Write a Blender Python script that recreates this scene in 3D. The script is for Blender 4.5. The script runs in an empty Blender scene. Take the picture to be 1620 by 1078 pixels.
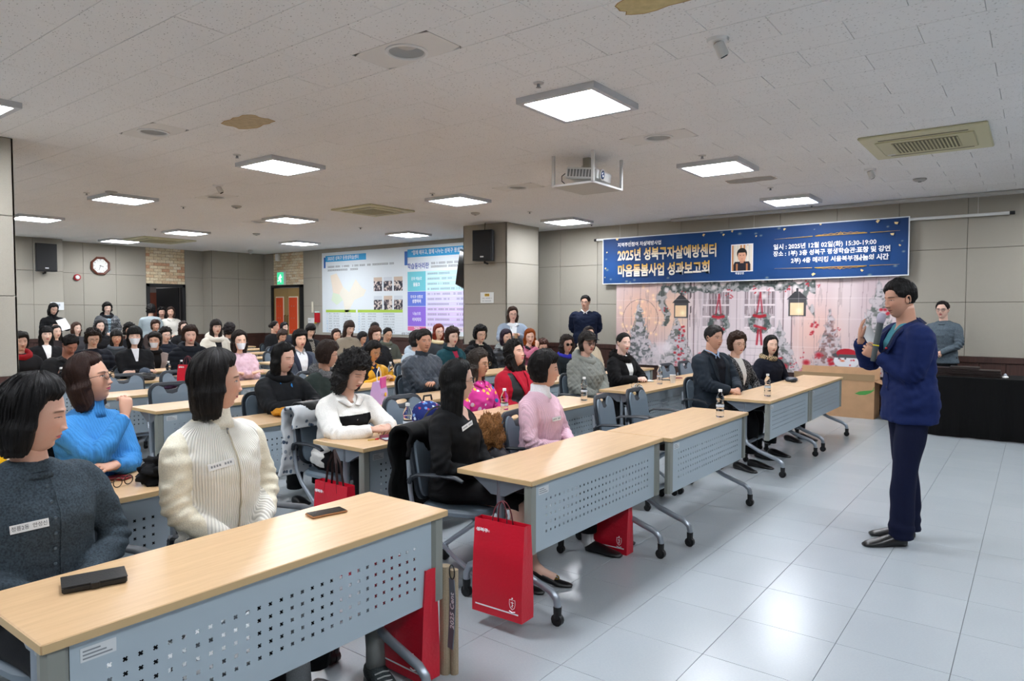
import bpy, math, random
import numpy as np
from mathutils import Matrix, Vector
PI = math.pi
rnd = random.Random(7)
SC = bpy.context.scene
COL = SC.collection
# ---------------------------------------------------------------- camera, world, exposure
YAW, PIT, ROL, FPX = 0.647562927, 0.0416811405, 0.00150369835, 1098.53896
fw = Vector((-math.sin(YAW)*math.cos(PIT), math.cos(YAW)*math.cos(PIT), -math.sin(PIT)))
rt = Vector((math.cos(YAW), math.sin(YAW), 0)); up = rt.cross(fw)
rt, up = rt*math.cos(ROL)+up*math.sin(ROL), -rt*math.sin(ROL)+up*math.cos(ROL)
cd = bpy.data.cameras.new('camera'); cam = bpy.data.objects.new('camera', cd); COL.objects.link(cam)
cd.sensor_width = 36; cd.lens = FPX/1620*36; cd.clip_start = .05
m3 = Matrix((rt, up, -fw)).transposed(); cam.matrix_world = Matrix.Translation((0, 0, 1.56)) @ m3.to_4x4()
SC.camera = cam
wd = bpy.data.worlds.new('world'); SC.world = wd; wd.use_nodes = True
wd.node_tree.nodes['Background'].inputs[0].default_value = (.75, .85, 1, 1)
wd.node_tree.nodes['Background'].inputs[1].default_value = .25
SC.view_settings.view_transform = 'Standard'; SC.view_settings.look = 'None'
SC.view_settings.gamma = 1; SC.view_settings.use_curve_mapping = False
SC.view_settings.exposure = 0.0
LAMP = 56.0            # strength of the ceiling light panels
SC.cycles.max_bounces = 8; SC.cycles.diffuse_bounces = 4; SC.cycles.glossy_bounces = 3
SC.cycles.transmission_bounces = 6; SC.cycles.transparent_max_bounces = 8
SC.cycles.caustics_reflective = False; SC.cycles.caustics_refractive = False
SC.cycles.sample_clamp_indirect = 6
SC.cycles.use_denoising = True
HC = 3.2               # ceiling height

# ---------------------------------------------------------------- helpers
def lin(h):
    if isinstance(h, str):
        h = h.lstrip('#'); c = [int(h[i:i+2], 16)/255 for i in (0, 2, 4)]
        return tuple((x/12.92 if x <= .04045 else ((x+.055)/1.055)**2.4) for x in c)+(1,)
    return tuple(h)+((1,) if len(h) == 3 else ())
class N:                                    # small node helper
    def __init__(s, name):
        s.m = bpy.data.materials.new(name); s.m.use_nodes = True; s.t = s.m.node_tree
        s.b = s.t.nodes['Principled BSDF']; s.o = s.t.nodes['Material Output']
    def n(s, kind, **kw):
        x = s.t.nodes.new(kind)
        for k, v in kw.items():
            if k.startswith('i_'):
                k = k[2:]; k = int(k) if k.isdigit() else k.replace('_', ' ')
                s.put(x.inputs[k], v)
            else: setattr(x, k, v)
        return x
    def put(s, sock, v):
        if hasattr(v, 'is_output') or isinstance(v, bpy.types.NodeSocket): s.t.links.new(v, sock)
        elif isinstance(v, Ex): s.t.links.new(v.s, sock)
        else: sock.default_value = v
    def mix(s, f, a, b, mode='MIX'):
        x = s.t.nodes.new('ShaderNodeMix'); x.data_type = 'RGBA'; x.blend_type = mode; x.clamp_factor = True
        s.put(x.inputs[0], f); s.put(x.inputs[6], a); s.put(x.inputs[7], b); return x.outputs[2]
    def noise(s, scale, detail=2, vec=None, rough=.5, dist=0):
        x = s.n('ShaderNodeTexNoise', i_Scale=scale, i_Detail=detail, i_Roughness=rough, i_Distortion=dist)
        if vec is not None: s.put(x.inputs['Vector'], vec)
        return x.outputs[0]
    def ramp(s, v, a, b, lo=0., hi=1.):
        x = s.n('ShaderNodeMapRange'); x.clamp = True
        s.put(x.inputs[0], v); x.inputs[1].default_value = a; x.inputs[2].default_value = b
        x.inputs[3].default_value = lo; x.inputs[4].default_value = hi; return x.outputs[0]
    def map(s, vec, scale=(1, 1, 1), rot=(0, 0, 0), loc=(0, 0, 0)):
        x = s.n('ShaderNodeMapping', i_Scale=scale, i_Rotation=rot, i_Location=loc); s.put(x.inputs[0], vec); return x.outputs[0]
    def pos(s): return s.n('ShaderNodeNewGeometry').outputs['Position']
    def obj(s): return s.n('ShaderNodeTexCoord').outputs['Object']
    def bump(s, h, dist=.002, strength=1.):
        x = s.n('ShaderNodeBump', i_Strength=strength, i_Distance=dist, i_Height=h)
        s.t.links.new(x.outputs[0], s.b.inputs['Normal'])
    def base(s, c, rough=.5, metal=0., spec=None):
        s.put(s.b.inputs['Base Color'], c); s.b.inputs['Metallic'].default_value = metal
        if isinstance(rough, (int, float)): s.b.inputs['Roughness'].default_value = rough
        else: s.put(s.b.inputs['Roughness'], rough)
        if spec is not None: s.b.inputs['Specular IOR Level'].default_value = spec
        return s
class Ex:                                   # math on sockets
    def __init__(s, nn, sock): s.nn = nn; s.s = sock
    def op(s, o, b=None, c=None):
        x = s.nn.t.nodes.new('ShaderNodeMath'); x.operation = o
        s.nn.put(x.inputs[0], s)
        if b is not None: s.nn.put(x.inputs[1], b)
        if c is not None: s.nn.put(x.inputs[2], c)
        return Ex(s.nn, x.outputs[0])
    def __add__(s, b): return s.op('ADD', b)
    def __radd__(s, b): return s.op('ADD', b)
    def __sub__(s, b): return s.op('SUBTRACT', b)
    def __rsub__(s, b): return s.op('MULTIPLY', -1.).op('ADD', b)
    def __mul__(s, b): return s.op('MULTIPLY', b)
    def __rmul__(s, b): return s.op('MULTIPLY', b)
    def abs(s): return s.op('ABSOLUTE')
    def mn(s, b): return s.op('MINIMUM', b)
    def mx(s, b): return s.op('MAXIMUM', b)
    def sq(s): return s.op('MULTIPLY', s)
    def soft(s, w): # 1 when >0
        return Ex(s.nn, s.nn.ramp(s.s, -w, w))
_mc = {}
def mat(c, rough=.5, metal=0., nz=None, bump=None, name=None, spec=None, emis=None):
    k = (c, rough, metal, nz, bump, emis, spec)
    if k in _mc: return _mc[k]
    n = N(name or 'surface'); col = lin(c)
    if nz:       # (scale, amount)
        v = n.noise(nz[0], 3, n.obj()); f = n.ramp(v, .3, .7)
        col = n.mix(f, tuple(x*(1-nz[1]) for x in col[:3])+(1,), tuple(min(1, x*(1+nz[1])) for x in col[:3])+(1,))
    n.base(col, rough, metal, spec)
    if bump: n.bump(n.noise(bump[0], 2, n.obj()), bump[1])
    if emis: n.b.inputs['Emission Color'].default_value = lin(c); n.b.inputs['Emission Strength'].default_value = emis
    _mc[k] = n.m; return n.m
class MB:                                   # mesh builder
    def __init__(s): s.v = []; s.f = []; s.m = []; s.mi = 0; s.n = 0
    def add(s, v, f, M=None):
        v = np.asarray(v, float).reshape(-1, 3)
        if M is not None:
            A = np.array(M); v = v @ A[:3, :3].T + A[:3, 3]
        o = s.n; s.v.append(v); s.n += len(v)
        for q in f: s.f.append([i+o for i in q]); s.m.append(s.mi)
        return s
    def box(s, a, b, M=None):
        x0, y0, z0 = a; x1, y1, z1 = b
        v = [(x0,y0,z0),(x1,y0,z0),(x1,y1,z0),(x0,y1,z0),(x0,y0,z1),(x1,y0,z1),(x1,y1,z1),(x0,y1,z1)]
        return s.add(v, [(0,3,2,1),(4,5,6,7),(0,1,5,4),(1,2,6,5),(2,3,7,6),(3,0,4,7)], M)
    def bbox(s, a, b, c=.003, M=None):      # box with chamfered edges (12 edges)
        (x0,y0,z0),(x1,y1,z1) = a, b
        v = []; 
        for x, sx in ((x0,1),(x1,-1)):
            for y, sy in ((y0,1),(y1,-1)):
                for z, sz in ((z0,1),(z1,-1)):
                    v += [(x, y+sy*c, z+sz*c), (x+sx*c, y, z+sz*c), (x+sx*c, y+sy*c, z)]
        I = lambda i,j,k,t: ((i*2+j)*2+k)*3+t
        f = []
        def q(a,b,c_,d): f.append((a,b,c_,d))
        f += [(I(0,0,0,0),I(0,0,1,0),I(0,1,1,0),I(0,1,0,0)),(I(1,0,0,0),I(1,1,0,0),I(1,1,1,0),I(1,0,1,0)),
              (I(0,0,0,1),I(1,0,0,1),I(1,0,1,1),I(0,0,1,1)),(I(0,1,0,1),I(0,1,1,1),I(1,1,1,1),I(1,1,0,1)),
              (I(0,0,0,2),I(0,1,0,2),I(1,1,0,2),I(1,0,0,2)),(I(0,0,1,2),I(1,0,1,2),I(1,1,1,2),I(0,1,1,2))]
        for i in (0,1):
            for j in (0,1): f.append((I(i,j,0,0),I(i,j,1,0),I(i,j,1,1),I(i,j,0,1)))
            for k in (0,1): f.append((I(i,0,k,0),I(i,1,k,0),I(i,1,k,2),I(i,0,k,2)))
        for j in (0,1):
            for k in (0,1): f.append((I(0,j,k,1),I(1,j,k,1),I(1,j,k,2),I(0,j,k,2)))
        for i in (0,1):
            for j in (0,1):
                for k in (0,1): f.append((I(i,j,k,0),I(i,j,k,1),I(i,j,k,2)))
        return s.add(v, f, M)
    def loft(s, rings, cap=True, M=None, closed=True):
        R = np.asarray(rings, float); k, n = R.shape[:2]; f = []
        for i in range(k-1):
            for j in range(n if closed else n-1):
                j2 = (j+1) % n; f.append((i*n+j, i*n+j2, (i+1)*n+j2, (i+1)*n+j))
        if cap: f.append(tuple(range(n-1, -1, -1))); f.append(tuple((k-1)*n+j for j in range(n)))
        return s.add(R.reshape(-1, 3), f, M)
    def tube(s, path, rad, n=8, cap=True, M=None, flat=None, upv=None):
        P = np.asarray(path, float); k = len(P)
        rad = np.full(k, rad) if np.isscalar(rad) else np.asarray(rad, float)
        T = np.gradient(P, axis=0); T /= np.linalg.norm(T, axis=1)[:, None]+1e-12
        u = np.array(upv if upv is not None else ((0, 0, 1) if abs(T[0, 2]) < .9 else (1, 0, 0)), float)
        an = np.arange(n)*2*PI/n; rings = []
        for i in range(k):
            u = u-T[i]*(u@T[i]); u /= np.linalg.norm(u)+1e-12; w = np.cross(T[i], u)
            a, b = (rad[i], rad[i]) if flat is None else (rad[i], rad[i]*flat)
            rings.append(P[i]+np.outer(np.cos(an)*a, w)+np.outer(np.sin(an)*b, u))
        return s.loft(rings, cap, M)
    def lathe(s, prof, n=24, M=None, cap=True):     # prof (r,z)
        an = np.arange(n)*2*PI/n
        return s.loft([np.stack([r*np.cos(an), r*np.sin(an), np.full(n, z)], 1) for r, z in prof], cap, M)
    def prism(s, poly, z0, z1, M=None):
        n = len(poly); v = [(x, y, z0) for x, y in poly]+[(x, y, z1) for x, y in poly]
        return s.add(v, [tuple(range(n-1, -1, -1)), tuple(range(n, 2*n))]+[(i, (i+1) % n, n+(i+1) % n, n+i) for i in range(n)], M)
    def ball(s, c, r, n=12, k=8, M=None):
        r = (r, r, r) if np.isscalar(r) else r; th = np.linspace(-PI/2+.01, PI/2-.01, k); an = np.arange(n)*2*PI/n
        return s.loft([np.stack([c[0]+r[0]*np.cos(t)*np.cos(an), c[1]+r[1]*np.cos(t)*np.sin(an), np.full(n, c[2]+r[2]*np.sin(t))], 1) for t in th], True, M)
    def mesh(s, name, mats, smooth=False):
        me = bpy.data.meshes.new(name)
        V = np.concatenate(s.v) if s.v else np.zeros((0, 3))
        me.from_pydata(V.tolist(), [], s.f)
        for m in (mats if isinstance(mats, (list, tuple)) else [mats]): me.materials.append(m)
        if any(s.m): me.polygons.foreach_set('material_index', s.m)
        if smooth: me.polygons.foreach_set('use_smooth', [True]*len(me.polygons))
        return me
def sharp(me, ang=35):
    me.polygons.foreach_set('use_smooth', [True]*len(me.polygons)); me.set_sharp_from_angle(angle=math.radians(ang)); return me
def link(name, me, parent=None, loc=None, rot=None, mw=None):
    o = bpy.data.objects.new(name, me); COL.objects.link(o)
    if parent is not None: o.parent = parent
    if loc is not None: o.location = loc
    if rot is not None: o.rotation_euler = rot
    if mw is not None: o.matrix_local = mw
    return o
def thing(name, label, cat, loc=(0, 0, 0), rz=0, group=None, me=None):
    o = link(name, me, loc=loc, rot=(0, 0, rz)); o['label'] = label; o['category'] = cat
    if group: o['group'] = group
    return o
def struct(name, me, parent=None, **k):
    o = link(name, me, parent, **k)
    if parent is None: o['kind'] = 'structure'
    return o
def copy_tree(o, parent=None, label=None, loc=None, rz=None):
    c = o.copy(); COL.objects.link(c)
    if parent is not None: c.parent = parent
    if loc is not None: c.location = loc
    if rz is not None: c.rotation_euler = (0, 0, rz)
    if label: c['label'] = label
    for ch in o.children: copy_tree(ch, c)
    return c
def T(x=0, y=0, z=0): return Matrix.Translation((x, y, z))
def R(a, ax): return Matrix.Rotation(a, 4, ax)
def text_mesh(s, size, m, bold=0., align='LEFT', sx=1., ext=0.0005, name='lettering', sp=1.):
    c = bpy.data.curves.new(name, 'FONT'); c.body = s; c.size = size; c.offset = bold; c.align_x = align; c.align_y = 'CENTER'
    c.extrude = ext; c.resolution_u = 2; c.space_character = sp
    o = bpy.data.objects.new(name, c); COL.objects.link(o)
    dg = bpy.context.evaluated_depsgraph_get(); me = bpy.data.meshes.new_from_object(o.evaluated_get(dg), depsgraph=dg)
    bpy.data.objects.remove(o); bpy.data.curves.remove(c)
    me.materials.clear(); me.materials.append(m)
    n = len(me.vertices); a = np.empty(n*3); me.vertices.foreach_get('co', a); a[0::3] *= sx; me.vertices.foreach_set('co', a)
    return me
def vnoise(P, seed=0):                      # value noise on (n,3) points, -1..1
    P = np.asarray(P, float)+seed*17.13; i = np.floor(P).astype(np.int64); f = P-i; f = f*f*(3-2*f); out = 0
    for dx in (0, 1):
        for dy in (0, 1):
            for dz in (0, 1):
                h = (i[:, 0]+dx)*374761393+(i[:, 1]+dy)*668265263+(i[:, 2]+dz)*2147483647
                h = (h ^ (h >> 13))*1274126177 & 0x7fffffff; h = (h ^ (h >> 16)) & 0xffff
                out = out+(h/32767.5-1)*(f[:, 0] if dx else 1-f[:, 0])*(f[:, 1] if dy else 1-f[:, 1])*(f[:, 2] if dz else 1-f[:, 2])
    return out
# ---------------------------------------------------------------- surface materials
def m_ceiling():
    n = N('mineral fibre ceiling tile'); p = n.pos()
    v = n.n('ShaderNodeTexVoronoi', i_Scale=1.); n.put(v.inputs['Vector'], n.map(p, (34, 75, 1), (0, 0, .35)))
    v.feature = 'F1'; d = Ex(n, v.outputs['Distance'])
    thr = n.noise(60, 1, p); pit = Ex(n, n.ramp(thr, .45, .6)).op('MULTIPLY', Ex(n, n.ramp(d.s, .26, .16)))
    pit = pit.op('MULTIPLY', .75)
    big = n.noise(.5, 2, p)
    c = n.mix(n.ramp(big, .35, .65), lin('#eeedeb'), lin('#f3f2f0'))
    n.base(n.mix(pit.s, c, lin('#7d7870')), .9, spec=.2); n.bump(pit.op('MULTIPLY', -1.).s, .002, .6); return n.m
def m_floor():
    n = N('vinyl floor tile'); p = n.pos(); oi = n.n('ShaderNodeObjectInfo')
    a = n.noise(90, 2, n.map(p, (1, 2, 1), (0, 0, .5))); b = n.noise(2.2, 3, p); c0 = n.mix(n.ramp(a, .2, .8), lin('#9aa2a8'), lin('#a4abaf'))
    c1 = n.mix(n.ramp(b, .3, .75, 0, .35), c0, lin('#949ca2'))
    c2 = n.mix(.06, c1, oi.outputs['Color'])
    n.base(c2, .25, spec=.5); return n.m
def m_fabric():
    n = N('fabric wall panel'); p = n.pos()
    a = n.noise(420, 1, p); b = n.noise(30, 4, p)
    c = n.mix(n.ramp(a, .3, .7), lin('#9a958a'), lin('#aca79c')); c = n.mix(n.ramp(b, .3, .7, 0, .5), c, lin('#a6a195'))
    n.base(c, .9, spec=.15); n.bump(a, .001, .5); return n.m
def m_wood(c1, c2, axis=(1, 12, 12), rough=.35, sc=6, name='wood'):
    n = N(name); p = n.map(n.obj(), axis); a = n.noise(sc, 4, p, .6, .4)
    n.base(n.mix(n.ramp(a, .35, .68), lin(c1), lin(c2)), rough); return n.m
M_CEIL = m_ceiling(); M_FLOOR = m_floor(); M_FAB = m_fabric()
M_JOINT = mat('#5a564c', .9); M_FJ = mat('#62666a', .8); M_CJ = mat('#8a867f', .9)
M_WAIN = m_wood('#38241f', '#4c322b', (9, 9, .7), .4, 5, 'dark red wood board')
M_DESK = m_wood('#c4a27a', '#cfae86', (16, 1.2, 16), .34, 3, 'beech laminate'); M_EDGE = mat('#bfa377', .45)
M_PANEL = mat('#a6b4bd', .38, .25, name='blue grey painted steel'); M_CAPS = mat('#7f827c', .45, name='olive grey end strip')
M_SIL = mat('#9aa3ad', .3, .6, name='silver painted tube'); M_BLK = mat('#0d0e10', .45); M_DGR = mat('#24282d', .5)
M_WHITE = mat('#e8e8e6', .5); M_IVORY = mat('#cdc8a4', .45); M_STEEL = mat('#8f9296', .3, .9)
M_LED = mat('#f4f8ff', .5, emis=LAMP, name='lit light panel'); M_FRAME = mat('#c6c9cd', .4, 0.)
M_DARKBR = mat('#15100e', .5)
# ---------------------------------------------------------------- room shell
def slab(a, b, m): return MB().box(a, b).mesh('slab', m)
X0, X1, Y0, Y1 = -19.6, 4.6, -3.2, 11.75
floor = struct('floor', slab((X0-1.5, Y0-.2, -.12), (X1+.2, Y1+.4, -.006), M_FJ))
ceil = struct('ceiling', slab((X0-1.5, Y0-.2, HC+.055), (X1+.2, Y1+.4, HC+.2), M_CJ))
def visible(x, y, z, pad=60):
    d = Vector((x, y, z-1.56)); w = d.dot(fw)
    if w < .3: return None
    px = 810+FPX*d.dot(rt)/w; py = 539-FPX*d.dot(up)/w
    return (w if -pad < px < 1620+pad and -pad < py < 1078+pad else None)
# floor tiles
TX, TY, FX, FY = .45992, .47555, -1.17892, 3.00385
tl = []
for i in range(int((X0-.5-FX)/TX)-1, int((X1-FX)/TX)+1):
    for j in range(int((Y0-FY)/TY)-1, int((Y1+.3-FY)/TY)+1):
        x, y = FX+i*TX, FY+j*TY; w = visible(x+TX/2, y+TY/2, 0, 160)
        hid = x < -2.3
        tl.append(((w or 99)+(3 if hid else 0)+(50 if w is None else 0), x, y))
tl.sort()
g = .0012
tm = MB().bbox((g, g, -.006), (TX-g, TY-g, 0), .0006).mesh('floor_tile', M_FLOOR)
for w, x, y in tl[:300]:
    o = link('floor_tile', tm, floor, loc=(x, y, 0)); v = rnd.uniform(.45, .75); o.color = (v, v, v, 1)
mb = MB()
for w, x, y in tl[300:]: mb.box((x+g, y+g, -.006), (x+TX-g, y+TY-g, 0))
o = link('floor_tile_field', mb.mesh('f', M_FLOOR), floor); o['kind'] = 'stuff'; o.color = (.6, .6, .6, 1)
# ceiling tiles .657 x .3285, running bond
CW, CH, CX, CY = .657, .3285, -1.58, 3.645
def ctile(x, y):      # centre of the tile holding a point
    j = math.floor((y-CY)/CH); off = 0 if j % 2 == 0 else CW/2
    i = math.floor((x-CX-off)/CW); return CX+off+(i+.5)*CW, CY+(j+.5)*CH
DL = [ctile(-3.036, 3.102), ctile(-3.10, 6.0), ctile(-6.636, 3.139), ctile(-5.7, 7.3), ctile(-9.6, 5.6), ctile(-11.5, 7.4)]
tl = []
for j in range(int((Y0-CY)/CH)-1, int((Y1+.3-CY)/CH)+1):
    off = 0 if j % 2 == 0 else CW/2
    for i in range(int((X0-1.5-CX)/CW)-1, int((X1-CX)/CW)+1):
        x, y = CX+off+i*CW, CY+j*CH
        if any(abs(x+CW/2-a) < .1 and abs(y+CH/2-b) < .1 for a, b in DL): continue
        w = visible(x+CW/2, y+CH/2, HC, 150); tl.append((w or 99, x, y))
tl.sort(); g = .0015
tm = MB().bbox((g, g, 0), (CW-g, CH-g, .012), .0015).mesh('ceiling_tile', M_CEIL)
for w, x, y in tl[:300]: link('ceiling_tile', tm, ceil, loc=(x, y, HC+rnd.uniform(0, .0012)))
mb = MB()
for w, x, y in tl[300:]: mb.box((x+g, y+g, HC), (x+CW-g, y+CH-g, HC+.012))
o = link('ceiling_tile_field', mb.mesh('f', M_CEIL), ceil); o['kind'] = 'stuff'
# walls: fabric panels z .93/1.70/2.46/3.2 over dark wainscot boards
ZJ = (.93, 1.70, 2.462, HC)
_pc = {}
def wall(name, p0, p1, joints, zlo=0., zs=ZJ, wains=True, depth=.2, n_boards=True, show=True):
    """p0->p1 along the foot; the room is on the left of that direction; joints = distances along."""
    p0, p1 = Vector(p0), Vector(p1); L = (p1-p0).length; d = (p1-p0)/L; nrm = Vector((-d.y, d.x))
    Mx = Matrix(((d.x, nrm.x, 0, p0.x), (d.y, nrm.y, 0, p0.y), (0, 0, 1, 0), (0, 0, 0, 1)))
    w = struct(name, MB().box((0, -depth, zlo), (L, -.021, HC+.05)).mesh(name, M_JOINT)); w.matrix_local = Mx
    js = [0]+[j for j in joints if .02 < j < L-.02]+[L]
    for a, b in zip(js, js[1:]):
        for za, zb in zip(zs, zs[1:]):
            if zb <= zlo+.01: continue
            za2 = max(za, zlo); k = (round(b-a, 3), round(zb-za2, 3))
            if k not in _pc: _pc[k] = MB().bbox((.0025, -.021, .0025), (k[0]-.0025, 0, k[1]-.0025), .004).mesh('panel', M_FAB)
            link('panel', _pc[k], w, loc=(a, 0, za2))
    if wains and zlo < .5:
        nb = max(1, round(L/.31)); bw = L/nb; k = ('w', round(bw, 4))
        if k not in _pc: _pc[k] = MB().bbox((.0015, -.021, .09), (bw-.0015, .004, .845), .003).mesh('board', M_WAIN)
        for i in range(nb): link('board', _pc[k], w, loc=(i*bw, 0, 0))
        link('cap_rail', MB().bbox((0, -.02, .85), (L, .018, .93), .004).mesh('r', M_WAIN), w)
        link('skirting', MB().bbox((0, -.02, 0), (L, .014, .085), .003).mesh('r', M_DARKBR), w)
    return w
def seq(x0, step, a, b):      # joint distances along wall from a towards b (descending x)
    out = []; x = x0
    while x > -40: x -= step
    while x < 40:
        if min(a, b) < x < max(a, b): out.append(abs(x-a))
        x += step
    return sorted(out)
wall('wall_back', (X1, Y1), (-16.05, Y1), seq(-.82, .857, X1, -16.05))
wall('wall_back_end', (-17.42, Y1), (-17.9, Y1), [])
wall('wall_left', (-18.3, 8.60), (-18.3, 6.55), [8.60-7.874, 8.60-7.128])
wall('wall_left_corner', (-18.3, 11.8), (-18.3, 9.62), [])
w = wall('wall_left_side', (-18.3, 6.55), (-17.925, 6.55), [])
wall('wall_left_near', (-17.9, 6.55), (-17.9, Y0), [.6+1.02*k for k in range(9)])
wall('wall_near', (X0, Y0), (X1, Y0), [.857*k for k in range(1, 28)])
wall('wall_front', (X1, Y0), (X1, Y1), [.857*k for k in range(1, 17)])
# corner pillar between the two doors
wall('wall_corner_pillar_side', (-17.882, 10.12), (-18.3, 10.12), [])
wall('wall_corner_pillar', (-17.88, Y1), (-17.88, 10.145), [.82])
# free standing pillars
def pillar(name, x0, y0, x1, y1):
    p = struct(name, MB().box((x0+.021, y0+.021, 0), (x1-.021, y1-.021, HC)).mesh(name, M_JOINT))
    for (a, b) in (((x0, y0), (x1, y0)), ((x1, y0), (x1, y1)), ((x1, y1), (x0, y1)), ((x0, y1), (x0, y0))):
        a, b = Vector(a), Vector(b); L = (b-a).length; d = (b-a)/L; nr = Vector((d.y, -d.x))
        Mx = Matrix(((-d.x, nr.x, 0, b.x), (-d.y, nr.y, 0, b.y), (0, 0, 1, 0), (0, 0, 0, 1)))
        for za, zb in zip(ZJ, ZJ[1:]):
            link('panel', MB().bbox((.0, -.021, za+.0025), (L, 0, zb-.0025), .004).mesh('p', M_FAB), p, mw=Mx)
        for i in range(3):
            link('board', MB().bbox((i*L/3+.0015, -.021, .05), ((i+1)*L/3-.0015, .002, .845), .003).mesh('b', M_WAIN), p, mw=Mx)
        link('cap_rail', MB().bbox((-.012, -.02, .85), (L+.012, .014, .93), .004).mesh('r', M_WAIN), p, mw=Mx)
pillar('wall_pillar_right', -8.84, 10.13, -7.79, 11.16)
pillar('wall_pillar_left', -8.85, 1.50, -7.82, 2.46)
# brick facing over the doors
def bricks(name, Mx, L, z0, z1, bw, bh, seed, mats):
    w = struct(name, MB().box((0, -.2, z0), (L, -.012, z1)).mesh(name, mat('#a98c6e', .9)), mw=Mx)
    r = random.Random(seed); k = 0; z = z0
    while z < z1-.01:
        h = min(bh, z1-z); x = -bw/2*(k % 2)
        while x < L-.005:
            a, b = max(0, x), min(L, x+bw)
            if b-a > .02:
                d = r.uniform(0, .003)
                link('brick', MB().bbox((a+.004, -.013, z+.004), (b-.004, .0+d, z+h-.004), .004).mesh('brick', r.choice(mats)), w)
            x += bw
        z += bh; k += 1
    return w
BR = [mat(c, .8, nz=(25, .18)) for c in ('#e8dabc', '#e0cdaa', '#ece0c8', '#dcc09c', '#e4d3b2', '#cfa080')]
ML = lambda ox, oy, d: Matrix(((d[0], -d[1], 0, ox), (d[1], d[0], 0, oy), (0, 0, 1, 0), (0, 0, 0, 1)))
bricks('wall_brick_left', ML(-18.3, 9.62, (0, -1)), 1.02, 2.27, HC, .205, .078, 1, BR)
bricks('wall_brick_right', ML(-16.05, Y1, (-1, 0)), 1.37, 2.29, HC, .15, .074, 2, BR[:5])
# door_1: open doorway on the left wall
d1 = struct('door_1', None); mb = MB()
mb.bbox((-18.42, 8.60, 0), (-18.27, 8.68, 2.27)); mb.bbox((-18.42, 9.54, 0), (-18.27, 9.62, 2.27)); mb.bbox((-18.42, 8.60, 2.19), (-18.27, 9.62, 2.27))
link('door_frame', mb.mesh('f', M_BLK), d1)
lf = MB().bbox((-.02, -.9, 0), (.02, 0, 2.18), .003).mesh('leaf', mat('#141518', .35)); link('door_leaf', lf, d1, loc=(-18.44, 9.52, .01), rot=(0, 0, math.radians(-80)))
# corridor behind the doorway
mb = MB(); mb.box((-20.9, 8.0, 0), (-20.8, 10.6, 3)); mb.box((-20.8, 8.0, 0), (-18.5, 8.1, 3)); mb.box((-20.8, 10.55, 0), (-18.5, 10.65, 3)); mb.box((-20.8, 8.0, 2.6), (-18.5, 10.6, 2.7))
struct('wall_corridor', mb.mesh('c', mat('#77706e', .8)))
cd_ = struct('door_3', MB().bbox((-20.8, 9.58, 0), (-20.76, 10.3, 2.1)).mesh('d', mat('#6a3a2c', .5)))
link('notice', MB().box((-20.76, 9.68, 1.45), (-20.755, 9.82, 1.8)).mesh('n', M_WHITE), cd_)
al = bpy.data.lights.new('corridor_lamp', 'AREA'); al.energy = 22; al.size = .8; ao = bpy.data.objects.new('corridor_lamp', al); COL.objects.link(ao); ao.location = (-19.7, 9.2, 2.55)
# corridor poster
pt = thing('poster', 'blue event poster on the corridor wall seen through the open doorway', 'poster', (-20.78, 9.03, 1.62), me=MB().box((0, -.36, -.5), (.012, .36, .42)).mesh('p', mat('#16437a', .5)))
link('white_border', MB().box((.0, -.38, -.52), (.006, .38, .44)).mesh('b', M_WHITE), pt)
mb = MB(); mb.mi = 0
for k, (a, b, z) in enumerate(((-.3, .1, .3), (-.3, .25, .2), (-.3, .2, .12))): mb.box((.012, a, z-.03), (.015, b, z+.02))
link('lettering', mb.mesh('l', mat('#e8f0f8', .5)), pt)
link('yellow_strip', MB().box((.012, .05, -.12), (.015, .3, -.04)).mesh('y', mat('#d9a53a', .5)), pt)
link('picture_glow', MB().lathe([(.0, 0), (.12, 0), (.12, .003), (0, .003)], 20, T(.013, .12, -.22) @ R(PI/2, 'Y')).mesh('y', mat('#2f8fd0', .5)), pt)
# door_2: olive double door with orange padded panels
d2 = struct('door_2', None); mb = MB()
mb.bbox((-17.42, Y1-.1, 0), (-17.36, Y1+.03, 2.29)); mb.bbox((-16.11, Y1-.1, 0), (-16.05, Y1+.03, 2.29)); mb.bbox((-17.42, Y1-.1, 2.22), (-16.05, Y1+.03, 2.29))
link('door_frame', mb.mesh('f', M_BLK), d2)
M_OL = mat('#9a7f50', .5); M_OR = mat('#d4481c', .55, bump=(30, .002))
for sx, x0 in ((1, -17.36), (-1, -16.11)):
    xa, xb = (x0, x0+.622) if sx == 1 else (x0-.622, x0)
    lf = link('door_leaf', MB().bbox((xa, Y1-.04, .01), (xb, Y1, 2.21), .004).mesh('leaf', M_OL), d2)
    pa, pb = xa+.12, xb-.17
    if sx == -1: pa, pb = xa+.1, xb-.15
    link('panel_border', MB().bbox((pa-.025, Y1-.052, .9), (pb+.025, Y1-.04, 1.97), .003).mesh('b', mat('#e8dcc4', .5)), lf)
    link('orange_panel', MB().bbox((pa, Y1-.066, .93), (pb, Y1-.05, 1.94), .01).mesh('b', M_OR), lf)
    for i in (0, 1):
        for j in range(3): link('button', MB().ball((pa+(.35+.3*i)*(pb-pa), Y1-.068, 1.70-.33*j), .012, 8, 5).mesh('b', M_STEEL), lf)
    hx = xb-.06 if sx == 1 else xa+.06
    link('handle', MB().tube([(hx, Y1-.05, 1.15), (hx, Y1-.09, 1.17), (hx, Y1-.09, 1.43), (hx, Y1-.05, 1.45)], .014).mesh('h', mat('#7a5a2a', .3, .8)), lf)
    link('push_plate', MB().box((hx+sx*-.07-.02, Y1-.05, 1.1), (hx+sx*-.07+.02, Y1-.043, 1.45)).mesh('h', mat('#4a1d10', .4)), lf)
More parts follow.
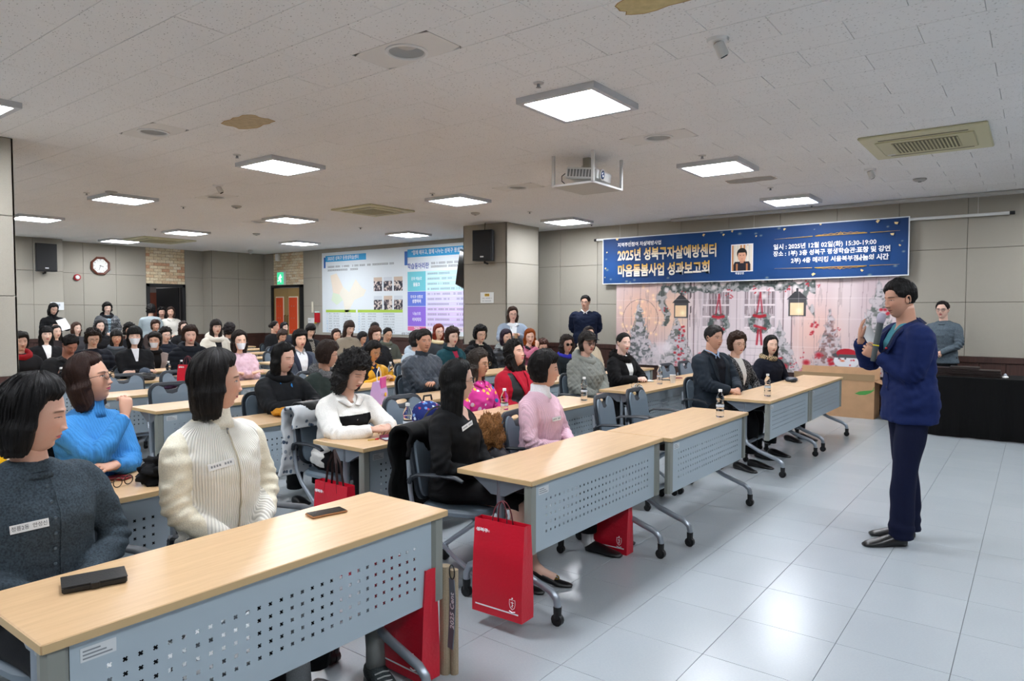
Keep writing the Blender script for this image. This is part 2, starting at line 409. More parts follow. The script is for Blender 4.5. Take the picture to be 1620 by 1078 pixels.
# exit sign: a green running figure on white
ex = thing('exit_sign', 'lit green exit sign on the brick above the double door', 'sign', (-16.98, Y1-.06, 2.48), me=MB().bbox((-.15, -.03, -.17), (.15, .05, .17), .006).mesh('e', mat('#3fbf8a', .4, emis=1.2)))
fg = MB(); fy = -.032
for (a, b, c, d_) in ((-.06, -.1, .07, -.07),): pass
fg.ball((.01, fy, .085), (.025, .003, .025), 12, 6); fg.tube([(0, fy, .055), (-.02, fy, -.01)], .02, 8)
fg.tube([(-.02, fy, -.01), (.03, fy, -.05), (.02, fy, -.11)], .013, 6); fg.tube([(-.02, fy, -.01), (-.05, fy, -.06), (-.1, fy, -.07)], .013, 6)
fg.tube([(0, fy, .045), (.05, fy, .02), (.07, fy, .05)], .01, 6); fg.tube([(0, fy, .045), (-.05, fy, .03), (-.06, fy, -.01)], .01, 6)
link('running_figure', fg.mesh('f', mat('#eafff4', .4, emis=2.)), ex)
link('rim', MB().bbox((-.165, -.022, -.185), (.165, .052, .185), .004).mesh('e', M_WHITE), ex)
# ---------------------------------------------------------------- ceiling lights
LP = [(-2.9+0*k, y) for k in (0,) for y in (4.68, 7.66, 10.6)]
fr_m = None
def light(x, y, lab):
    global fr_m
    t = thing('ceiling_light', lab, 'ceiling light', (x, y, HC), group='square ceiling light panels')
    if fr_m is None:
        a, b, h = .345, .30, .045; mb = MB()
        for p, q in (((-a, -a), (a, -b)), ((-a, b), (a, a)), ((-a, -b), (-b, b)), ((b, -b), (a, b))): mb.box((p[0], p[1], -h), (q[0], q[1], 0))
        fr_m = (mb.mesh('frame', M_FRAME), MB().box((-b, -b, -.036), (b, b, -.03)).mesh('diffuser', M_LED))
    link('frame', fr_m[0], t); link('diffuser', fr_m[1], t)
LX = {-2.9: (4.68, 7.66, 10.55), -6.78: (4.68, 7.66, 10.6, 1.75), -10.6: (4.68, 7.5, 10.4, 1.75), -14.05: (4.72, 7.43, 10.2), -16.95: (7.4, 4.6)}
LBL = {(-2.9, 4.68): 'largest lit square ceiling light, nearest above the front desks', (-2.9, 7.66): 'lit square ceiling light between the projector and the cream air conditioner', (-2.9, 10.55): 'lit square ceiling light just in front of the blue banner',
 (-6.78, 4.68): 'lit square ceiling light left of the projector above the middle desks', (-6.78, 7.66): 'lit square ceiling light left below the projector, beside the square vent', (-6.78, 10.6): 'lit square ceiling light beside the pillar with the loudspeaker',
 (-10.6, 4.68): 'lit square ceiling light left of the dome camera', (-10.6, 7.5): 'lit square ceiling light between the dome camera side and the square vent', (-10.6, 10.4): 'lit square ceiling light above the poster wall, near its green table poster',
 (-14.05, 4.72): 'lit square ceiling light cut by the left pillar edge', (-14.05, 7.43): 'lit square ceiling light over the open doorway side', (-14.05, 10.2): 'lit square ceiling light in front of the brick above the orange door', (-16.95, 7.4): 'smallest lit square ceiling light above the octagonal clock',
 (-6.78, 1.75): 'lit square ceiling light cut off at the left picture edge'}
for x, ys in LX.items():
    for y in ys: light(x, y, LBL.get((x, y), 'hidden lit ceiling light ' + ('over the rows behind the left pillar' if x > -12 else 'at the far left wall behind the left pillar')))
for x, y in ((-2.9, 1.7), (1.0, 1.7), (1.0, 4.68), (1.0, 7.66), (1.0, 10.6), (-2.9, -1.3), (1.0, -1.3), (-6.78, -1.3), (-10.6, -1.3)): light(x, y, f'unseen lit ceiling light {"over the empty stage floor" if x > 0 else "over the rows left of the camera" if -9 < x < -4 else "over the farther left rows" if x < -9 else "over the front desks"}, {"behind the camera" if y < 0 else "nearest row" if y < 3 else "second row" if y < 6 else "third row" if y < 9 else "by the banner wall"}')
# ---------------------------------------------------------------- desks
from mathutils.geometry import tessellate_polygon
def hole_cell(w, h, r=.0078, t=.003):
    """a w x h sheet cell with an x-shaped punched hole; returns 2D verts and triangles"""
    q = [(t, t), (r, t), (r, -t), (t, -t), (t, -r), (-t, -r), (-t, -t), (-r, -t), (-r, t), (-t, t), (-t, r), (t, r)]
    c = math.cos(PI/4); q = [((x-y)*c, (x+y)*c) for x, y in q]
    o = [(-w/2, -h/2), (w/2, -h/2), (w/2, h/2), (-w/2, h/2)]
    tr = tessellate_polygon([[Vector((x, y, 0)) for x, y in o], [Vector((x, y, 0)) for x, y in q]])
    return o+q, tr
def panel_sheet(L):
    mb = MB(); ya, yb = .075, L-.075; z0, z1 = .345, .69; nc, nr = 29, 5; s = .0415
    ys = (ya+yb)/2-s*nc/2; zs = .43-s/2; ze = zs+s*nr; ye = ys+s*nc; x = -.028
    hv, ht = hole_cell(s, s)
    for i in range(nc):
        for j in range(nr):
            cy, cz = ys+s*(i+.5), zs+s*(j+.5)
            for dx in (0, -.002): mb.add([(x+dx, cy+a, cz+b) for a, b in hv], ht)
            m = MB(); k = 12; v = [(x, cy+a, cz+b) for a, b in hv[4:]]+[(x-.002, cy+a, cz+b) for a, b in hv[4:]]
            mb.add(v, [(p, (p+1) % k, k+(p+1) % k, k+p) for p in range(k)])
    for a, b, c, d in ((ya, ys, z0, z1), (ye, yb, z0, z1), (ys, ye, z0, zs), (ys, ye, ze, z1)):
        mb.box((x-.002, a, c), (x, b, d))
    mb.box((x-.02, ya, z0-.004), (x, yb, z0)); mb.tube([(x-.004, ya, z1), (x-.004, yb, z1)], .006, 6)
    return mb.mesh('modesty_panel', M_PANEL)
def caster(mb_, x, y, r=.031):
    mb_.tube([(x-.0, y-.013, r), (x, y+.013, r)], r, 12); mb_.tube([(x, y-.018, r), (x, y+.018, r)], .012, 8)
    mb_.tube([(x, y, r*1.2), (x, y, r*2+.035)], [.02, .022], 8)
_dk = {}
def desk_parts(L):
    if L in _dk: return _dk[L]
    p = []
    p.append(('desk_top', sharp(MB().bbox((-.49, .002, .697), (0, L-.002, .724), .003).mesh('desk_top', [M_DESK]), 20)))
    p.append(('edge_band', MB().box((-.0, .004, .699), (.0012, L-.004, .722)).box((-.488, .0005, .699), (-.002, .002, .722)).box((-.488, L-.002, .699), (-.002, L-.0005, .722)).mesh('edge', M_EDGE)))
    p.append(('modesty_panel', panel_sheet(L)))
    for y0, s in ((.008, 1), (L-.008, -1)):
        pr = [(-.03, 0), (-.015, .012), (-.015, .052), (-.03, .066), (-.045, .066), (-.06, .03), (-.05, .0)]
        mb = MB(); v = [(x, y0+s*y) for x, y in pr]
        if s < 0: v = v[::-1]
        mb.prism(v, .345, .694); p.append(('end_strip', mb.mesh('end_strip', M_CAPS)))
    for y in (.085, L-.235):
        mb = MB()
        mb.tube([(-.26, y, .68), (-.26, y, .36), (-.25, y, .30)], [.024, .024, .022], 10, flat=.75)
        ft = [(-.26, y, .34), (-.235, y, .285), (-.12, y, .225), (-.02, y, .19), (.055, y, .165), (.092, y, .135), (.1, y, .1), (.1, y, .07)]
        mb.tube(ft, .019, 10)
        bk = [(-.26, y, .36), (-.265, y, .28), (-.30, y, .235), (-.40, y, .215), (-.47, y, .18), (-.495, y, .13), (-.495, y, .07)]
        mb.tube(bk, .019, 10)
        pl = [(-.45, .697), (-.05, .697), (-.07, .675), (-.16, .635), (-.22, .60), (-.31, .60), (-.37, .64), (-.43, .675)]
        mb.add([(x, y-.018, z) for x, z in pl]+[(x, y+.018, z) for x, z in pl], [tuple(range(8)), tuple(range(15, 7, -1))]+[(i, 8+i, 8+(i+1) % 8, (i+1) % 8) for i in range(8)])
        cs = MB(); caster(cs, .1, y); cb = MB(); caster(cb, -.495, y)
        p.append(('leg', sharp(mb.mesh('leg', M_SIL), 40), [('caster', sharp(cs.mesh('caster', M_BLK), 40)), ('caster', sharp(cb.mesh('caster', M_BLK), 40))]))
    p.append(('crossbar', sharp(MB().tube([(-.262, .085, .28), (-.262, L-.235, .28)], .019, 10).mesh('crossbar', M_SIL), 40)))
    p.append(('shelf', MB().box((-.40, .16, .60), (-.08, L-.29, .605)).box((-.405, .16, .60), (-.40, L-.29, .64)).mesh('shelf', M_DGR)))
    st = MB().box((-.0275, .10, .63), (-.027, .19, .668)).mesh('sticker', mat('#c9ced0', .5))
    sl = MB()
    for k in range(3): sl.box((-.027, .106, .636+.01*k), (-.0266, .18-.015*k, .640+.01*k))
    p.append(('sticker', st, [('print', sl.mesh('print', mat('#7c8288', .6)))]))
    _dk[L] = p; return p
def desk(x, y, L, label, group='training desks'):
    t = thing('training_desk', label, 'desk', (x, y, 0), 0, group)
    for q in desk_parts(L):
        o = link(q[0], q[1], t)
        for c in (q[2] if len(q) > 2 else ()): link(c[0], c[1], o)
    return t
RX = lambda k: -1.962-1.29*(k-1)
ORD = ['first', 'second', 'third', 'fourth', 'fifth', 'sixth', 'seventh', 'eighth', 'ninth', 'tenth', 'eleventh', 'twelfth']
desk(-1.962, .645, 1.505, 'long beech-topped desk at the bottom left, in front of the cream vest')
desk(-1.962, 2.755, 1.505, 'beech-topped desk with a red bag hanging at its near end')
desk(-1.905, 4.265, 1.53, 'front row beech-topped desk holding one bottle, beside the empty chairs')
desk(-1.975, 6.62, 1.53, 'front row beech-topped desk where the man in the grey jacket folds his hands')
desk(-1.975, 8.16, 1.53, 'front row beech-topped desk with the dark pouch, nearest the cardboard box')
for k in range(2, 12):
    blocks = [(2.80, 'middle', 'nearer'), (4.31, 'middle', 'farther'), (6.50, 'right', 'nearer'), (8.02, 'right', 'farther')]
    if k <= 4: blocks = [(.22, 'left', 'farther')]+blocks
    for y, b, w in blocks:
        if b == 'right' and k in (9, 10, 11) and w == 'farther': pass
        desk(RX(k), y, 1.5, f'beech-topped desk in the {ORD[k-1]} row of the {b} block, its {w} half')
# ---------------------------------------------------------------- chairs
def rr(w, h, r, n=5, dip=0):       # rounded rectangle outline centred in y, z 0..h
    P = []
    for cx, cy, a0 in ((w/2-r, r, -PI/2), (w/2-r, h-r, 0)):
        P += [(cx+r*math.cos(a0+PI/2*i/n), cy+r*math.sin(a0+PI/2*i/n)) for i in range(n+1)]
    if dip: P += [(w*.30, h), (w*.20, h-dip*.25), (w*.13, h-dip), (0, h-dip*1.15), (-w*.13, h-dip), (-w*.20, h-dip*.25), (-w*.30, h)]
    for cx, cy, a0 in ((-w/2+r, h-r, PI/2), (-w/2+r, r, PI)):
        P += [(cx+r*math.cos(a0+PI/2*i/n), cy+r*math.sin(a0+PI/2*i/n)) for i in range(n+1)]
    return P
def plate(outer, hole, x, t, z0, curve):
    loops = [[Vector((a, b, 0)) for a, b in outer]]+([[Vector((a, b, 0)) for a, b in hole]] if hole else [])
    tr = tessellate_polygon(loops); pts = outer+(hole or []); n = len(pts)
    fx = lambda a, b, d: (x+d+curve*a*a-.12*b-.25*(b*b if b > .2 else 0)*.4, a, z0+b)
    v = [fx(a, b, 0) for a, b in pts]+[fx(a, b, t) for a, b in pts]
    f = [tuple(q) for q in tr]+[tuple(n+i for i in q[::-1]) for q in tr]
    no = len(outer); f += [(i, (i+1) % no, n+(i+1) % no, n+i) for i in range(no)]
    if hole:
        nh = len(hole); f += [(no+i, no+(i+1) % nh, n+no+(i+1) % nh, n+no+i) for i in range(nh)]
    return MB().add(v, f)
hole = [(.075*math.cos(a), .335+.02*math.sin(a)) for a in np.arange(14)*2*PI/14]
M_CH = mat('#687682', .45, name='grey chair plastic'); M_CHD = mat('#20272f', .5)
ch_parts = [
 ('backrest', sharp(plate(rr(.45, .39, .10), hole, -.185, -.018, .48, .35).mesh('backrest', M_CHD), 30)),
 ('back_pad', sharp(plate(rr(.40, .345, .08, dip=.075), None, -.183, .014, .497, .35).mesh('pad', M_CH), 30)),
 ('seat', sharp(MB().loft([[(x*s+.02, y*s, z) for x, y in rr2] for z, s, rr2 in [(zz, ss, [(a-.21 if False else a, b) for a, b in [(.22*math.copysign(abs(math.cos(t))**.5, math.cos(t)), .225*math.copysign(abs(math.sin(t))**.5, math.sin(t))) for t in np.arange(24)*2*PI/24]]) for zz, ss in ((.415, .9), (.425, 1), (.445, 1.), (.46, .93))]]).mesh('seat', M_CH), 40)),
]
lg = []
for s in (-1, 1):
    y = .235*s
    mb = MB().tube([(-.235, y*.93, .72), (-.215, y, .55), (-.20, y, .46), (-.14, y, .37), (.05, y, .21), (.19, y, .11), (.22, y, .085), (.22, y, .065)], .0135, 8); cs = MB(); caster(cs, .22, y, .026)
    lg.append(('leg', sharp(mb.mesh('leg', M_SIL), 40), cs))
    mb = MB().tube([(.20, y*.88, .42), (.05, y*.9, .31), (-.17, y*.95, .135), (-.215, y*.97, .1), (-.22, y*.97, .065)], .0135, 8); cs = MB(); caster(cs, -.22, y*.97, .026)
    lg.append(('leg', sharp(mb.mesh('leg', M_SIL), 40), cs))
lg = [(a, b, sharp(c.mesh('caster', M_BLK), 40)) for a, b, c in lg]
arms = [sharp(MB().tube([(-.22, .245*s, .62), (-.15, .262*s, .652), (0, .268*s, .66), (.08, .265*s, .652), (.12, .262*s, .632)], [.016, .024, .026, .026, .018], 8, flat=.45).tube([(-.215, .25*s, .60), (-.19, .262*s, .64)], .014, 6).mesh('armrest', M_CHD), 40) for s in (-1, 1)]
_ch = []
def chair(x, y, rz, label, group='training chairs'):
    t = thing('training_chair', label, 'chair', (x, y, 0), rz, group)
    for n, me in ch_parts: link(n, me, t)
    for n, me, cs in lg: link('caster', cs, link(n, me, t))
    for a in arms: link('armrest', a, t)
    return t
for x, y, rz, lb in ((-2.66, 5.12, .2, 'empty grey chair behind the front desk, nearer of the two with oval grips'), (-2.66, 5.70, .1, 'empty grey chair behind the front desk, farther of the two with oval grips'),
    (-3.95, 4.02, 0, 'grey chair carrying the blue floral backpack'), (-6.50, 3.38, 0, 'empty grey chair behind the cream vest head, on the fourth row'), (-7.80, 3.50, 0, 'empty grey chair beside the dark purple beret'),
    (-7.80, 4.12, 0, 'grey chair half hidden by the red bag on the table'), (-6.50, 5.02, 0, 'empty grey chair between the blue scarf and the grey fur hood'), (-3.72, 8.66, 0, 'empty grey chair behind the white paper cup'), (-3.72, 9.25, 0, 'empty grey chair just left of the man in the grey jacket'),
    (-3.85, .95, .1, 'chair back at the left edge of the second row'), (-10.32, 7.1, 0, 'empty grey chair seen in a gap of the seventh row')):
    chair(x, y, rz, lb)
# ---------------------------------------------------------------- banner, rods, backdrop
def cgrid(w, h, nx, nz, colf, name='print', wob=None, rough=.6):
    """flat printed sheet: vertices carry the print's colours"""
    u, v = np.meshgrid(np.linspace(0, 1, nx), np.linspace(0, 1, nz)); u = u.ravel(); v = v.ravel()
    V = np.stack([u*w, np.zeros_like(u), v*h], 1)
    if wob is not None: V[:, 1] += wob(u*w, v*h)[0]; V[:, 2] += wob(u*w, v*h)[1]
    idx = np.arange(nx*nz).reshape(nz, nx); F = np.stack([idx[:-1, :-1], idx[:-1, 1:], idx[1:, 1:], idx[1:, :-1]], -1).reshape(-1, 4)
    me = bpy.data.meshes.new(name); me.from_pydata(V.tolist(), [], F.tolist())
    c = colf(u*w, v*h); c = np.clip(c, 0, 1); c = np.where(c <= .04045, c/12.92, ((c+.055)/1.055)**2.4)
    at = me.color_attributes.new('Col', 'FLOAT_COLOR', 'POINT'); at.data.foreach_set('color', np.concatenate([c, np.ones((len(c), 1))], 1).astype(np.float32).ravel())
    me.polygons.foreach_set('use_smooth', [True]*len(me.polygons))
    k = ('vc', rough)
    if k not in _mc:
        n = N('printed sheet'); a = n.n('ShaderNodeVertexColor', layer_name='Col'); n.base(a.outputs[0], rough, spec=.3); _mc[k] = n.m
    me.materials.append(_mc[k]); return me
def hx(s): s = s.lstrip('#'); return np.array([int(s[i:i+2], 16)/255 for i in (0, 2, 4)])
def nz2(x, y, s, seed=0, o=3):
    o = min(o, 2); t = 0; a = 1.; tot = 0
    for k in range(o):
        t = t+a*vnoise(np.stack([x*s, y*s, np.full_like(x, seed*3.7+k)], 1), seed+k); tot += a; a *= .5; s *= 2.1
    return t/tot
def seg(x, y, x0, y0, x1, y1):
    dx, dy = x1-x0, y1-y0; t = np.clip(((x-x0)*dx+(y-y0)*dy)/(dx*dx+dy*dy), 0, 1); return np.hypot(x-x0-t*dx, y-y0-t*dy)
BW, BH = 5.12, .865; BX0 = -6.64; BY = 11.64
def banner_col(x, y):
    n = nz2(x, y, 1.1, 3); c = np.outer(np.ones_like(x), hx('#0b2750')); k = np.clip(.5+n*1.2, 0, 1)[:, None]
    c = c*(1-k)+hx('#103f76')*k
    g = np.exp(-(((x-.25)/.5)**2+((y-.3)/.4)**2))+.9*np.exp(-(((x-4.4)/.9)**2+((y-.35)/.35)**2)); c = c+g[:, None]*(hx('#195396')-c)*.8
    r = np.random.RandomState(5)
    for i in range(22):
        a, b, s = r.uniform(.02, BW), r.choice([r.uniform(.72, .85), r.uniform(.02, .1)]), r.uniform(.012, .035)
        if r.rand() < .4: a = r.choice([r.uniform(.03, .2), r.uniform(4.85, 5.1)]); b = r.uniform(.05, .8)
        m = np.clip(1.3-np.hypot((x-a), (y-b)*1.5)/s, 0, 1)[:, None]*.55; c = c*(1-m)+hx('#cdbf9c')*m
    m = ((x < .012) | (x > BW-.012) | (y < .012) | (y > BH-.012))[:, None]; c = np.where(m, hx('#e6ecf2'), c); return c
wob = lambda x, z: (.006*np.sin(x*4.1)+.004*np.sin(x*9+z*3), -.012*np.sin(PI*x/BW)*(1-z/BH))
bn = thing('banner', 'long dark blue printed banner with gold lettering hanging high on the wall', 'banner', (BX0, BY, 2.08), me=cgrid(BW, BH, 520, 90, banner_col, 'banner', wob))
bn.rotation_euler = (0, -.0035, 0)
def put_text(par, s, x, z, size, m, bold=0., sx=1., y=-.016, align='LEFT', sp=1., rz=0): return link('lettering', text_mesh(s, size, m, bold, align, sx, sp=sp), par, loc=(x, y, z), rot=(PI/2, 0, rz))
M_TW = mat('#eef0f2', .5)
ng = N('gold white lettering'); zz = ng.n('ShaderNodeSeparateXYZ'); ng.put(zz.inputs[0], ng.obj())
ng.base(ng.mix(ng.ramp(zz.outputs[1], -.03, .10), lin('#eeeae0'), lin('#d9ab45')), .5); M_GW = ng.m
put_text(bn, '지역주민참여 자살예방사업', .33, .72, .085, M_TW, .0015, .92)
put_text(bn, '2025년 성북구자살예방센터', .33, .515, .240, M_GW, .008, .695)
put_text(bn, '마음돌봄사업 성과보고회', .33, .225, .240, M_GW, .008, .72)
put_text(bn, '일시 : 2025년 12월 02일(화) 15:30-19:00', 3.18, .515, .095, M_TW, .002, .96)
put_text(bn, '장소 : 1부) 3층 성북구 평생학습관:', 3.18, .405, .092, M_TW, .002, .95); put_text(bn, '표창 및 강연', 4.42, .405, .094, M_TW, .004, .95)
put_text(bn, '2부) 4층 메리킹 서울북부점:', 3.46, .285, .092, M_TW, .002, .95); put_text(bn, '나눔의 시간', 4.42, .285, .094, M_TW, .004, .95)
put_text(bn, '특별강연', 2.56, .115, .04, M_TW, .001)
mb = MB(); M_GOLD = mat('#cfa653', .5)
for z, s in ((.66, 1), (.165, -1)):
    mb.tube([(3.2, -.014, z-.01*s), (3.78, -.014, z)], [.001, .006], 4); mb.tube([(4.6, -.014, z), (5.0, -.014, z+.004)], [.006, .001], 4)
    mb.tube([(3.82, -.014, z), (4.56, -.014, z)], .006, 4); mb.tube([(3.82+.74*i/16, -.014, z+s*.03*abs(math.sin(i/16*PI))**.6*(1 if i % 2 else .6)) for i in range(17)], .004, 4)
    mb.tube([(4.15, -.014, z), (4.19, -.014, z+.04*s), (4.23, -.014, z)], .005, 4)
link('ornament', mb.mesh('o', M_GOLD), bn)
mb = MB(); r_ = random.Random(4)
for (a, b) in ((.1, .6), (.07, .3), (.06, .13), (.32, .84), (2.0, .80), (2.5, .83), (2.9, .72), (3.9, .84), (4.95, .78), (4.7, .82), (5.0, .45), (4.9, .62), (3.8, .06), (4.5, .1), (2.35, .78), (3.35, .80)):
    s = r_.uniform(.012, .03); t0 = r_.uniform(0, PI)
    mb.add([(a+s*math.cos(t0+k)*(1 if k % 3 else 1.4), -.013, b+s*math.sin(t0+k)) for k in (0, 1.2, 2.6, 4.1)], [(0, 1, 2, 3)])
link('confetti', mb.mesh('c', mat('#e2c88c', .5)), bn)
def portrait(x, y):
    c = np.outer(np.ones_like(x), hx('#e8dccb')); w, h = .34, .43
    bk = (np.floor(x/.028)*7.3+np.floor(y/.14)*3.1) % 3; c = np.where((bk < 1)[:, None], hx('#c98b5a'), np.where((bk < 2)[:, None], hx('#d9d2c8'), c))
    m = (np.abs(x-.17) < .145-.5*np.clip(y-.10, 0, 1)) & (y < .15); c = np.where(m[:, None], hx('#23202a'), c)
    m = (np.abs(x-.17) > .07) & (np.abs(x-.17) < .1) & (y < .12); c = np.where(m[:, None], hx('#b5764e'), c)
    m = ((x-.17)/.075)**2+((y-.25)/.1)**2 < 1; 
    hm = ((x-.17)/.085)**2+((y-.285)/.095)**2 < 1; c = np.where(hm[:, None], hx('#1c1a1c'), c); m2 = (((x-.17)/.07)**2+((y-.24)/.095)**2 < 1) & (y < .3); c = np.where(m2[:, None], hx('#d8a184'), c)
    m = (np.abs(x-.17) < .03) & (y > .13) & (y < .17); c = np.where(m[:, None], hx('#c98f72'), c)
    for s in (-1, 1): m = (np.abs(x-.17-s*.028) < .013) & (np.abs(y-.26) < .004); c = np.where(m[:, None], hx('#3a2620'), c)
    m = (np.abs(x-.17) < .022) & (np.abs(y-.195) < .005); c = np.where(m[:, None], hx('#b06a5c'), c); return c
ph = link('portrait_photo', cgrid(.34, .43, 70, 90, portrait), bn, loc=(2.50, -.016, .16))
link('photo_border', MB().box((-.015, .002, -.015), (.355, .004, .445)).mesh('b', M_TW), ph)
rod = thing('banner_rod', 'white tube with black end caps that carries the blue banner', 'rod', (-6.8, 11.69, 2.935), me=MB().tube([(0, 0, 0), (6.46, 0, -.02)], .022, 10).mesh('r', M_WHITE))
link('end_cap', MB().tube([(-.05, 0, 0), (0, 0, 0)], .026, 10).mesh('c', M_BLK), rod); link('end_cap', MB().tube([(6.46, 0, -.02), (6.52, 0, -.02)], .026, 10).mesh('c', M_BLK), rod)
for x in (.5, 3, 6.1): link('hanger', MB().tube([(x, 0, 0), (x, 0, .25)], .002, 4).mesh('h', M_WHITE), rod)
sc = thing('screen_case', 'thin white projection screen case along the ceiling above the banner', 'screen case', (-5.2, 11.55, HC-.018), me=MB().bbox((0, -.06, -.03), (5.45, .06, .012), .008).mesh('s', mat('#b9b8b4', .5)))
link('end_plug', MB().box((5.45, -.05, -.025), (5.49, .05, .01)).mesh('s', M_BLK), sc)
# the Christmas backdrop
DW, DH = 4.72, 1.55; DX0 = -6.37
def backdrop(x, y):
    r = np.random.RandomState(3); one = np.ones_like(x)
    n1 = nz2(x*1, y*.4, 3, 1); c = np.outer(one, hx('#d3c3c4')); k = np.clip(.5+n1, 0, 1)[:, None]; c = c*(1-k)+hx('#c2aeb2')*k
    def over(m, col, a=1.):
        nonlocal c; m = np.clip(m, 0, 1)[:, None]*a; c = c*(1-m)+hx(col)*m
    over(np.exp(-((x-.55)/.55)**2-((y-.95)/.5)**2), '#e6b79c', .9); over(np.exp(-((x-1.2)/.3)**2-((y-1.)/.35)**2), '#efc09c', .7)
    over(np.exp(-((x-3.55)/.4)**2-((y-.65)/.5)**2), '#e3b7a8', .8); over(np.exp(-((x-.3)/.4)**2-((y-.3)/.25)**2), '#b9847c', .6)
    pl = np.abs(((x+.03*np.sin(y*2))/.17) % 1-.5) > .47; over(pl*1., '#8d7878', .45)
    grain = nz2(x*14, y*1.2, 2, 7); over((grain > .42)*1., '#9a8686', .35)
    # door wall, frames and windows
    d = (x > 1.42) & (x < 3.2); over(d*1., '#d9cccf', .7); over((d & (grain > .35))*1., '#a39599', .4)
    for fx in (1.42, 1.53, 3.06, 3.2): over((np.abs(x-fx) < .008)*1., '#6d5a5c', .8)
    over((np.abs(x-2.30) < .007)*1., '#7d6b6d', .8); over((np.abs(x-1.47) < .02)*(nz2(x*30, y*3, 1.2, 9) > .1)*1., '#4f4144', .8)
    for wx0, wx1 in ((1.68, 2.18), (2.42, 2.94)):
        w = (x > wx0) & (x < wx1) & (y > .72) & (y < 1.33); over(w*1., '#b3a4a8', .9)
        over((w & (nz2(x*60, y*2, 1, 12) > .1))*1., '#6f6064', .75); over((w & (nz2(x*50, y*2, 1, 13) > .35))*1., '#e4dade', .8)
        for yy in (1.33, 1.10, .90, .72): over(((np.abs(y-yy) < .014) & (x > wx0) & (x < wx1))*1., '#e2d6d8')
        over(((np.abs(x-wx0) < .012) | (np.abs(x-wx1) < .012)) & (y > .7) & (y < 1.35), '#cfc2c6'); over(((y < .5) & (x > wx0) & (x < wx1) & (np.abs(y*8 % 1-.5) > .46))*1., '#9f9094', .6)
    # lights on the planks
    for i in range(40):
        a, b = r.uniform(.05, 1.35), r.uniform(.5, 1.5); over(np.exp(-((x-a)**2+(y-b)**2)/.0006), '#ffdfae', .8)
    def tree(cx, y0, h, w, snow, dark='#59605c'):
        t = np.clip((y-y0)/h, 0, 1); hw = w*(1-t)*(.75+.35*np.abs(np.sin(t*22+3*np.sin(x*25)))); n = nz2(x, y, 16, int(cx*9)+3, 3)
        e = np.clip((hw-np.abs(x-cx)+n*.05)/.03, 0, 1)*((y > y0) & (y < y0+h)); over(e, dark, .85); over(e*np.clip((n+.10*snow)*5+.4, 0, 1), '#cfc4c8', .85); over(e*np.clip(nz2(x, y, 30, 5, 2)*3-.5, 0, 1), '#3d4746', .6); over(e*np.clip(np.sin(t*h*60+nz2(x, y, 9, 6, 2)*4)*1.5, 0, 1), '#b9afb4', .35)
    def red(cx, cy, s=.05, k=6):
        for i in range(k):
            a, b = cx+r.normal()*s, cy+r.normal()*s; over(1.4-np.hypot(x-a, (y-b)*1.2)/(s*.45), '#b5202f', .95)
    tree(.48, .0, 1.22, .36, .2, '#4f5a5c'); over(((np.abs(np.hypot(x-.5, y-.85)-.36) < .006+.004*nz2(x, y, 9, 4)) & (y > .6)), '#7a6468', .7)
    tree(1.22, -.2, 1.12, .46, 1.6); tree(.8, -.5, .95, .5, .8); tree(3.0, -.15, 1.0, .42, 1.8); tree(3.78, -.1, 1.15, .34, .6, '#7a5a58'); tree(4.45, -.1, 1.6, .5, 1.2, '#55605a'); tree(2.1, -.5, .7, .5, 1.4)
    over(1.5-np.hypot((x-.93)/.18, (y-.3)/.12), '#d8ccd0', .8); over(1.5-np.hypot((x-1.06)/.09, (y-.35)/.08), '#e2d8da', .8)
    for a, b, s in ((1.33, .62, .05), (1.32, .5, .04), (1.28, .36, .04), (1.32, .23, .03), (3.0, .2, .05), (2.9, .3, .04), (3.55, .75, .05), (3.52, .62, .03), (4.25, .22, .05), (4.4, .5, .04), (4.55, 1.0, .06), (3.8, .2, .07), (4.1, .05, .08), (3.9, .7, .02), (1.2, .1, .06), (1.6, .02, .1), (2.0, .0, .12), (2.9, .03, .12), (3.4, .02, .12)): red(a, b, s)
    # garland
    gy = 1.42+.03*np.sin(x*3)-np.where(x < .95, (0.95-x)*3., 0); th = .085+.03*np.sin(x*11)
    n = nz2(x, y, 14, 21, 3); e = np.clip((th+n*.07-np.abs(y-gy))/.02, 0, 1)*((x > .92) & (x < 3.55)); over(e, '#4d5552', .95); over(e*np.clip(n*5+.3, 0, 1), '#b9b4b5', .8); over(e*np.clip(nz2(x, y, 35, 22, 2)*3-.2, 0, 1), '#2f3a38', .7)
    gx = .98+.06*np.sin(y*9); e = np.clip((.1-(1.45-y)*.06+n*.07-np.abs(x-gx))/.02, 0, 1)*((y > .72) & (y < 1.45)); over(e, '#4d5552', .95); over(e*(n > .05), '#c0b6b6', .8)
    gx = 3.47+.08*np.sin(y*9); e = np.clip((.07-(1.45-y)*.08+n*.07-np.abs(x-gx))/.02, 0, 1)*((y > .8) & (y < 1.45)); over(e, '#5d6562', .9); over(e*(n > .05), '#cac0c2', .8)
    for a, b in ((1.02, 1.37), (1.16, 1.42), (1.62, 1.43), (1.9, 1.40), (2.05, 1.45), (2.62, 1.30), (2.75, 1.24), (3.0, 1.42), (3.25, 1.38), (1.4, 1.44)):
        over(1.6-np.hypot(x-a, y-b)/.04, '#dcd2d2', .95)
    for a, b, s in ((1.33, 1.30, .03), (2.6, 1.36, .03), (2.15, 1.33, .03), (2.2, 1.28, .03), (2.82, 1.33, .02), (3.15, 1.35, .03), (3.4, 1.44, .03), (3.62, 1.40, .02), (.98, 1.02, .03)): red(a, b, s)
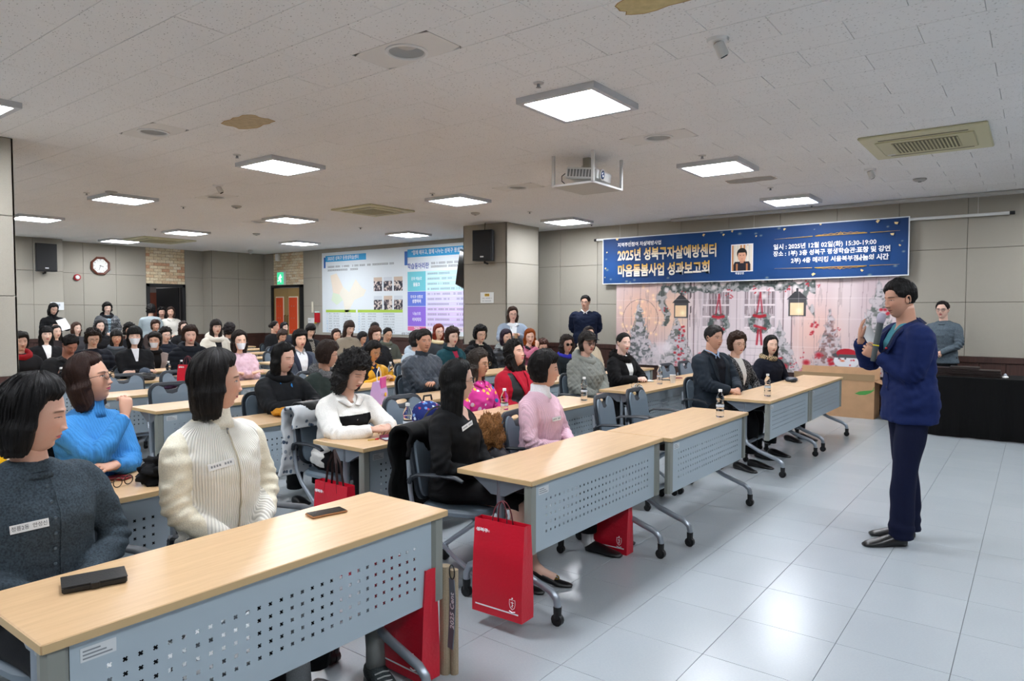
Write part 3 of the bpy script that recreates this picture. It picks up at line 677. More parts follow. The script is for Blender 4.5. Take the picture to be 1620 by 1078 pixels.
    # wreaths with ribbons
    for cx, cy in ((1.98, .78), (2.68, .80)):
        rr_ = np.hypot(x-cx, y-cy); n = nz2(x, y, 22, 31, 2); e = np.clip((.06+n*.05-np.abs(rr_-.13))/.015, 0, 1); over(e, '#4a5653', .95); over(e*np.clip(n*5-.2, 0, 1), '#a9aaa8', .7)
        for s in (-1, 1): over(1.-seg(x, y, cx+.01, cy+.5, cx+s*.045, cy+.16)/.02, '#a81e30', .95); over(1.6-seg(x, y, cx, cy+.1, cx+s*.09, cy+.12)/.022, '#b5202f', .95); over(1.4-seg(x, y, cx+s*.02, cy-.12, cx+s*.04, cy-.36)/.018, '#a81e30', .95)
        over(1.5-seg(x, y, cx-.08, cy-.05, cx+.1, cy-.1)/.02, '#b5202f', .9); over(1.5-np.hypot((x-cx)/.05, (y-cy+.0)/.04), '#b9b2b4', .9)
    # lanterns
    for cx, cy in ((1.30, 1.02), (3.28, 1.06)):
        over(((np.abs(x-cx) < .135) & (np.abs(y-cy) < .15))*1., '#4b4a4c'); over(((np.abs(x-cx+.01) < .105) & (y > cy-.13) & (y < cy+.07)), '#f1cfa4'); over(np.exp(-((x-cx-.03)**2+(y-cy+.06)**2)/.002), '#fff0c8')
        over(((y > cy+.12) & (y < cy+.25) & (np.abs(x-cx) < .17-(y-cy-.12)*1.0)), '#3c3b3e'); over(((np.abs(x-cx) < .02) & (y > cy+.24) & (y < cy+.30)), '#3c3b3e')
    # snowman with a red hat and scarf
    cx, cy = 4.02, .22
    over(2.-1.*np.hypot((x-cx)/.12, (y-cy)/.085)*1.8/1., '#dfe0e4') if False else over((1-np.hypot((x-cx)/.19, (y-cy)/.12))*12, '#dcdde2')
    over((1-np.hypot((x-cx)/.215, (y-cy-.085)/.055))*12*(y > cy+.05), '#4d5154'); over((1-np.hypot((x-cx)/.15, (y-cy-.12)/.075))*12*(y > cy+.1), '#b01c2c')
    for s in (-1, 1): over(1.5-np.hypot(x-cx+.06-s*.045, y-cy-.035)/.012, '#22252a')
    over(1.5-np.hypot((x-cx+.055)/.03, (y-cy+.0)/.014), '#e0714a'); over(((np.abs(y-cy+.125) < .03) & (np.abs(x-cx) < .17)), '#b5283a'); over(((np.abs(y-cy+.125) < .03) & (np.abs(x-cx) < .17) & (np.abs((x*22) % 1-.5) < .2)), '#e8d8da')
    sn = nz2(x, y, 6, 41, 3); over(np.clip((.1+sn*.1-y)/.03, 0, 1), '#c9b9bc', .5)
    for i in range(60): a, b = r.uniform(2.7, 4.7), r.uniform(0, .35); over(1.5-np.hypot(x-a, y-b)/.012, '#b5202f', .8)
    for fy in (.42, .87, 1.2): over((np.abs(y-fy) < .004)*1., '#f0e6e8', .35)
    for fx in (.9, 2.1, 3.3): over((np.abs(x-fx) < .004)*1., '#f0e6e8', .3)
    return c
thing('backdrop', 'printed cloth backdrop of snowy trees, wreaths and lanterns below the banner', 'backdrop', (DX0, 11.70, .58), me=cgrid(DW, DH, 520, 172, backdrop, 'backdrop', lambda x, z: (.008*np.sin(x*5)+.004*np.sin(x*13), x*0), .7))
# ---------------------------------------------------------------- poster sheet on the far wall
PX0, PZ0 = -15.22, 1.0
ps = thing('wall_poster', 'huge white information sheet with map, tables and coloured rows on the far wall', 'poster', (PX0, Y1-.01, PZ0), me=MB().box((0, -.004, 0), (5.6, 0, 2.1)).mesh('p', mat('#dfe6ea', .5)))
def rect(par, name, x0, z0, x1, z1, col, d=.006, parent_only=None):
    return link(name, MB().box((x0, -d, z0), (x1, -.004, z1)).mesh(name, mat(col, .5)), par)
rect(ps, 'title_bar', .15, 1.86, 1.75, 2.02, '#2f9fd8'); rect(ps, 'title_bar_end', .08, 1.70, .15, 1.98, '#1b5fae'); rect(ps, 'title_bar', 3.22, 1.84, 5.6, 2.03, '#2f9fd8'); rect(ps, 'title_bar_end', 3.12, 1.66, 3.22, 1.99, '#1b5fae')
MT = mat('#3b4046', .6)
put_text(ps, '2025년 성북구 동평생학습센터', .24, 1.94, .115, M_TW, .002, .85, y=-.007)
put_text(ps, '“함께 배우고, 함께 나누는 성북구 평생학습동아리”', 3.36, 1.94, .12, M_TW, .002, .80, y=-.007)
put_text(ps, '학습동아리란', 3.22, 1.62, .15, mat('#2b48a5', .5), .003, .85, y=-.006)
rl = random.Random(3)
def lines(par, specs, m, name='small_print'):
    mb = MB()
    for x, z, w, h in specs:
        a = x
        while a < x+w:
            g_ = h*rl.uniform(.5, .9); 
            if rl.random() < .85:
                mb.box((a, -.0065, z-h*.5), (a+g_*.8, -.006, z-h*.3)); mb.box((a, -.0065, z+h*.1), (a+g_*.6, -.006, z+h*.3)); mb.box((a+g_*.55, -.0065, z-h*.4), (a+g_*.75, -.006, z+h*.4))
            a += g_
    o = link(name, mb.mesh(name, m), par); o['kind'] = 'stuff'; return o
lines(ps, [(.24, 1.73, 2.5, .05), (.24, 1.64, 1.2, .05), (3.95, 1.68, 1.5, .05), (3.95, 1.60, 1.1, .05)], MT)
def blob(par, name, pts, col): return link(name, MB().add([(x, -.006, z) for x, z in pts], [tuple(range(len(pts)))]).mesh(name, mat(col, .6)), par)
blob(ps, 'map_area', [(.35, 1.5), (.6, 1.55), (.75, 1.35), (.85, 1.2), (.7, 1.0), (.45, 1.05)], '#eadcca'); blob(ps, 'map_area', [(.45, 1.05), (.7, 1.0), (.85, .85), (.6, .72), (.38, .85)], '#d9e6cf')
blob(ps, 'map_area', [(.85, 1.2), (1.1, 1.05), (1.35, 1.38), (1.6, 1.15), (1.75, 1.1), (1.65, .95), (1.3, .85), (1.1, .6), (.95, .45), (.85, .85), (.7, 1.0)], '#e9e4d6')
for k in range(6):
    x, z = 2.03+.36*(k % 3), 1.06 if k < 3 else .60
    def pf(u, v, k=k):
        n = nz2(u, v, 22, 50+k, 2)[:, None]; c = np.where(n > .15, hx('#d9cdc4'), np.where(n > -.1, hx('#6a5f64'), hx('#2b2f3a'))); return np.where((v > .24)[:, None], hx('#cfd6dc' if k % 2 else '#cdb9a8'), c)
    link('photo', cgrid(.30, .34, 22, 24, pf), ps, loc=(x, -.006, z))
rect(ps, 'table_header', .15, .80-.27, 1.35, .86-.26, '#a9c94a'); rect(ps, 'table_header', 1.42, .80-.27, 3.05, .86-.26, '#a9c94a')
mb = MB()
for k in range(9):
    z = .53-.065*k
    mb.box((.15, -.0062, z), (1.35, -.006, z+.003)); mb.box((1.42, -.0062, z), (3.05, -.006, z+.003))
for x in (.15, .24, .42, .82, 1.35, 1.42, 1.52, 1.75, 2.3, 3.05): mb.box((x, -.0062, 0.02), (x+.003, -.006, .53))
link('table_rules', mb.mesh('t', mat('#b6c2c9', .6)), ps)
lines(ps, [(a, .50-.065*k, w, .028) for k in range(8) for a, w in ((.27, .12), (.46, .24), (.86, .3), (1.56, .13), (1.8, .3), (2.36, .4))], mat('#78828a', .6), 'table_print')
lines(ps, [(a, .50-.065*k, .03, .03) for k in range(8) for a in (.18, 1.45)], mat('#4aa9dc', .6), 'table_numbers')
rows = [('#7fd0d9', .80, 1.50, '#c2e6ec', 4), ('#6d83dc', .44, .79, '#cfcdec', 3), ('#9a78dc', .0-.05+.0, .43, '#d3c3ea', 4)]
z = 1.50
for col, bg, n, t1, t2 in (('#6cc6d2', '#bfe6ec', 4, '문화·예술로', '물들고'), ('#5f78d6', '#d3cdee', 3, '지식과 성찰로', '성장하며'), ('#8e6ad6', '#d7c6ec', 4, '나눔으로', '이어지다')):
    hgt = .118*n; rect(ps, 'category_cell', 3.22, z-hgt+.01, 3.82, z, col)
    put_text(ps, t1, 3.52, z-hgt*.36, .085, M_TW, .001, .85, y=-.007, align='CENTER'); put_text(ps, t2, 3.52, z-hgt*.66, .095, M_TW, .003, .85, y=-.007, align='CENTER')
    for k in range(n): rect(ps, 'table_row', 3.84, z-.118*(k+1)+.008, 5.35, z-.118*k-.004, bg)
    lines(ps, [(3.88, z-.118*(k+.5), rl.uniform(.6, .85), .045) for k in range(n)]+[(4.78, z-.118*(k+.5), rl.uniform(.2, .42), .045) for k in range(n)], mat('#5d6480', .6))
    z -= hgt
rect(ps, 'category_cell', 3.22, z-.10, 3.82, z, '#e0709c'); put_text(ps, '그리고', 3.52, z-.05, .08, M_TW, .002, .85, y=-.007, align='CENTER'); rect(ps, 'table_row', 3.84, z-.10, 5.35, z-.006, '#ecd9e6')
lines(ps, [(3.88, z-.05, 1.3, .045)], mat('#5d6480', .6)); put_text(ps, '성북구평생학습관', 3.0, z-.19, .09, mat('#4a4f55', .6), 0, .85, y=-.006)
for k in range(5): rect(ps, 'side_photo', 5.42, .1+.22*k, 5.6, .26+.22*k, ('#54606e', '#c9a48a', '#8fb3cf', '#3e4650', '#9d8f86')[k])
# ---------------------------------------------------------------- people
def m_skin(tone, lip='#a8514e', open_=.0042, brow='#2a201c', age=0.):
    k = ('skin', tone, lip, open_, brow, age)
    if k in _mc: return _mc[k]
    n = N('skin'); t8 = lin(tone); g8 = (t8[0]+t8[1]+t8[2])/3; t8 = tuple((v*.9+.1*g8)*.93+.05 for v in t8[:3])+(1,); at = n.n('ShaderNodeAttribute', attribute_name='fc'); sp = n.n('ShaderNodeSeparateXYZ'); n.put(sp.inputs[0], at.outputs['Vector'])
    Y = Ex(n, sp.outputs[0]); Z = Ex(n, sp.outputs[1]); F = Ex(n, sp.outputs[2]); ay = Y.abs()
    t = t8; red = (min(1, t[0]*1.02), t[1]*.74, t[2]*.70, 1)
    col = n.mix(n.ramp(n.noise(55, 3, n.obj()), .3, .7, 0, .22), t, red)
    def gau(cy, cz, sy, sz):
        a = (ay-cy)*(1/sy); b = (Z-cz)*(1/sz); return (a.sq()+b.sq()).op('MULTIPLY', -1.).op('EXPONENT')
    def layer(m, c, s=1.):
        nonlocal col; col = n.mix((m*F*s).op('MINIMUM', 1.).s, col, lin(c) if isinstance(c, str) else c)
    layer(gau(.038, -.03, .022, .02), red, .35); layer(gau(0, -.04, .014, .012), red, .35)
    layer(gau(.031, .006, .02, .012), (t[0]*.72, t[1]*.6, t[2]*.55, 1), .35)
    layer(((.0042-((ay-.0075).sq()+(Z+.0485).sq()).op('SQRT'))).soft(.0015), '#4a2722', .7)
    dy = (ay-.0315)*(1/.0155); par = 1.-dy.sq(); cz = .0005
    top = (par*open_)+cz; bot = cz-(par*(open_*.75))
    eye = (top-Z).mn(Z-bot).soft(.0006)*(par.soft(.02))
    iris = (.0056-((ay-.031).sq()+(Z-cz-.0006).sq()).op('SQRT')).soft(.0007)
    layer(eye, '#cfc6c0'); layer(eye*iris, '#1c110d')
    layer((.0013-(Z-top).abs()).soft(.0007)*((1.12-dy.abs()).soft(.05)), '#1f1512', .9)
    layer((.0007-(Z-top-.004).abs()).soft(.0006)*((1.-dy.abs()).soft(.1)), red, .6)
    bz = .0215+((ay-.030)*-.06)-((ay-.034).sq()*6.)
    layer((.0034-(Z-bz).abs()).soft(.002)*((.0195-(ay-.032).abs()).soft(.003)), brow, .75)
    lp = 1.-(ay*(1/.0235)).sq(); up_ = -.0655+lp*.0066; lo = -.0655-lp*.0085
    layer((up_-Z).mn(Z-lo).soft(.0009), lip); layer((.0007-(Z+.0655).abs()).soft(.0006)*lp.soft(.05), '#5a2522', .8)
    if age: layer((.0008-((ay-.030)*.9+(Z+.045)*.45).abs()).soft(.001)*((.02-(Z+.05).abs()).soft(.004)), red, .6)
    n.base(col, .48, spec=.4); n.b.inputs['Subsurface Weight'].default_value = .0
    n.bump(n.noise(260, 2, n.obj()), .0006, .5); _mc[k] = n.m; return n.m
def m_hair(c, c2=None):
    k = ('hair', c, c2)
    if k in _mc: return _mc[k]
    n = N('hair'); at = n.n('ShaderNodeAttribute', attribute_name='hs')
    v = n.noise(1., 3, n.map(at.outputs['Vector'], (110, 3, 1))); f = n.ramp(v, .3, .7)
    a = lin(c); b = lin(c2) if c2 else tuple(min(1, x*1.7+.002) for x in a[:3])+(1,)
    n.base(n.mix(f, a, b), n.ramp(v, .3, .7, .62, .45), spec=.2); n.bump(v, .0025, .8); _mc[k] = n.m; return n.m
def warp(n, dens, a, b):
    x = np.linspace(a, b, 2000); c = np.cumsum(dens(x)); c = (c-c[0])/(c[-1]-c[0]); return np.interp(np.linspace(0, 1, n), c, x)
def head_surf(a, e, bumps=True, fem=1.):
    ca, sa, ce, se = np.cos(a), np.sin(a), np.cos(e), np.sin(e)
    z = np.where(se > 0, .118*se, .122*se); k = np.clip(-z/.122, 0, 1)
    ce2 = ce**(1-.52*k); fr = np.clip(ca*1.4, 0, 1)
    x = np.where(ca > 0, .088, .100)*ca*np.where(ca > 0, ce2, ce)
    y = .0745*sa*ce2
    y = y*(1-(.27+.03*fem)*k**1.7); x = np.where(ca > 0, x*(1-.12*k**2), x*(1-.38*k))
    flat = np.clip((x-.05)/.04, 0, 1)*.004; x = x-flat*np.clip(1-np.abs(y)/.05, 0, 1)
    if bumps:
        G = lambda cy, cz, sy, sz: np.exp(-((np.abs(y)-cy)/sy)**2-((z-cz)/sz)**2)
        t = np.clip((.012-z)/.05, 0, 1); ridge = np.where(z > -.038, .003+.0145*t**1.5, (.0175)*np.exp(-((z+.038)/.008)**2))*np.clip((.03-z)/.02, 0, 1)
        w = .0085+.005*t; x = x+fr*(ridge*np.exp(-(y/w)**2)+.010*G(.0125, -.0415, .0065, .0075)-.0085*G(.030, .002, .0145, .0105)+.0055*G(.031, .000, .0115, .0065)
            +.0045*G(.028, .022, .022, .006)+.004*G(.040, -.030, .017, .018)+.0075*G(0, -.064, .027, .02)+.0038*G(0, -.0605, .016, .0035)+.003*G(0,.075,.06,.035)+.0035*G(.045,-.05,.02,.03)+.0045*G(0, -.0712, .014, .0045)-.0035*G(0, -.0655, .022, .0015)-.004*G(0, -.084, .014, .006)+.006*G(0, -.100, .016, .012))
    return np.stack([x, y, z], -1)
def head_grid(na, ne):
    a = warp(na+1, lambda t: .55+1.7*np.exp(-(t/.62)**2), -PI, PI)[:-1]; e = warp(ne, lambda t: .6+1.5*np.exp(-((t+.22)/.42)**2), -PI/2+.02, PI/2-.02)
    A, E_ = np.meshgrid(a, e); P = head_surf(A, E_)
    fc = np.stack([P[..., 1], P[..., 2], np.clip(np.cos(A)*6-.6, 0, 1)], -1); return P, fc
def Rz(a): c, s = math.cos(a), math.sin(a); return np.array([[c, -s, 0], [s, c, 0], [0, 0, 1]])
def Ry(a): c, s = math.cos(a), math.sin(a); return np.array([[c, 0, s], [0, 1, 0], [-s, 0, c]])
def Rx(a): c, s = math.cos(a), math.sin(a); return np.array([[1, 0, 0], [0, c, -s], [0, s, c]])
def smooth_path(P, n):
    P = np.asarray(P, float); d = np.r_[0, np.cumsum(np.linalg.norm(np.diff(P, axis=0), axis=1))]; t = np.linspace(0, d[-1], n)
    # quadratic rounding through interpolation plus smoothing
    Q = np.stack([np.interp(t, d, P[:, i]) for i in range(3)], 1)
    for _ in range(max(1, n//5)): Q[1:-1] = .25*Q[:-2]+.5*Q[1:-1]+.25*Q[2:]
    return Q, t/d[-1]
def hand(mb, W, d, nrm, curl=.5, side=1, s=1., n=8, spread=.06, thumb=.6, curls=None):
    """wrist W, direction d, back-of-hand normal nrm, side +1 = thumb towards cross(d, nrm)"""
    d = np.array(d, float); d /= np.linalg.norm(d); nrm = np.array(nrm, float); nrm -= d*(nrm@d); nrm /= np.linalg.norm(nrm); l = np.cross(d, nrm)*side
    W = np.array(W, float); P = lambda x, y, z: W+s*(d*x+l*y+nrm*z)
    an = np.arange(12)*2*PI/12; rings = []
    for x, w, h, o in ((-.03, .024, .018, 0), (0, .025, .018, 0), (.02, .032, .017, 0), (.05, .040, .0155, 0), (.078, .041, .013, 0), (.092, .037, .009, -.002)):
        rings.append(np.array([P(x, w*math.copysign(abs(math.cos(t))**.8, math.cos(t)), h*math.copysign(abs(math.sin(t))**.8, math.sin(t))+o) for t in an]))
    mb.loft(rings)
    L = (.062, .073, .069, .054)
    for i in range(4):
        y = .030-.0195*i; c = curl if curls is None else curls[i]; ang = spread*(1.5-i); p = np.array([.080-.004*abs(i-1), y, 0.]); pts = [p-np.array([.02, 0, 0]), p]; th = c*.45
        for k, f in enumerate((.45, .30, .25)):
            p = p+L[i]*f*np.array([math.cos(th)*math.cos(ang), math.sin(ang)*math.cos(th), -math.sin(th)]); pts.append(p); th += c*(1.0 if k == 0 else .7)
        pts = [P(*q) for q in pts]; Q, t = smooth_path(pts, 9 if n > 6 else 6)
        mb.tube(Q, np.interp(t, [0, .3, .62, .9, 1], [.0088, .0090, .0082, .0068, .004])*s, n)
    p = np.array([.022, .024, -.004]); th = thumb; pts = [P(*p), P(*(p+np.array([.022, .020*1.0, -.008]))), P(*(p+np.array([.05, .034-.012*th, -.016]))), P(*(p+np.array([.074, .036-.03*th, -.024])))]
    Q, t = smooth_path(pts, 8); mb.tube(Q, np.interp(t, [0, .35, .6, .9, 1], [.0125, .0115, .0098, .008, .0045])*s, n)
def elbow(S, W, L1, L2, pole):
    S, W = np.array(S, float), np.array(W, float); v = W-S; D = np.linalg.norm(v); D2 = min(D, (L1+L2)*.985); v /= D
    a = (L1*L1-L2*L2+D2*D2)/(2*D2); h = math.sqrt(max(1e-6, L1*L1-a*a)); p = np.array(pole, float); p -= v*(p@v); p /= np.linalg.norm(p)+1e-9
    return S+v*a+p*h
def sring(c, hw, hd, R_=None, n=28, ex=2.5):
    t = np.arange(n)*2*PI/n; q = 2/ex
    y = hw*np.sign(np.cos(t))*np.abs(np.cos(t))**q; x = hd*np.sign(np.sin(t))*np.abs(np.sin(t))**q
    P = np.stack([x, y, np.zeros(n)], 1)
    if R_ is not None: P = P @ R_.T
    return P+np.asarray(c)
def remeshed(mb, voxel, smooth=4):
    me = mb.mesh('tmp', M_BLK); o = bpy.data.objects.new('tmp', me); COL.objects.link(o)
    m = o.modifiers.new('r', 'REMESH'); m.mode = 'VOXEL'; m.voxel_size = voxel; m.use_smooth_shade = True
    s = o.modifiers.new('s', 'SMOOTH'); s.factor = .6; s.iterations = smooth
    dg = bpy.context.evaluated_depsgraph_get(); r = bpy.data.meshes.new_from_object(o.evaluated_get(dg), depsgraph=dg)
    bpy.data.objects.remove(o); bpy.data.meshes.remove(me); return r
def get_co(me): a = np.empty(len(me.vertices)*3); me.vertices.foreach_get('co', a); return a.reshape(-1, 3)
def get_no(me): a = np.empty(len(me.vertices)*3, np.float32); me.vertex_normals.foreach_get('vector', a); return a.reshape(-1, 3).astype(float)
def split_faces(me, mask, mats):
    """two meshes from one: faces where mask, and the rest"""
    nf = len(me.polygons); V = get_co(me); F = [tuple(p.vertices) for p in me.polygons]; out = []
    for sel, m in ((False, mats[0]), (True, mats[1])):
        fs = [f for f, k in zip(F, mask) if bool(k) == sel]; ids = sorted({i for f in fs for i in f}); mp = {j: i for i, j in enumerate(ids)}
        r = bpy.data.meshes.new('part'); r.from_pydata(V[ids].tolist() if ids else [], [], [[mp[i] for i in f] for f in fs]); r.materials.append(m)
        r.polygons.foreach_set('use_smooth', [True]*len(r.polygons)); out.append(r)
    return out
def bisect(me, planes):
    import bmesh
    bm = bmesh.new(); bm.from_mesh(me)
    for co, no in planes: bmesh.ops.bisect_plane(bm, geom=bm.verts[:]+bm.edges[:]+bm.faces[:], plane_co=co, plane_no=no, dist=1e-5)
    bm.to_mesh(me); bm.free()
# cloth materials
def m_cloth(c, kind='plain', c2=None, rough=.85):
    k = ('cloth', c, kind, c2)
    if k in _mc: return _mc[k]
    n = N('cloth'); p = n.obj(); col = lin(c); b2 = lin(c2) if c2 else None
    if kind == 'rib':
        sx = n.n('ShaderNodeSeparateXYZ'); n.put(sx.inputs[0], p); an_ = Ex(n, sx.outputs[1]).op('ARCTAN2', Ex(n, sx.outputs[0])+.05); cx_ = n.n('ShaderNodeCombineXYZ'); n.put(cx_.inputs[1], an_); w = n.n('ShaderNodeTexWave', i_Scale=5.6, i_Distortion=0.); w.bands_direction = 'Y'; n.put(w.inputs[0], cx_.outputs[0]); w.inputs['Detail'].default_value = 0
        n.base(n.mix(n.ramp(w.outputs[0], 0, .6), tuple(x*.74 for x in col[:3])+(1,), col), .9, spec=.2); n.bump(w.outputs[0], .003, .8)
    elif kind == 'cable':
        w = n.n('ShaderNodeTexWave', i_Scale=22., i_Distortion=2.5); w.bands_direction = 'Y'; n.put(w.inputs[0], n.map(p, (1, 1, .35))); w.inputs['Detail Scale'].default_value = 6.
        f = n.noise(70, 2, p); n.base(n.mix(n.ramp(w.outputs[0], 0, .5), tuple(x*.86 for x in col[:3])+(1,), col), .9, spec=.2); n.bump(n.mix(.3, w.outputs[0], f), .003, .8)
    elif kind in ('flower', 'floral_bag', 'toile'):
        v = n.n('ShaderNodeTexVoronoi', i_Scale=22. if kind == 'flower' else 34.); n.put(v.inputs['Vector'], p); h = n.n('ShaderNodeSeparateColor'); n.put(h.inputs[0], v.outputs['Color'])
        d = n.ramp(v.outputs['Distance'], .42, .5); x = n.mix(n.ramp(h.outputs[0], .3, .35), lin(c2.split()[0]), lin(c2.split()[1])); x = n.mix(n.ramp(h.outputs[1], .62, .66), x, lin(c2.split()[2]))
        x = n.mix(n.ramp(h.outputs[2], .5, .52, 0, 1), x, col); n.base(n.mix(d, x, col), .8, spec=.2)
    elif kind == 'speck':
        f = n.noise(130, 2, p); n.base(n.mix(n.ramp(f, .57, .62), col, b2), .85, spec=.25); n.bump(f, .002, .5)
    elif kind == 'check':
        ch = n.n('ShaderNodeTexChecker', i_Scale=60.); n.put(ch.inputs[0], n.map(p, (1, 1, 1), (.6, .3, .7))); ch.inputs[1].default_value = col; ch.inputs[2].default_value = b2; n.base(ch.outputs[0], .8)
    elif kind == 'shell':
        n.base(n.mix(n.ramp(n.noise(9, 3, p), .3, .7), tuple(x*.8 for x in col[:3])+(1,), tuple(min(1, x*1.15) for x in col[:3])+(1,)), rough if rough != .85 else .5, spec=.4); n.bump(n.noise(60, 3, p), .002, .4)
    elif kind == 'melange':
        f = n.noise(160, 3, p); n.base(n.mix(n.ramp(f, .3, .7), tuple(x*.6 for x in col[:3])+(1,), tuple(min(1, x*1.35) for x in col[:3])+(1,)), .95, spec=.15); n.bump(f, .002, .6)
    elif kind == 'fur':
        f = n.noise(150, 3, n.map(p, (1, 1, .5))); n.base(n.mix(n.ramp(f, .3, .7), tuple(x*.45 for x in col[:3])+(1,), tuple(min(1, x*1.5) for x in col[:3])+(1,)), .9, spec=.2); n.bump(f, .008, 1.)
    else:
        f = n.noise(220, 2, p); n.base(n.mix(n.ramp(f, .3, .7), tuple(x*.85 for x in col[:3])+(1,), tuple(min(1, x*1.1) for x in col[:3])+(1,)), rough, spec=.2); n.bump(f, .0012, .5)
    _mc[k] = n.m; return n.m
M_MASK = mat('#dfe3ea', .8); M_GLF = mat('#3a2a22', .3, .4); M_GLG = mat('#b08a5a', .25, .8); M_GLB = mat('#101216', .3); M_GLS = mat('#8d8f92', .25, .8)
M_SHOE = mat('#0c0c0e', .35); M_TAG = mat('#eceeef', .6)
gl = N('lens glass'); gl.base((.9, .93, .95, 1), .02); gl.b.inputs['Transmission Weight'].default_value = 1; gl.b.inputs['IOR'].default_value = 1.05; M_LENS = gl.m
M_SUNL = mat('#1a1413', .1)
HAIR = {
 # opening half-angle at eye level / hairline elevation / thickness / fall length L / curtain radius / curl / bangs / part
 'bob':   dict(A=1.14, hl=.80, th=.024, L=.155, rc=.112, curl=.003, part=.25),
 'bobs':  dict(A=1.18, hl=.72, th=.025, L=.130, rc=.110, curl=.003, part=.3),
 'long':  dict(A=1.10, hl=.80, th=.016, L=.30, rc=.104, curl=.006, part=.2),
 'longb': dict(A=1.08, hl=.35, th=.018, L=.26, rc=.102, curl=.005, part=0),
 'shoul': dict(A=1.12, hl=.75, th=.018, L=.21, rc=.108, curl=.010, part=.2),
 'bangs': dict(A=1.08, hl=.30, th=.020, L=.165, rc=.102, curl=.004, part=0),
 'perm':  dict(A=1.32, hl=.68, th=.034, L=.075, rc=.112, curl=.016, part=.1),
 'permb': dict(A=1.08, hl=.55, th=.040, L=.155, rc=.128, curl=.024, part=.0),
 'permm': dict(A=1.05, hl=.70, th=.026, L=.19, rc=.118, curl=.016, part=.2),
 'short': dict(A=1.30, hl=.60, th=.030, L=.085, rc=.102, curl=.007, part=.2, ear=1),
 'pixie': dict(A=1.22, hl=.48, th=.028, L=.085, rc=.104, curl=.010, part=.3),
 'man':   dict(A=1.55, hl=.66, th=.019, L=.07, rc=.090, curl=.006, part=.2, man=1),
 'bun':   dict(A=1.55, hl=.80, th=.013, L=.08, rc=.09, curl=.003, part=.1, man=1),
}
def hair_R(a, e, S, seed):
    Pb = head_surf(a, e, False); rb = np.linalg.norm(Pb, axis=-1); ce, se = np.cos(e), np.sin(e)
    q = lambda x, w: 1/(1+np.exp(-np.clip(x/w, -30, 30)))
    nz = vnoise(np.stack([a*7, e*0+seed, e*0], -1).reshape(-1, 3), seed).reshape(a.shape); nz2_ = vnoise(np.stack([a*26, e*2+seed, e*0], -1).reshape(-1, 3), seed+3).reshape(a.shape)
    aa = np.abs(a); A = S['A']+.05*nz; 
    hl = S['hl']+S['part']*.35*np.cos((a-.35)*3.0)*np.exp(-(a/.9)**2)+.05*nz2_
    A = np.where(e > hl-.5, A-np.clip((e-(hl-.5))/.5, 0, 1)*(A*.25), A)      # opening narrows towards the hairline
    if S.get('man'): A = A-np.clip((e+.05)/.25, 0, 1)*.55*(e < hl+.2)+0; lowb = q(e+.42+.15*np.clip((aa-1.6)/1.2, 0, 1)*-1, .04)
    inside = q(A-aa, .035)*q(hl-e, .035)
    cov = 1-inside
    th = S['th']*(.8+.35*np.clip(se, 0, 1))*(1+.18*nz2_)*np.where(se < -.55, np.clip((se+.95)/.4, 0, 1), 1)
    out = rb+th
    L = S['L']*(1+.05*nz+.035*nz2_); rc = S['rc']*(1+.03*nz2_)
    tb = np.clip(rc*np.clip(-se, 0, 1)/np.maximum(ce, .05)/L, 0, 1); rc = rc*(1-(.15 if S['L'] < .2 else .08)*tb**3)
    cur = np.minimum(rc/np.maximum(ce, .05), L/np.maximum(-se, .02))
    out = np.where(se < -.05, np.maximum(np.minimum(out, L/np.maximum(-se, .02)), cur*np.clip((-se-.05)/.25, 0, 1)+out*(1-np.clip((-se-.05)/.25, 0, 1))*(cur > 0)), out)
    if S.get('man'): out = rb+S['th']*np.clip((e+.30)/.85, .06, 1)*(1+.25*nz2_)*(1-.4*np.exp(-((aa-1.5)/.45)**2)*(e < .9)); cov = cov*np.where(se < 0, q(e+.50, .05), 1)
    fr = q(1.28-aa, .1)*q(-.45-e, .05)       # keep the throat free
    cov = cov*(1-fr)
    return cov*out+(1-cov)*(rb*.80), cov, rb
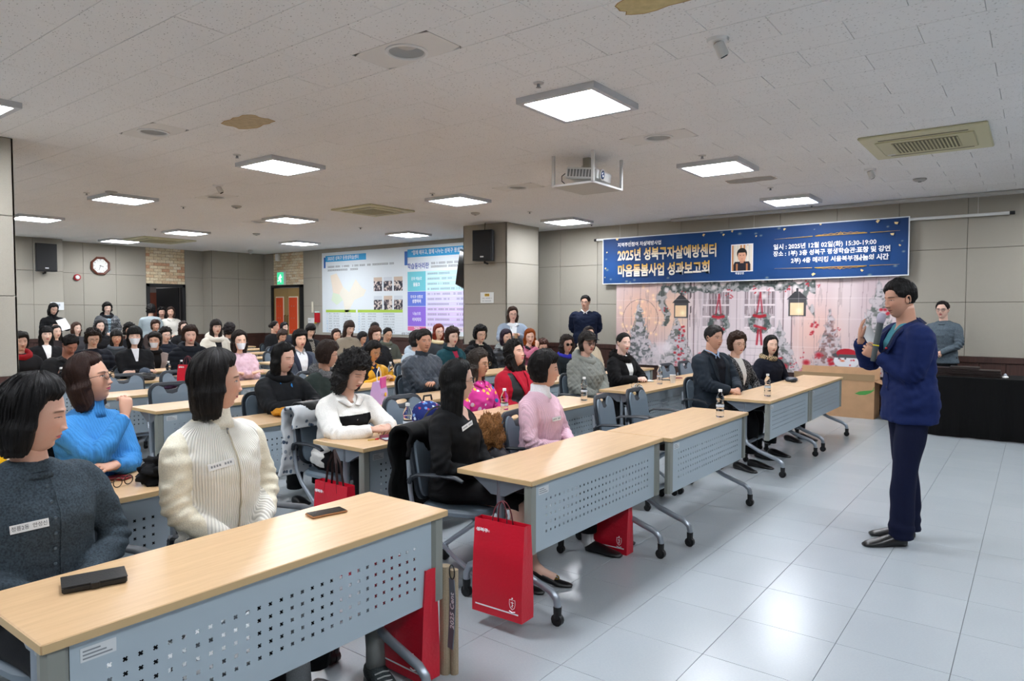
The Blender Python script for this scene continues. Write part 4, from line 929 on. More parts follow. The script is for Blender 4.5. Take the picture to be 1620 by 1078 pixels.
def make_hair(style, seed, near, hm):
    S = HAIR[style]; na, ne = (150, 100) if near else (64, 44)
    a = np.linspace(-PI, PI, na+1)[:-1]; e = np.concatenate([np.linspace(-PI/2+.03, -.9, ne//4), np.linspace(-.87, PI/2-.03, ne-ne//4)])
    A, E_ = np.meshgrid(a, e); Rr, cov, rb = hair_R(A, E_, S, seed)
    D = np.stack([np.cos(E_)*np.cos(A), np.cos(E_)*np.sin(A), np.sin(E_)], -1)
    P = (D*Rr[..., None]).reshape(-1, 3); cv = cov.ravel()
    c = S['curl']
    if c: 
        f = 46 if c > .008 else 30; dsp = vnoise(P*f, seed)*c+vnoise(P*f*2.3, seed+1)*c*.5; P = P*(1+(dsp*cv/np.linalg.norm(P, axis=1)))[:, None]
    st = vnoise(np.stack([A.ravel()*60, E_.ravel()*1.3, E_.ravel()*0], 1), seed+9)*.0015*cv; P = P*(1+st/np.linalg.norm(P, axis=1))[:, None]
    P[:, 0] -= .004
    idx = np.arange(na*ne).reshape(ne, na); F = np.stack([idx[:-1], np.roll(idx, -1, 1)[:-1], np.roll(idx, -1, 1)[1:], idx[1:]], -1).reshape(-1, 4)
    hs = np.stack([A.ravel(), E_.ravel(), 0*cv], 1); V = P.tolist(); Fl = F.tolist(); HS = [hs]
    Fl += [idx[0, ::-1].tolist(), idx[-1].tolist()]
    if near:
        r = np.random.RandomState(seed); nt = 1300 if c > .012 else 1000; base = len(V); k = 7
        a0 = r.uniform(-PI, PI, nt); e0 = r.uniform(.2, 1.35, nt); ln = r.uniform(.5, 1.4, nt)
        W = .0010; u_ = np.linspace(0, 1, k)[None]
        es = np.maximum(e0[:, None]-u_*ln[:, None], -1.25); as_ = a0[:, None]+u_*r.normal(size=nt)[:, None]*.10+(np.sin(u_*9+np.arange(nt)[:, None])*.06 if c > .012 else 0)
        R1, cv1, _ = hair_R(as_, es, S, seed); ok = cv1.min(1) > .55; es, as_, R1 = es[ok], as_[ok], R1[ok]; m_ = len(es)
        lift = 1.012+.02*r.rand(m_)[:, None]*u_**2+(c*2.0*r.rand(m_)[:, None] if c > .012 else 0)
        Dd = np.stack([np.cos(es)*np.cos(as_), np.cos(es)*np.sin(as_), np.sin(es)], -1)*(R1*lift)[..., None]; Dd[..., 0] -= .004
        sd = np.stack([-np.sin(as_), np.cos(as_), 0*as_], -1)*(W*np.array([.6, 1, 1.2, 1.2, 1, .8, .2]))[None, :, None]
        blk = np.concatenate([Dd-sd, Dd+sd], 1).reshape(-1, 3); base = len(V); V += blk.tolist()
        o_ = base+np.arange(m_)[:, None]*2*k+np.arange(k-1)[None]; Fl += np.stack([o_, o_+1, o_+k+1, o_+k], -1).reshape(-1, 4).tolist()
        q_ = np.stack([as_*3+np.arange(m_)[:, None], es, 0*es], -1); HS.append(np.concatenate([q_, q_], 1).reshape(-1, 3))
    me = bpy.data.meshes.new('hair'); me.from_pydata(V, [], Fl); me.polygons.foreach_set('use_smooth', [True]*len(me.polygons))
    at = me.attributes.new('hs', 'FLOAT_VECTOR', 'POINT'); at.data.foreach_set('vector', np.concatenate(HS).astype(np.float32).ravel()); me.materials.append(hm); return me
_tr = {}
def trousers_mesh(m, kind):
    mb = MB()
    for s in (-1, 1):
        if kind == 'seated':
            Q, t = smooth_path([(-.02, .085*s, .53), (.16, .10*s, .545), (.38, .115*s, .535), (.43, .12*s, .48), (.41, .12*s, .30), (.40, .12*s, .13)], 16); mb.tube(Q, np.interp(t, [0, .3, .5, .7, 1], [.10, .088, .072, .066, .062]), 12)
    mb.loft([sring((-.02, 0, .47), .15, .12), sring((-.02, 0, .52), .185, .14), sring((-.01, 0, .60), .17, .125)])
    me = mb.mesh('trousers', m, True); return me
def shoe(mb, x, y, z, yaw=0., L=.26, hgt=.075, w=.045, heel=0.):
    M = T(x, y, z) @ R(yaw, 'Z'); n = 14; rings = []
    for t, wd, h0, h1 in ((-.3, .6, 0, .75), (-.27, .85, 0, .98), (-.15, .88, 0, 1.0), (.0, .85, 0, .95), (.2, .98, 0, .72), (.4, 1.0, 0, .5), (.58, .86, 0, .36), (.68, .5, .02, .2)):
        xx = t*L; hh = hgt*h1; lf = heel*np.clip((.35-t)/.6, 0, 1); an = np.arange(n)*2*PI/n
        rings.append(np.stack([np.full(n, xx), w*wd*np.cos(an), hgt*h0+lf+hh*.5+hh*.5*np.sign(np.sin(an))*np.abs(np.sin(an))**.7], 1))
    mb.loft(rings, True, M)
def person(P):
    """seated or standing figure from a spec dict; head position in world, everything else follows"""
    near = P.get('near', 0); hw = np.array(P['head'], float)-np.array([0, 0, .008]); stand = P.get('stand', False); by = P.get('body', 0.); fem = P.get('fem', 1)
    lean = P.get('lean', .04); hx_, hy_ = hw[0]-math.cos(by)*lean, hw[1]-math.sin(by)*lean
    root = thing('person', P['label'], 'person', (hx_, hy_, 0), by, P.get('group'))
    Rb = Rz(-by); H = Rb @ (hw-np.array([hx_, hy_, 0])); hz = H[2]           # head in local frame
    hyaw, hpit, hrol = P.get('yaw', 0)-by, P.get('pitch', 0), P.get('roll', 0); RH = Rz(hyaw) @ Ry(hpit) @ Rx(hrol)
    hs = P.get('hs', 1.)*.955; piv = H+np.array([0, 0, -.04]); Hc = piv+RH @ np.array([.0, 0, .04])*hs
    seed = P['seed']; r = random.Random(seed); th = P.get('thick', 1.); wd = P.get('wide', 1.)
    hs0 = P.get('hs', 1.); nb = H+np.array([-.030-lean*.25, 0, -.150*hs0]); hip = np.array([0, 0, P.get('hipz', .50)]) if not stand else np.array([-.01, 0, hz-.68*P.get('tall', 1)])
    up_ = nb-hip; Lt = np.linalg.norm(up_); tilt = math.atan2(up_[0], up_[2]); Rt = Ry(tilt)
    prof = [(0, .172, .125), (.12, .168, .125), (.3, .150, .112), (.48, .152, .118), (.64, .165, .128 if fem else .118), (.78, .175, .112), (.87, .172, .095), (.93, .135, .080), (.975, .085, .066), (1.0, .062, .058)]
    if not fem: prof = [(s, w*1.13, d*1.04) for s, w, d in prof]
    S_ = [nb-(Rt @ np.array([.0, 0, .078]))+np.array([-.005, s*.160*wd*(1.16 if not fem else 1), .0]) for s in (-1, 1)]
    shz = nb[2]-.075
    # arm targets
    arm = P.get('arm', 'lap'); seat_f = H[0]
    def wr(s):
        if P.get('wrist'): return np.array(P['wrist'][0 if s < 0 else 1], float)
        if stand:
            return {'front': (.17, s*.05, hip[2]+.10), 'back': (-.16, s*.06, hip[2]+.06), 'side': (.02, s*.25, hip[2]-.08), 'phone': (.24, s*.05, hip[2]+.32)}.get(arm, (.15, s*.06, hip[2]+.1))
        return {'lap': (seat_f+.16, s*.075, .655), 'desk': (seat_f+.25, s*.065, .765), 'cross': (seat_f+.19, -s*.06, .80), 'thigh': (seat_f+.2, s*.12, .66)}.get(arm, (seat_f+.2, s*.08, .66))
    W_ = [np.array(wr(s), float) for s in (-1, 1)]; L1, L2 = .275, .245
    poles = P.get('pole', [(-.3, -1, -.6), (-.3, 1, -.6)]); El = [elbow(S_[i], W_[i], L1, L2, poles[i]) for i in (0, 1)]
    for i in (0, 1):
        v = W_[i]-El[i]; W_[i] = El[i]+v/np.linalg.norm(v)*min(np.linalg.norm(v), L2*1.05)
    # body
    mb = MB(); na, ne = (132, 96) if near == 2 else ((88, 64) if near else (44, 34)); G, fc = head_grid(na, ne)
    G = (G*hs).reshape(-1, 3) @ RH.T+Hc; idx = np.arange(na*ne).reshape(ne, na)
    F = np.stack([idx[:-1], np.roll(idx, -1, 1)[:-1], np.roll(idx, -1, 1)[1:], idx[1:]], -1).reshape(-1, 4).tolist()+[idx[0, ::-1].tolist(), idx[-1].tolist()]
    mb.add(G, F); nh = len(G)
    nk0 = Hc+RH @ np.array([-.022, 0, -.055])*hs; Q, t = smooth_path([nk0, nk0*.5+nb*.5+np.array([-.002, 0, 0]), nb, nb-np.array([0, 0, .06])], 8)
    mb.tube(Q, np.interp(t, [0, .5, .75, 1], [.056, .052, .058, .075])*(1.12 if not fem else 1), 16)
    if near or P.get('ears'):
        for s in (-1, 1):
            pts = []; 
            for k in range(13):
                q_ = -2.2+k*4.6/12; pts.append(Hc+RH @ (np.array([-.010+.016*math.cos(q_+1.5)*1.0, s*(.0765+.006*math.cos(q_)), -.008+.028*math.sin(q_+1.5)])*hs))
            mb.tube(pts, np.r_[.003, np.full(11, .0052), .006]*1., 6)
            mb.ball((0, 0, 0), 1, 8, 6, Matrix.Translation(Vector(Hc+RH @ (np.array([-.006, s*.0745, -.012])*hs))) @ Matrix((RH @ np.diag([.013, .006, .022])).tolist()).to_4x4())
    mb.loft([sring(nb+Rt @ np.array([0, 0, z]), w, d, Rt, 20) for z, w, d in ((-.10, .13, .08), (-.05, .10, .07), (-.01, .062, .056))])
    hcurl = P.get('curl', .6); showh = P.get('hands', 1)
    if showh:
        for i, s in ((0, -1), (1, 1)):
            d = W_[i]-El[i]; d = d/np.linalg.norm(d)
            mb.tube([W_[i]-d*.10, W_[i]-d*.03, W_[i]+d*.005], [.034, .027, .025], 10)
            hd, hn = d.copy(), np.array([.2, 0, 1.])
            if arm in ('desk', 'lap', 'front', 'phone'): hd = d+np.array([.15, -s*.75, .0]); hn = np.array([.1, s*.75, .8])
            if P.get('hdir'): hd = np.array(P['hdir'][i], float); hn = np.array(P['hnrm'][i], float)
            hside = np.sign(np.cross(hd, hn) @ np.array([.3, -s, .6])) or 1
            if P.get('hside'): hside = P['hside'][i]
            hand(mb, W_[i]+d*.012, hd, hn, P.get('curls', (hcurl, hcurl))[i], hside, 1.0 if not fem else .93, 8 if near else 5, thumb=.5)
    if P.get('legs'): # bare shins
        for s in (-1, 1):
            Q, t = smooth_path([(.42, .08*s, .50), (.43, .08*s, .44), (.41, .07*s, .28), (.39+.05*s, .065*s, .12), (.44+.06*s, .065*s, .06), (.53+.06*s, .07*s, .035)], 14); mb.tube(Q, np.interp(t, [0, .25, .45, .75, 1], [.055, .052, .056, .034, .03]), 12)
            mb.tube([(.42, .08*s, .50), (.2, .08*s, .53), (0, .06*s, .56), (0, .03*s, .70), nb], [.05, .06, .06, .05, .04], 10)
    me = mb.mesh('body', m_skin(P.get('skin', '#d2a387'), P.get('lip', '#a5524f'), P.get('eyes', .0042), P.get('brow', '#2a201c'), P.get('age', 0)), True)
    fa = np.full((len(me.vertices), 3), 9.); fa[:, 2] = 0; fa[:nh] = fc.reshape(-1, 3); at = me.attributes.new('fc', 'FLOAT_VECTOR', 'POINT'); at.data.foreach_set('vector', fa.astype(np.float32).ravel())
    link('body', me, root)
    # hair
    hm = m_hair(P.get('hc', '#0c0a0a'), P.get('hc2')); MH = Matrix.Translation(Vector(Hc)) @ Matrix((RH*hs).tolist()).to_4x4()
    if P.get('hair'): link('hair', make_hair(P['hair'], seed, near, hm), root, mw=MH)
    if P.get('hair') == 'bun': link('hair_bun', MB().ball((-.115, 0, .01), (.035, .04, .04), 12, 8).mesh('bun', hm, True), root, mw=MH)
    # top garment
    kind = P.get('pat', 'plain'); vox = .0085 if near == 2 else (.012 if near else .018); g = MB()
    ex = {'puffer': 1.2, 'quilt': 1.14, 'coat': 1.13, 'fur': 1.2}.get(P.get('cut', ''), 1.05)*th
    hem = P.get('hem', 0.)
    rings = []
    if stand and hem: rings += [sring(hip+np.array([0, 0, -hem]), .185*ex*wd, .135*ex), sring(hip+np.array([0, 0, -hem*.4]), .182*ex*wd, .135*ex)]
    for s, w, d in prof:
        bust = .018 if (fem and .45 < s < .75) else 0; c_ = hip+up_*s+Rt @ np.array([bust*.5-(.012 if s > .8 else 0), 0, 0]); e2 = ex if s < .9 else 1+(ex-1)*.5
        rings.append(sring(c_, w*e2*wd+.004, d*e2+.004, Rt))
    g.loft(rings)
    a_r = (.058, .052, .044, .036) if fem else (.066, .058, .050, .040)
    for i in (0, 1):
        S0 = S_[i]+np.array([0, (1 if i == 0 else -1)*.06, -.005]); Q, t = smooth_path([S0, S_[i]+np.array([0, (-1 if i == 0 else 1)*.012, .0]), S_[i]*.5+El[i]*.5, El[i], El[i]*.5+W_[i]*.5, W_[i]], 18)
        ax = ex*(1.12 if ex > 1.1 else 1.02)
        g.tube(Q, np.interp(t, [0, .18, .5, .75, 1], [a_r[0], a_r[0]*1.05, a_r[1], a_r[2], a_r[3]])*ax, 14)
    if P.get('sleeveless'): pass
    me = remeshed(g, vox, 5 if near else 3); V = get_co(me); Nn = get_no(me)
    dsp = vnoise(V*np.array([9, 9, 14]), seed)*.006+vnoise(V*np.array([22, 22, 34]), seed+2)*.0035*(1.3 if near else .6)
    for i in (0, 1):     # creases around the elbows
        dd = np.linalg.norm(V-El[i], axis=1); ax_ = W_[i]-S_[i]; ax_ = ax_/np.linalg.norm(ax_); dsp += np.exp(-(dd/.09)**2)*.006*np.sin((V @ ax_)*150+3*vnoise(V*14, seed))
    tz = (V-hip) @ (up_/Lt)
    cut = P.get('cut', '')
    if cut == 'puffer': dsp += .013*np.abs(np.sin(tz*PI/.075+.6*vnoise(V*6, seed)))**.6-.004
    if cut == 'quilt':
        u, v = V[:, 1]+V[:, 0]*.6+V[:, 2], V[:, 1]+V[:, 0]*.6-V[:, 2]; k = PI/.075; dsp += .010*np.minimum(np.abs(np.sin(u*k)), np.abs(np.sin(v*k)))**.5-.004
    if cut == 'fur': dsp += vnoise(V*60, seed)*.008+.006
    fold = np.exp(-((tz-.10)/.09)**2)*(.0025 if stand else .006)*np.sin(tz*(60 if stand else 90)+6*vnoise(V*8, seed+5)); dsp += fold
    V2 = V+Nn*dsp[:, None]; 
    if not stand: V2[:, 2] = np.maximum(V2[:, 2], .475)
    me.vertices.foreach_set('co', V2.ravel()); me.update(); me.materials.clear()
    top_m = m_cloth(P['col'], kind, P.get('col2')); me.materials.append(top_m); me.polygons.foreach_set('use_smooth', [True]*len(me.polygons))
    nm = P.get('garment', 'jacket'); gob = None
    if P.get('inner'):    # open front showing the inner layer
        ic, z0, z1, w1 = P['inner']; kk = w1/((1-z0)*Lt)
        bisect(me, [(hip+Rt @ np.array([0, s*.012, z0*Lt]), Rt @ np.array([0, s, -kk])) for s in (-1, 1)]+[(hip+Rt @ np.array([0, 0, z0*Lt]), Rt @ np.array([0, 0, 1.]))])
        C_ = np.empty(len(me.polygons)*3); me.polygons.foreach_get('center', C_); C_ = C_.reshape(-1, 3); q = (C_-hip) @ Rt; zf = q[:, 2]/Lt
        msk = (q[:, 0] > .03) & (zf > z0) & (np.abs(q[:, 1]) < .012+w1*np.clip((zf-z0)/(1-z0), 0, 1)) & (zf < 1.02)
        ma, mi_ = split_faces(me, msk, (top_m, ic)); gob = link(nm, ma, root); link(P.get('inner_name', 'shirt'), mi_, root)
    elif P.get('blocks'):  # two-colour garment
        bisect(me, [(hip+Rt @ np.array(c_, float)*np.array([1, 1, Lt]), Rt @ np.array(n_, float)) for c_, n_ in P.get('planes', [])])
        C_ = np.empty(len(me.polygons)*3); me.polygons.foreach_get('center', C_); C_ = C_.reshape(-1, 3); msk = P['blocks'](C_, (C_-hip) @ Rt, Lt, El, S_)
        ma, mi_ = split_faces(me, msk, (top_m, P['block_m'])); gob = link(nm, ma, root); link(P.get('block_name', 'panel'), mi_, root)
    else: gob = link(nm, me, root)
    # collars
    cm = P.get('ccol'); ct = P.get('collar', 'crew'); cmat = m_cloth(cm, P.get('cpat', 'plain'), P.get('ccol2')) if cm else top_m
    cb = MB(); N_ = nb+Rt @ np.array([0, 0, -.012])
    if ct == 'turtle':
        for _ in (0,): cb.loft([sring(N_+Rt @ np.array([.0, 0, z]), w, d, Rt, 24, 2.1) for z, w, d in ((-.035, .090, .080), (.0, .072, .068), (.03, .066, .066), (.055, .066, .066), (.062, .061, .062), (.05, .056, .056), (.0, .055, .055))])
    elif ct == 'crew': cb.loft([sring(N_+Rt @ np.array([.004, 0, z]), w, d, Ry(tilt+.18), 24, 2.1) for z, w, d in ((-.030, .096, .083), (-.012, .084, .078), (-.008, .075, .070), (-.02, .070, .066))])
    elif ct == 'fur' or ct == 'hood' or ct == 'scarf':
        rr_ = {'fur': .042, 'hood': .034, 'scarf': .030}[ct]; n1, n2 = (56, 20) if near else (28, 12); t = np.arange(n1)*2*PI/n1; u = np.arange(n2)*2*PI/n2; T_, U = np.meshgrid(t, u, indexing='ij')
        R0 = .092 if ct != 'scarf' else .078; back = .5-.5*np.cos(T_); rad = rr_*(1+(.75*back if ct == 'hood' else .15*back)); 
        X = (R0+rad*np.cos(U))*np.cos(T_)*.95; Yy = (R0*1.12+rad*np.cos(U))*np.sin(T_); Z = rad*np.sin(U)*(1.25 if ct == 'hood' else 1.1)+.02*back-.045*(1-back)*(1 if ct != 'scarf' else .3)-.0
        V = np.stack([X, Yy, Z], -1).reshape(-1, 3); nn = np.stack([np.cos(U)*np.cos(T_), np.cos(U)*np.sin(T_), np.sin(U)], -1).reshape(-1, 3)
        V = V+nn*(vnoise(V*(70 if ct == 'fur' else 22), seed)*(.012 if ct == 'fur' else .006))[:, None]
        V = V @ Rt.T+N_; i_ = np.arange(n1*n2).reshape(n1, n2); cb.add(V, np.stack([i_, np.roll(i_, -1, 0), np.roll(np.roll(i_, -1, 0), -1, 1), np.roll(i_, -1, 1)], -1).reshape(-1, 4).tolist())
        if ct == 'fur' and near:
            rs = np.random.RandomState(seed); sel = rs.choice(len(V), 500)
            for j in sel:
                dirn = (V[j]-N_)*.3+(nn[j] @ Rt.T)+rs.normal(size=3)*.35; dirn /= np.linalg.norm(dirn); cb.tube([V[j], V[j]+dirn*.012, V[j]+dirn*.022+np.array([0, 0, -.004])], [.0022, .0015, .0003], 3)
    elif ct in ('shirt', 'lapel'):
        q8 = (V2-hip) @ Rt
        def sx8(y, z):
            m_ = (np.abs(q8[:, 1]-y) < .022) & (np.abs(q8[:, 2]-z) < .018) & (q8[:, 0] < .185*th*max(1, ex*.95)); return q8[m_, 0].max() if m_.any() else None
        z0_ = (P['inner'][1] if P.get('inner') else .5)*Lt if ct == 'lapel' else Lt*.90
        w8 = P['inner'][3] if (P.get('inner') and ct == 'lapel') else (.045 if ct == 'lapel' else .035)
        for s in (-1, 1):
            n8 = 16; tt = np.linspace(0, 1, n8); rin, rout = [], []
            for t8 in tt:
                if t8 < .22:      # round the back of the neck
                    a8 = (1-t8/.22)*PI*.62+PI*.30; rr8 = (.062 if fem else .070); x8, y8 = -.0+rr8*math.cos(PI-a8)*-1*-1, rr8*math.sin(a8)*1.0
                    x8 = -rr8*math.cos(PI-a8) if False else rr8*math.cos(a8); zi = Lt-.0+.028*(1-t8/.22)+.004; rin.append((x8-.004, s*y8, zi)); rout.append((x8*1.5-.01, s*(y8*1.42), zi-.040))
                else:
                    v8 = (t8-.22)/.78; z8 = Lt*1.0-.004+(z0_-Lt)*v8; yi = (.058*(1-v8)+.012*v8) if ct == 'shirt' else (.012+w8*(1-v8)); wd8 = (.038*(1-v8)+.03) if ct == 'shirt' else (.028+.050*math.sin(PI*min(1, v8*1.5+.15))**1 if v8 < .55 else .055*(1-v8)/.45+.004)
                    if ct == 'lapel' and .16 < v8 < .24: wd8 -= .022
                    xi, xo = sx8(s*yi, z8), sx8(s*(yi+wd8), z8-.01); base8 = .055+.05*v8
                    xi = base8 if xi is None else max(xi, base8*.6); xo = xi-.01 if xo is None else xo
                    rin.append((xi+.005, s*yi, z8)); rout.append((xo+.009, s*(yi+wd8), z8-.012))
            A8 = np.array(rin) @ Rt.T+hip; B8 = np.array(rout) @ Rt.T+hip
            for _ in range(2): A8[1:-1] = .25*A8[:-2]+.5*A8[1:-1]+.25*A8[2:]; B8[1:-1] = .2*B8[:-2]+.6*B8[1:-1]+.2*B8[2:]
            no8 = Rt @ np.array([.007, 0, .002]); cb.loft([[a_, b_, b_-no8, a_-no8] for a_, b_ in zip(A8, B8)], True)
    if P.get('pin') and ct == 'lapel': link('lapel_pin', MB().ball(tuple(B8[9]*.6+A8[9]*.4+Rt @ np.array([.008, 0, .004])), (.008, .009, .007), 8, 6).mesh('pin', mat('#b81426', .4)), root)
    if cb.n: link({'fur': 'fur_collar', 'hood': 'hood', 'scarf': 'scarf', 'turtle': 'turtleneck'}.get(ct, 'collar'), cb.mesh('collar', cmat, True), root)
    if P.get('shirt_collar'):
        P2 = MB(); 
        for s in (-1, 1): P2.tube([N_+Rt @ np.array(p) for p in ((-.05, s*.03, .040), (.0, s*.066, .036), (.045, s*.05, .018), (.074, s*.014, -.014), (.088, s*.034, -.045))], [.012, .016, .017, .014, .004], 8, flat=.35)
        link('shirt_collar', P2.mesh('sc', m_cloth(P['shirt_collar']), True), root)
    # glasses, mask
    if P.get('glasses'):
        gm = {'brown': M_GLF, 'gold': M_GLG, 'black': M_GLB, 'silver': M_GLS, 'sun': M_GLB}[P['glasses']]; gb = MB(); ln = MB(); tr = .0014 if near else .0020
        for s in (-1, 1):
            pts = [(.098-.012*abs(math.cos(t))*0-.35*(abs(.031*s+.023*math.cos(t)))**2*6*.5, .0325*s+.0235*math.cos(t), -.001+.0195*math.sin(t)) for t in np.linspace(0, 2*PI, 21 if near else 13)]
            gb.tube(pts, tr, 5, cap=False); gb.tube([(.090, .056*s, .006), (.05, .076*s, .004), (-.01, .080*s, -.002), (-.02, .079*s, -.014)], tr, 5)
            if P['glasses'] == 'sun' or near: ln.add([(p[0]-.0005, p[1], p[2]) for p in pts[:-1]], [tuple(range(len(pts)-1))])
        gb.tube([(.100, -.010, .002), (.103, 0, .005), (.100, .010, .002)], tr, 5)
        go = link('glasses', gb.mesh('glasses', gm, True), root, mw=MH)
        if P['glasses'] == 'sun': link('lens', ln.mesh('lens', M_SUNL), go)
        elif near == 2 and ln.n: link('lens', ln.mesh('lens', M_LENS), go)
    if P.get('cap'):
        cmx = m_cloth(P['cap']); rg = []; an9 = np.arange(36)*2*PI/36
        for e9 in np.linspace(.36, 1.5, 10):
            b9 = head_surf(an9, np.full(36, e9), False); k9 = 1+.030/np.linalg.norm(b9, axis=1); rg.append(b9*k9[:, None]*np.array([1.0, 1.0, 1.02]))
        cp = link('cap', MB().loft(rg).mesh('cap', cmx, True), root, mw=MH)
        br = []; 
        for u9 in np.linspace(-1.05, 1.05, 15):
            b9 = rg[0][0]*0+np.array([.112*math.cos(u9), .096*math.sin(u9), .052]); o9 = np.array([.116*math.cos(u9)+.068*math.cos(u9*.9)**1, .104*math.sin(u9), .046-.012*abs(u9)]); t9 = np.array([0, 0, .004]); br.append([b9, o9, o9+t9, b9+t9])
        link('brim', MB().loft(br).mesh('brim', cmx), cp)
    if P.get('mask'):
        e = np.linspace(-.98, -.20, 12); a = np.linspace(-1.0, 1.0, 17); A_, E_ = np.meshgrid(a, e); Q_ = head_surf(A_, E_); Q_[..., 0] = np.maximum(Q_[..., 0], .078*np.cos(A_*.9)+.018*np.exp(-(A_/.5)**2)); Q_ *= 1.035
        m = MB().loft(Q_, False, closed=False); mk = link('face_mask', m.mesh('mask', M_MASK, True), root, mw=MH); sm = MB()
        for s in (-1, 1): sm.tube([(.05, s*.066, -.03), (.02, s*.08, -.01), (-.012, s*.083, .012)], .0012, 4)
        link('ear_loop', sm.mesh('loop', M_MASK), mk)
    if P.get('tag') is not None:
        ty, tz_, trz = P['tag']; dir_ = Rt @ np.array([1., 0, 0]); pc = hip+Rt @ np.array([0, ty, Lt*tz_]); 
        # sit on the cloth: furthest garment point along the chest normal near (ty,tz)
        q = (V2-hip) @ Rt; near_ = (np.abs(q[:, 1]-ty) < .03) & (np.abs(q[:, 2]-Lt*tz_) < .03) & (q[:, 0] > 0); fx = q[near_, 0].max() if near_.any() else .12
        pa = (np.abs(q[:, 1]-ty-.045) < .025) & (np.abs(q[:, 2]-Lt*tz_) < .03) & (q[:, 0] > 0); pb = (np.abs(q[:, 1]-ty+.045) < .025) & (np.abs(q[:, 2]-Lt*tz_) < .03) & (q[:, 0] > 0)
        xa = q[pa, 0].mean() if pa.any() else fx; xb = q[pb, 0].mean() if pb.any() else fx; an_ = math.atan2(xb-xa, .09)
        Mt = Matrix.Translation(Vector(hip+Rt @ np.array([fx+.004, ty, Lt*tz_]))) @ R(tilt, 'Y') @ R(an_, 'Z') @ R(trz, 'X')
        tg = link('name_badge', MB().box((-.001, -.052, -.0135), (.001, .052, .0135)).mesh('tag', M_TAG), root, mw=Mt)
        if P.get('tagtext'):
            tm_ = text_mesh(P['tagtext'], .0165, mat('#3a3f48', .6), 0, 'CENTER', .9, ext=.0002); link('lettering', tm_, tg, loc=(.0014, 0, 0), rot=(PI/2, 0, PI/2))
        else:
            lm = MB(); [lm.box((.001, -.042+.011*k, -.004), (.0014, -.042+.011*k+.007, .005)) for k in range(8) if k != 4]; o_ = link('print', lm.mesh('p', mat('#8a9098', .6)), tg); o_['kind'] = 'stuff'
    def front_x(y, z, w=.02):
        q = (V2-hip) @ Rt; m_ = (np.abs(q[:, 1]-y) < w) & (np.abs(q[:, 2]-z) < w) & (q[:, 0] > 0) & (q[:, 0] < .19*th); return q[m_, 0].max() if m_.any() else .13
    if P.get('buttons'):
        n_, zt, zb, by_, bmat_ = P['buttons']
        for k in range(n_):
            z = Lt*(zt+(zb-zt)*k/max(1, n_-1)); link('button', MB().lathe([(0.0005, 0), (.0058, 0), (.0062, .0012), (.0045, .002), (.0005, .0016)], 12, R(PI/2, 'Y')).mesh('button', bmat_, True), root, mw=Matrix.Translation(Vector(hip+Rt @ np.array([front_x(by_, z)+.001, by_, z]))) @ R(tilt, 'Y'))
        pts = [hip+Rt @ np.array([front_x(by_+.018, z_)+(.0005 if n_ > 1 else -.02), by_+.018, z_]) for z_ in np.linspace(Lt*zb-.02, Lt*zt+.02, 14)]; pl_ = MB(); pl_.tube(pts, .0022, 5); link('placket_edge', pl_.mesh('p', top_m, True), root)
    for (y8, z8, w8_, h8, nm8, m8) in P.get('patches', ()):
        xs8 = [front_x(y8+k_*w8_*.5, z8, .018) for k_ in (-.9, 0, .9)]; pts = [[hip+Rt @ np.array([x_+.002, y8+k_*w8_*.5, z8+j*h8*.5]) for j in (-1, 1)]+[hip+Rt @ np.array([x_+.006, y8+k_*w8_*.5, z8+j*h8*.5]) for j in (1, -1)] for k_, x_ in zip((-1, 0, 1), xs8)]
        link(nm8, MB().loft(pts).mesh(nm8, m8), root)
    if P.get('zip'):
        zs_ = np.linspace(Lt*.08, Lt*.93, 22); pts = [hip+Rt @ np.array([front_x(.0, z_, .014)+.001, .0, z_]) for z_ in zs_]; link('zip', MB().tube(pts, .003, 6).mesh('zip', P['zip'], True), root)
        link('zip_pull', MB().bbox((-.002, -.004, -.03), (.002, .004, 0), .001).mesh('pull', M_STEEL), root, mw=Matrix.Translation(Vector(pts[-1]+Rt @ np.array([.004, 0, 0]))))
    # lower body
    tm_ = m_cloth(P.get('trous', '#121316'), 'plain')
    if not stand:
        if P.get('legs'):
            sk = MB(); 
            sk.loft([sring((x, 0, z), w, h, Ry(PI/2), 24) for x, z, w, h in ((-.10, .53, .16, .07), (0, .54, .185, .095), (.2, .545, .175, .08), (.38, .53, .16, .075), (.44, .50, .15, .06))]); link('skirt', sk.mesh('skirt', tm_, True), root)
        else:
            k = ('tr', P.get('trous', '#121316'))
            if k not in _tr: _tr[k] = trousers_mesh(tm_, 'seated')
            link('trousers', _tr[k], root)
        if P.get('shoes', 1):
            for s in (-1, 1):
                sm = MB()
                if P.get('legs'): shoe(sm, .46+.06*s, .065*s, 0, s*.05, .25, .06, .038, .035)
                else: shoe(sm, .47, .12*s, 0, s*.1, .27 if not fem else .25, .07, .046)
                link('shoe', sm.mesh('shoe', M_SHOE, True), root)
                if P.get('socks'): link('sock', MB().tube([(.40, .12*s, .16), (.405, .12*s, .07), (.42, .12*s, .05)], [.042, .04, .04], 12).mesh('sock', m_cloth(P['socks'], 'rib'), True), root)
                if P.get('legs'):
                    bk = MB(); bx, by_ = .575+.06*s, .07*s
                    for k in range(16): a = k*2*PI/16; bk.ball((bx-.035+.017*math.cos(a)*.7, by_+.022*math.sin(a), .046-.3*.017*math.cos(a)), .0045, 6, 4)
                    link('gold_buckle', bk.mesh('buckle', mat('#a98a3a', .3, .8)), root)
    else:
        mb = MB(); kn = hip[2]*.52
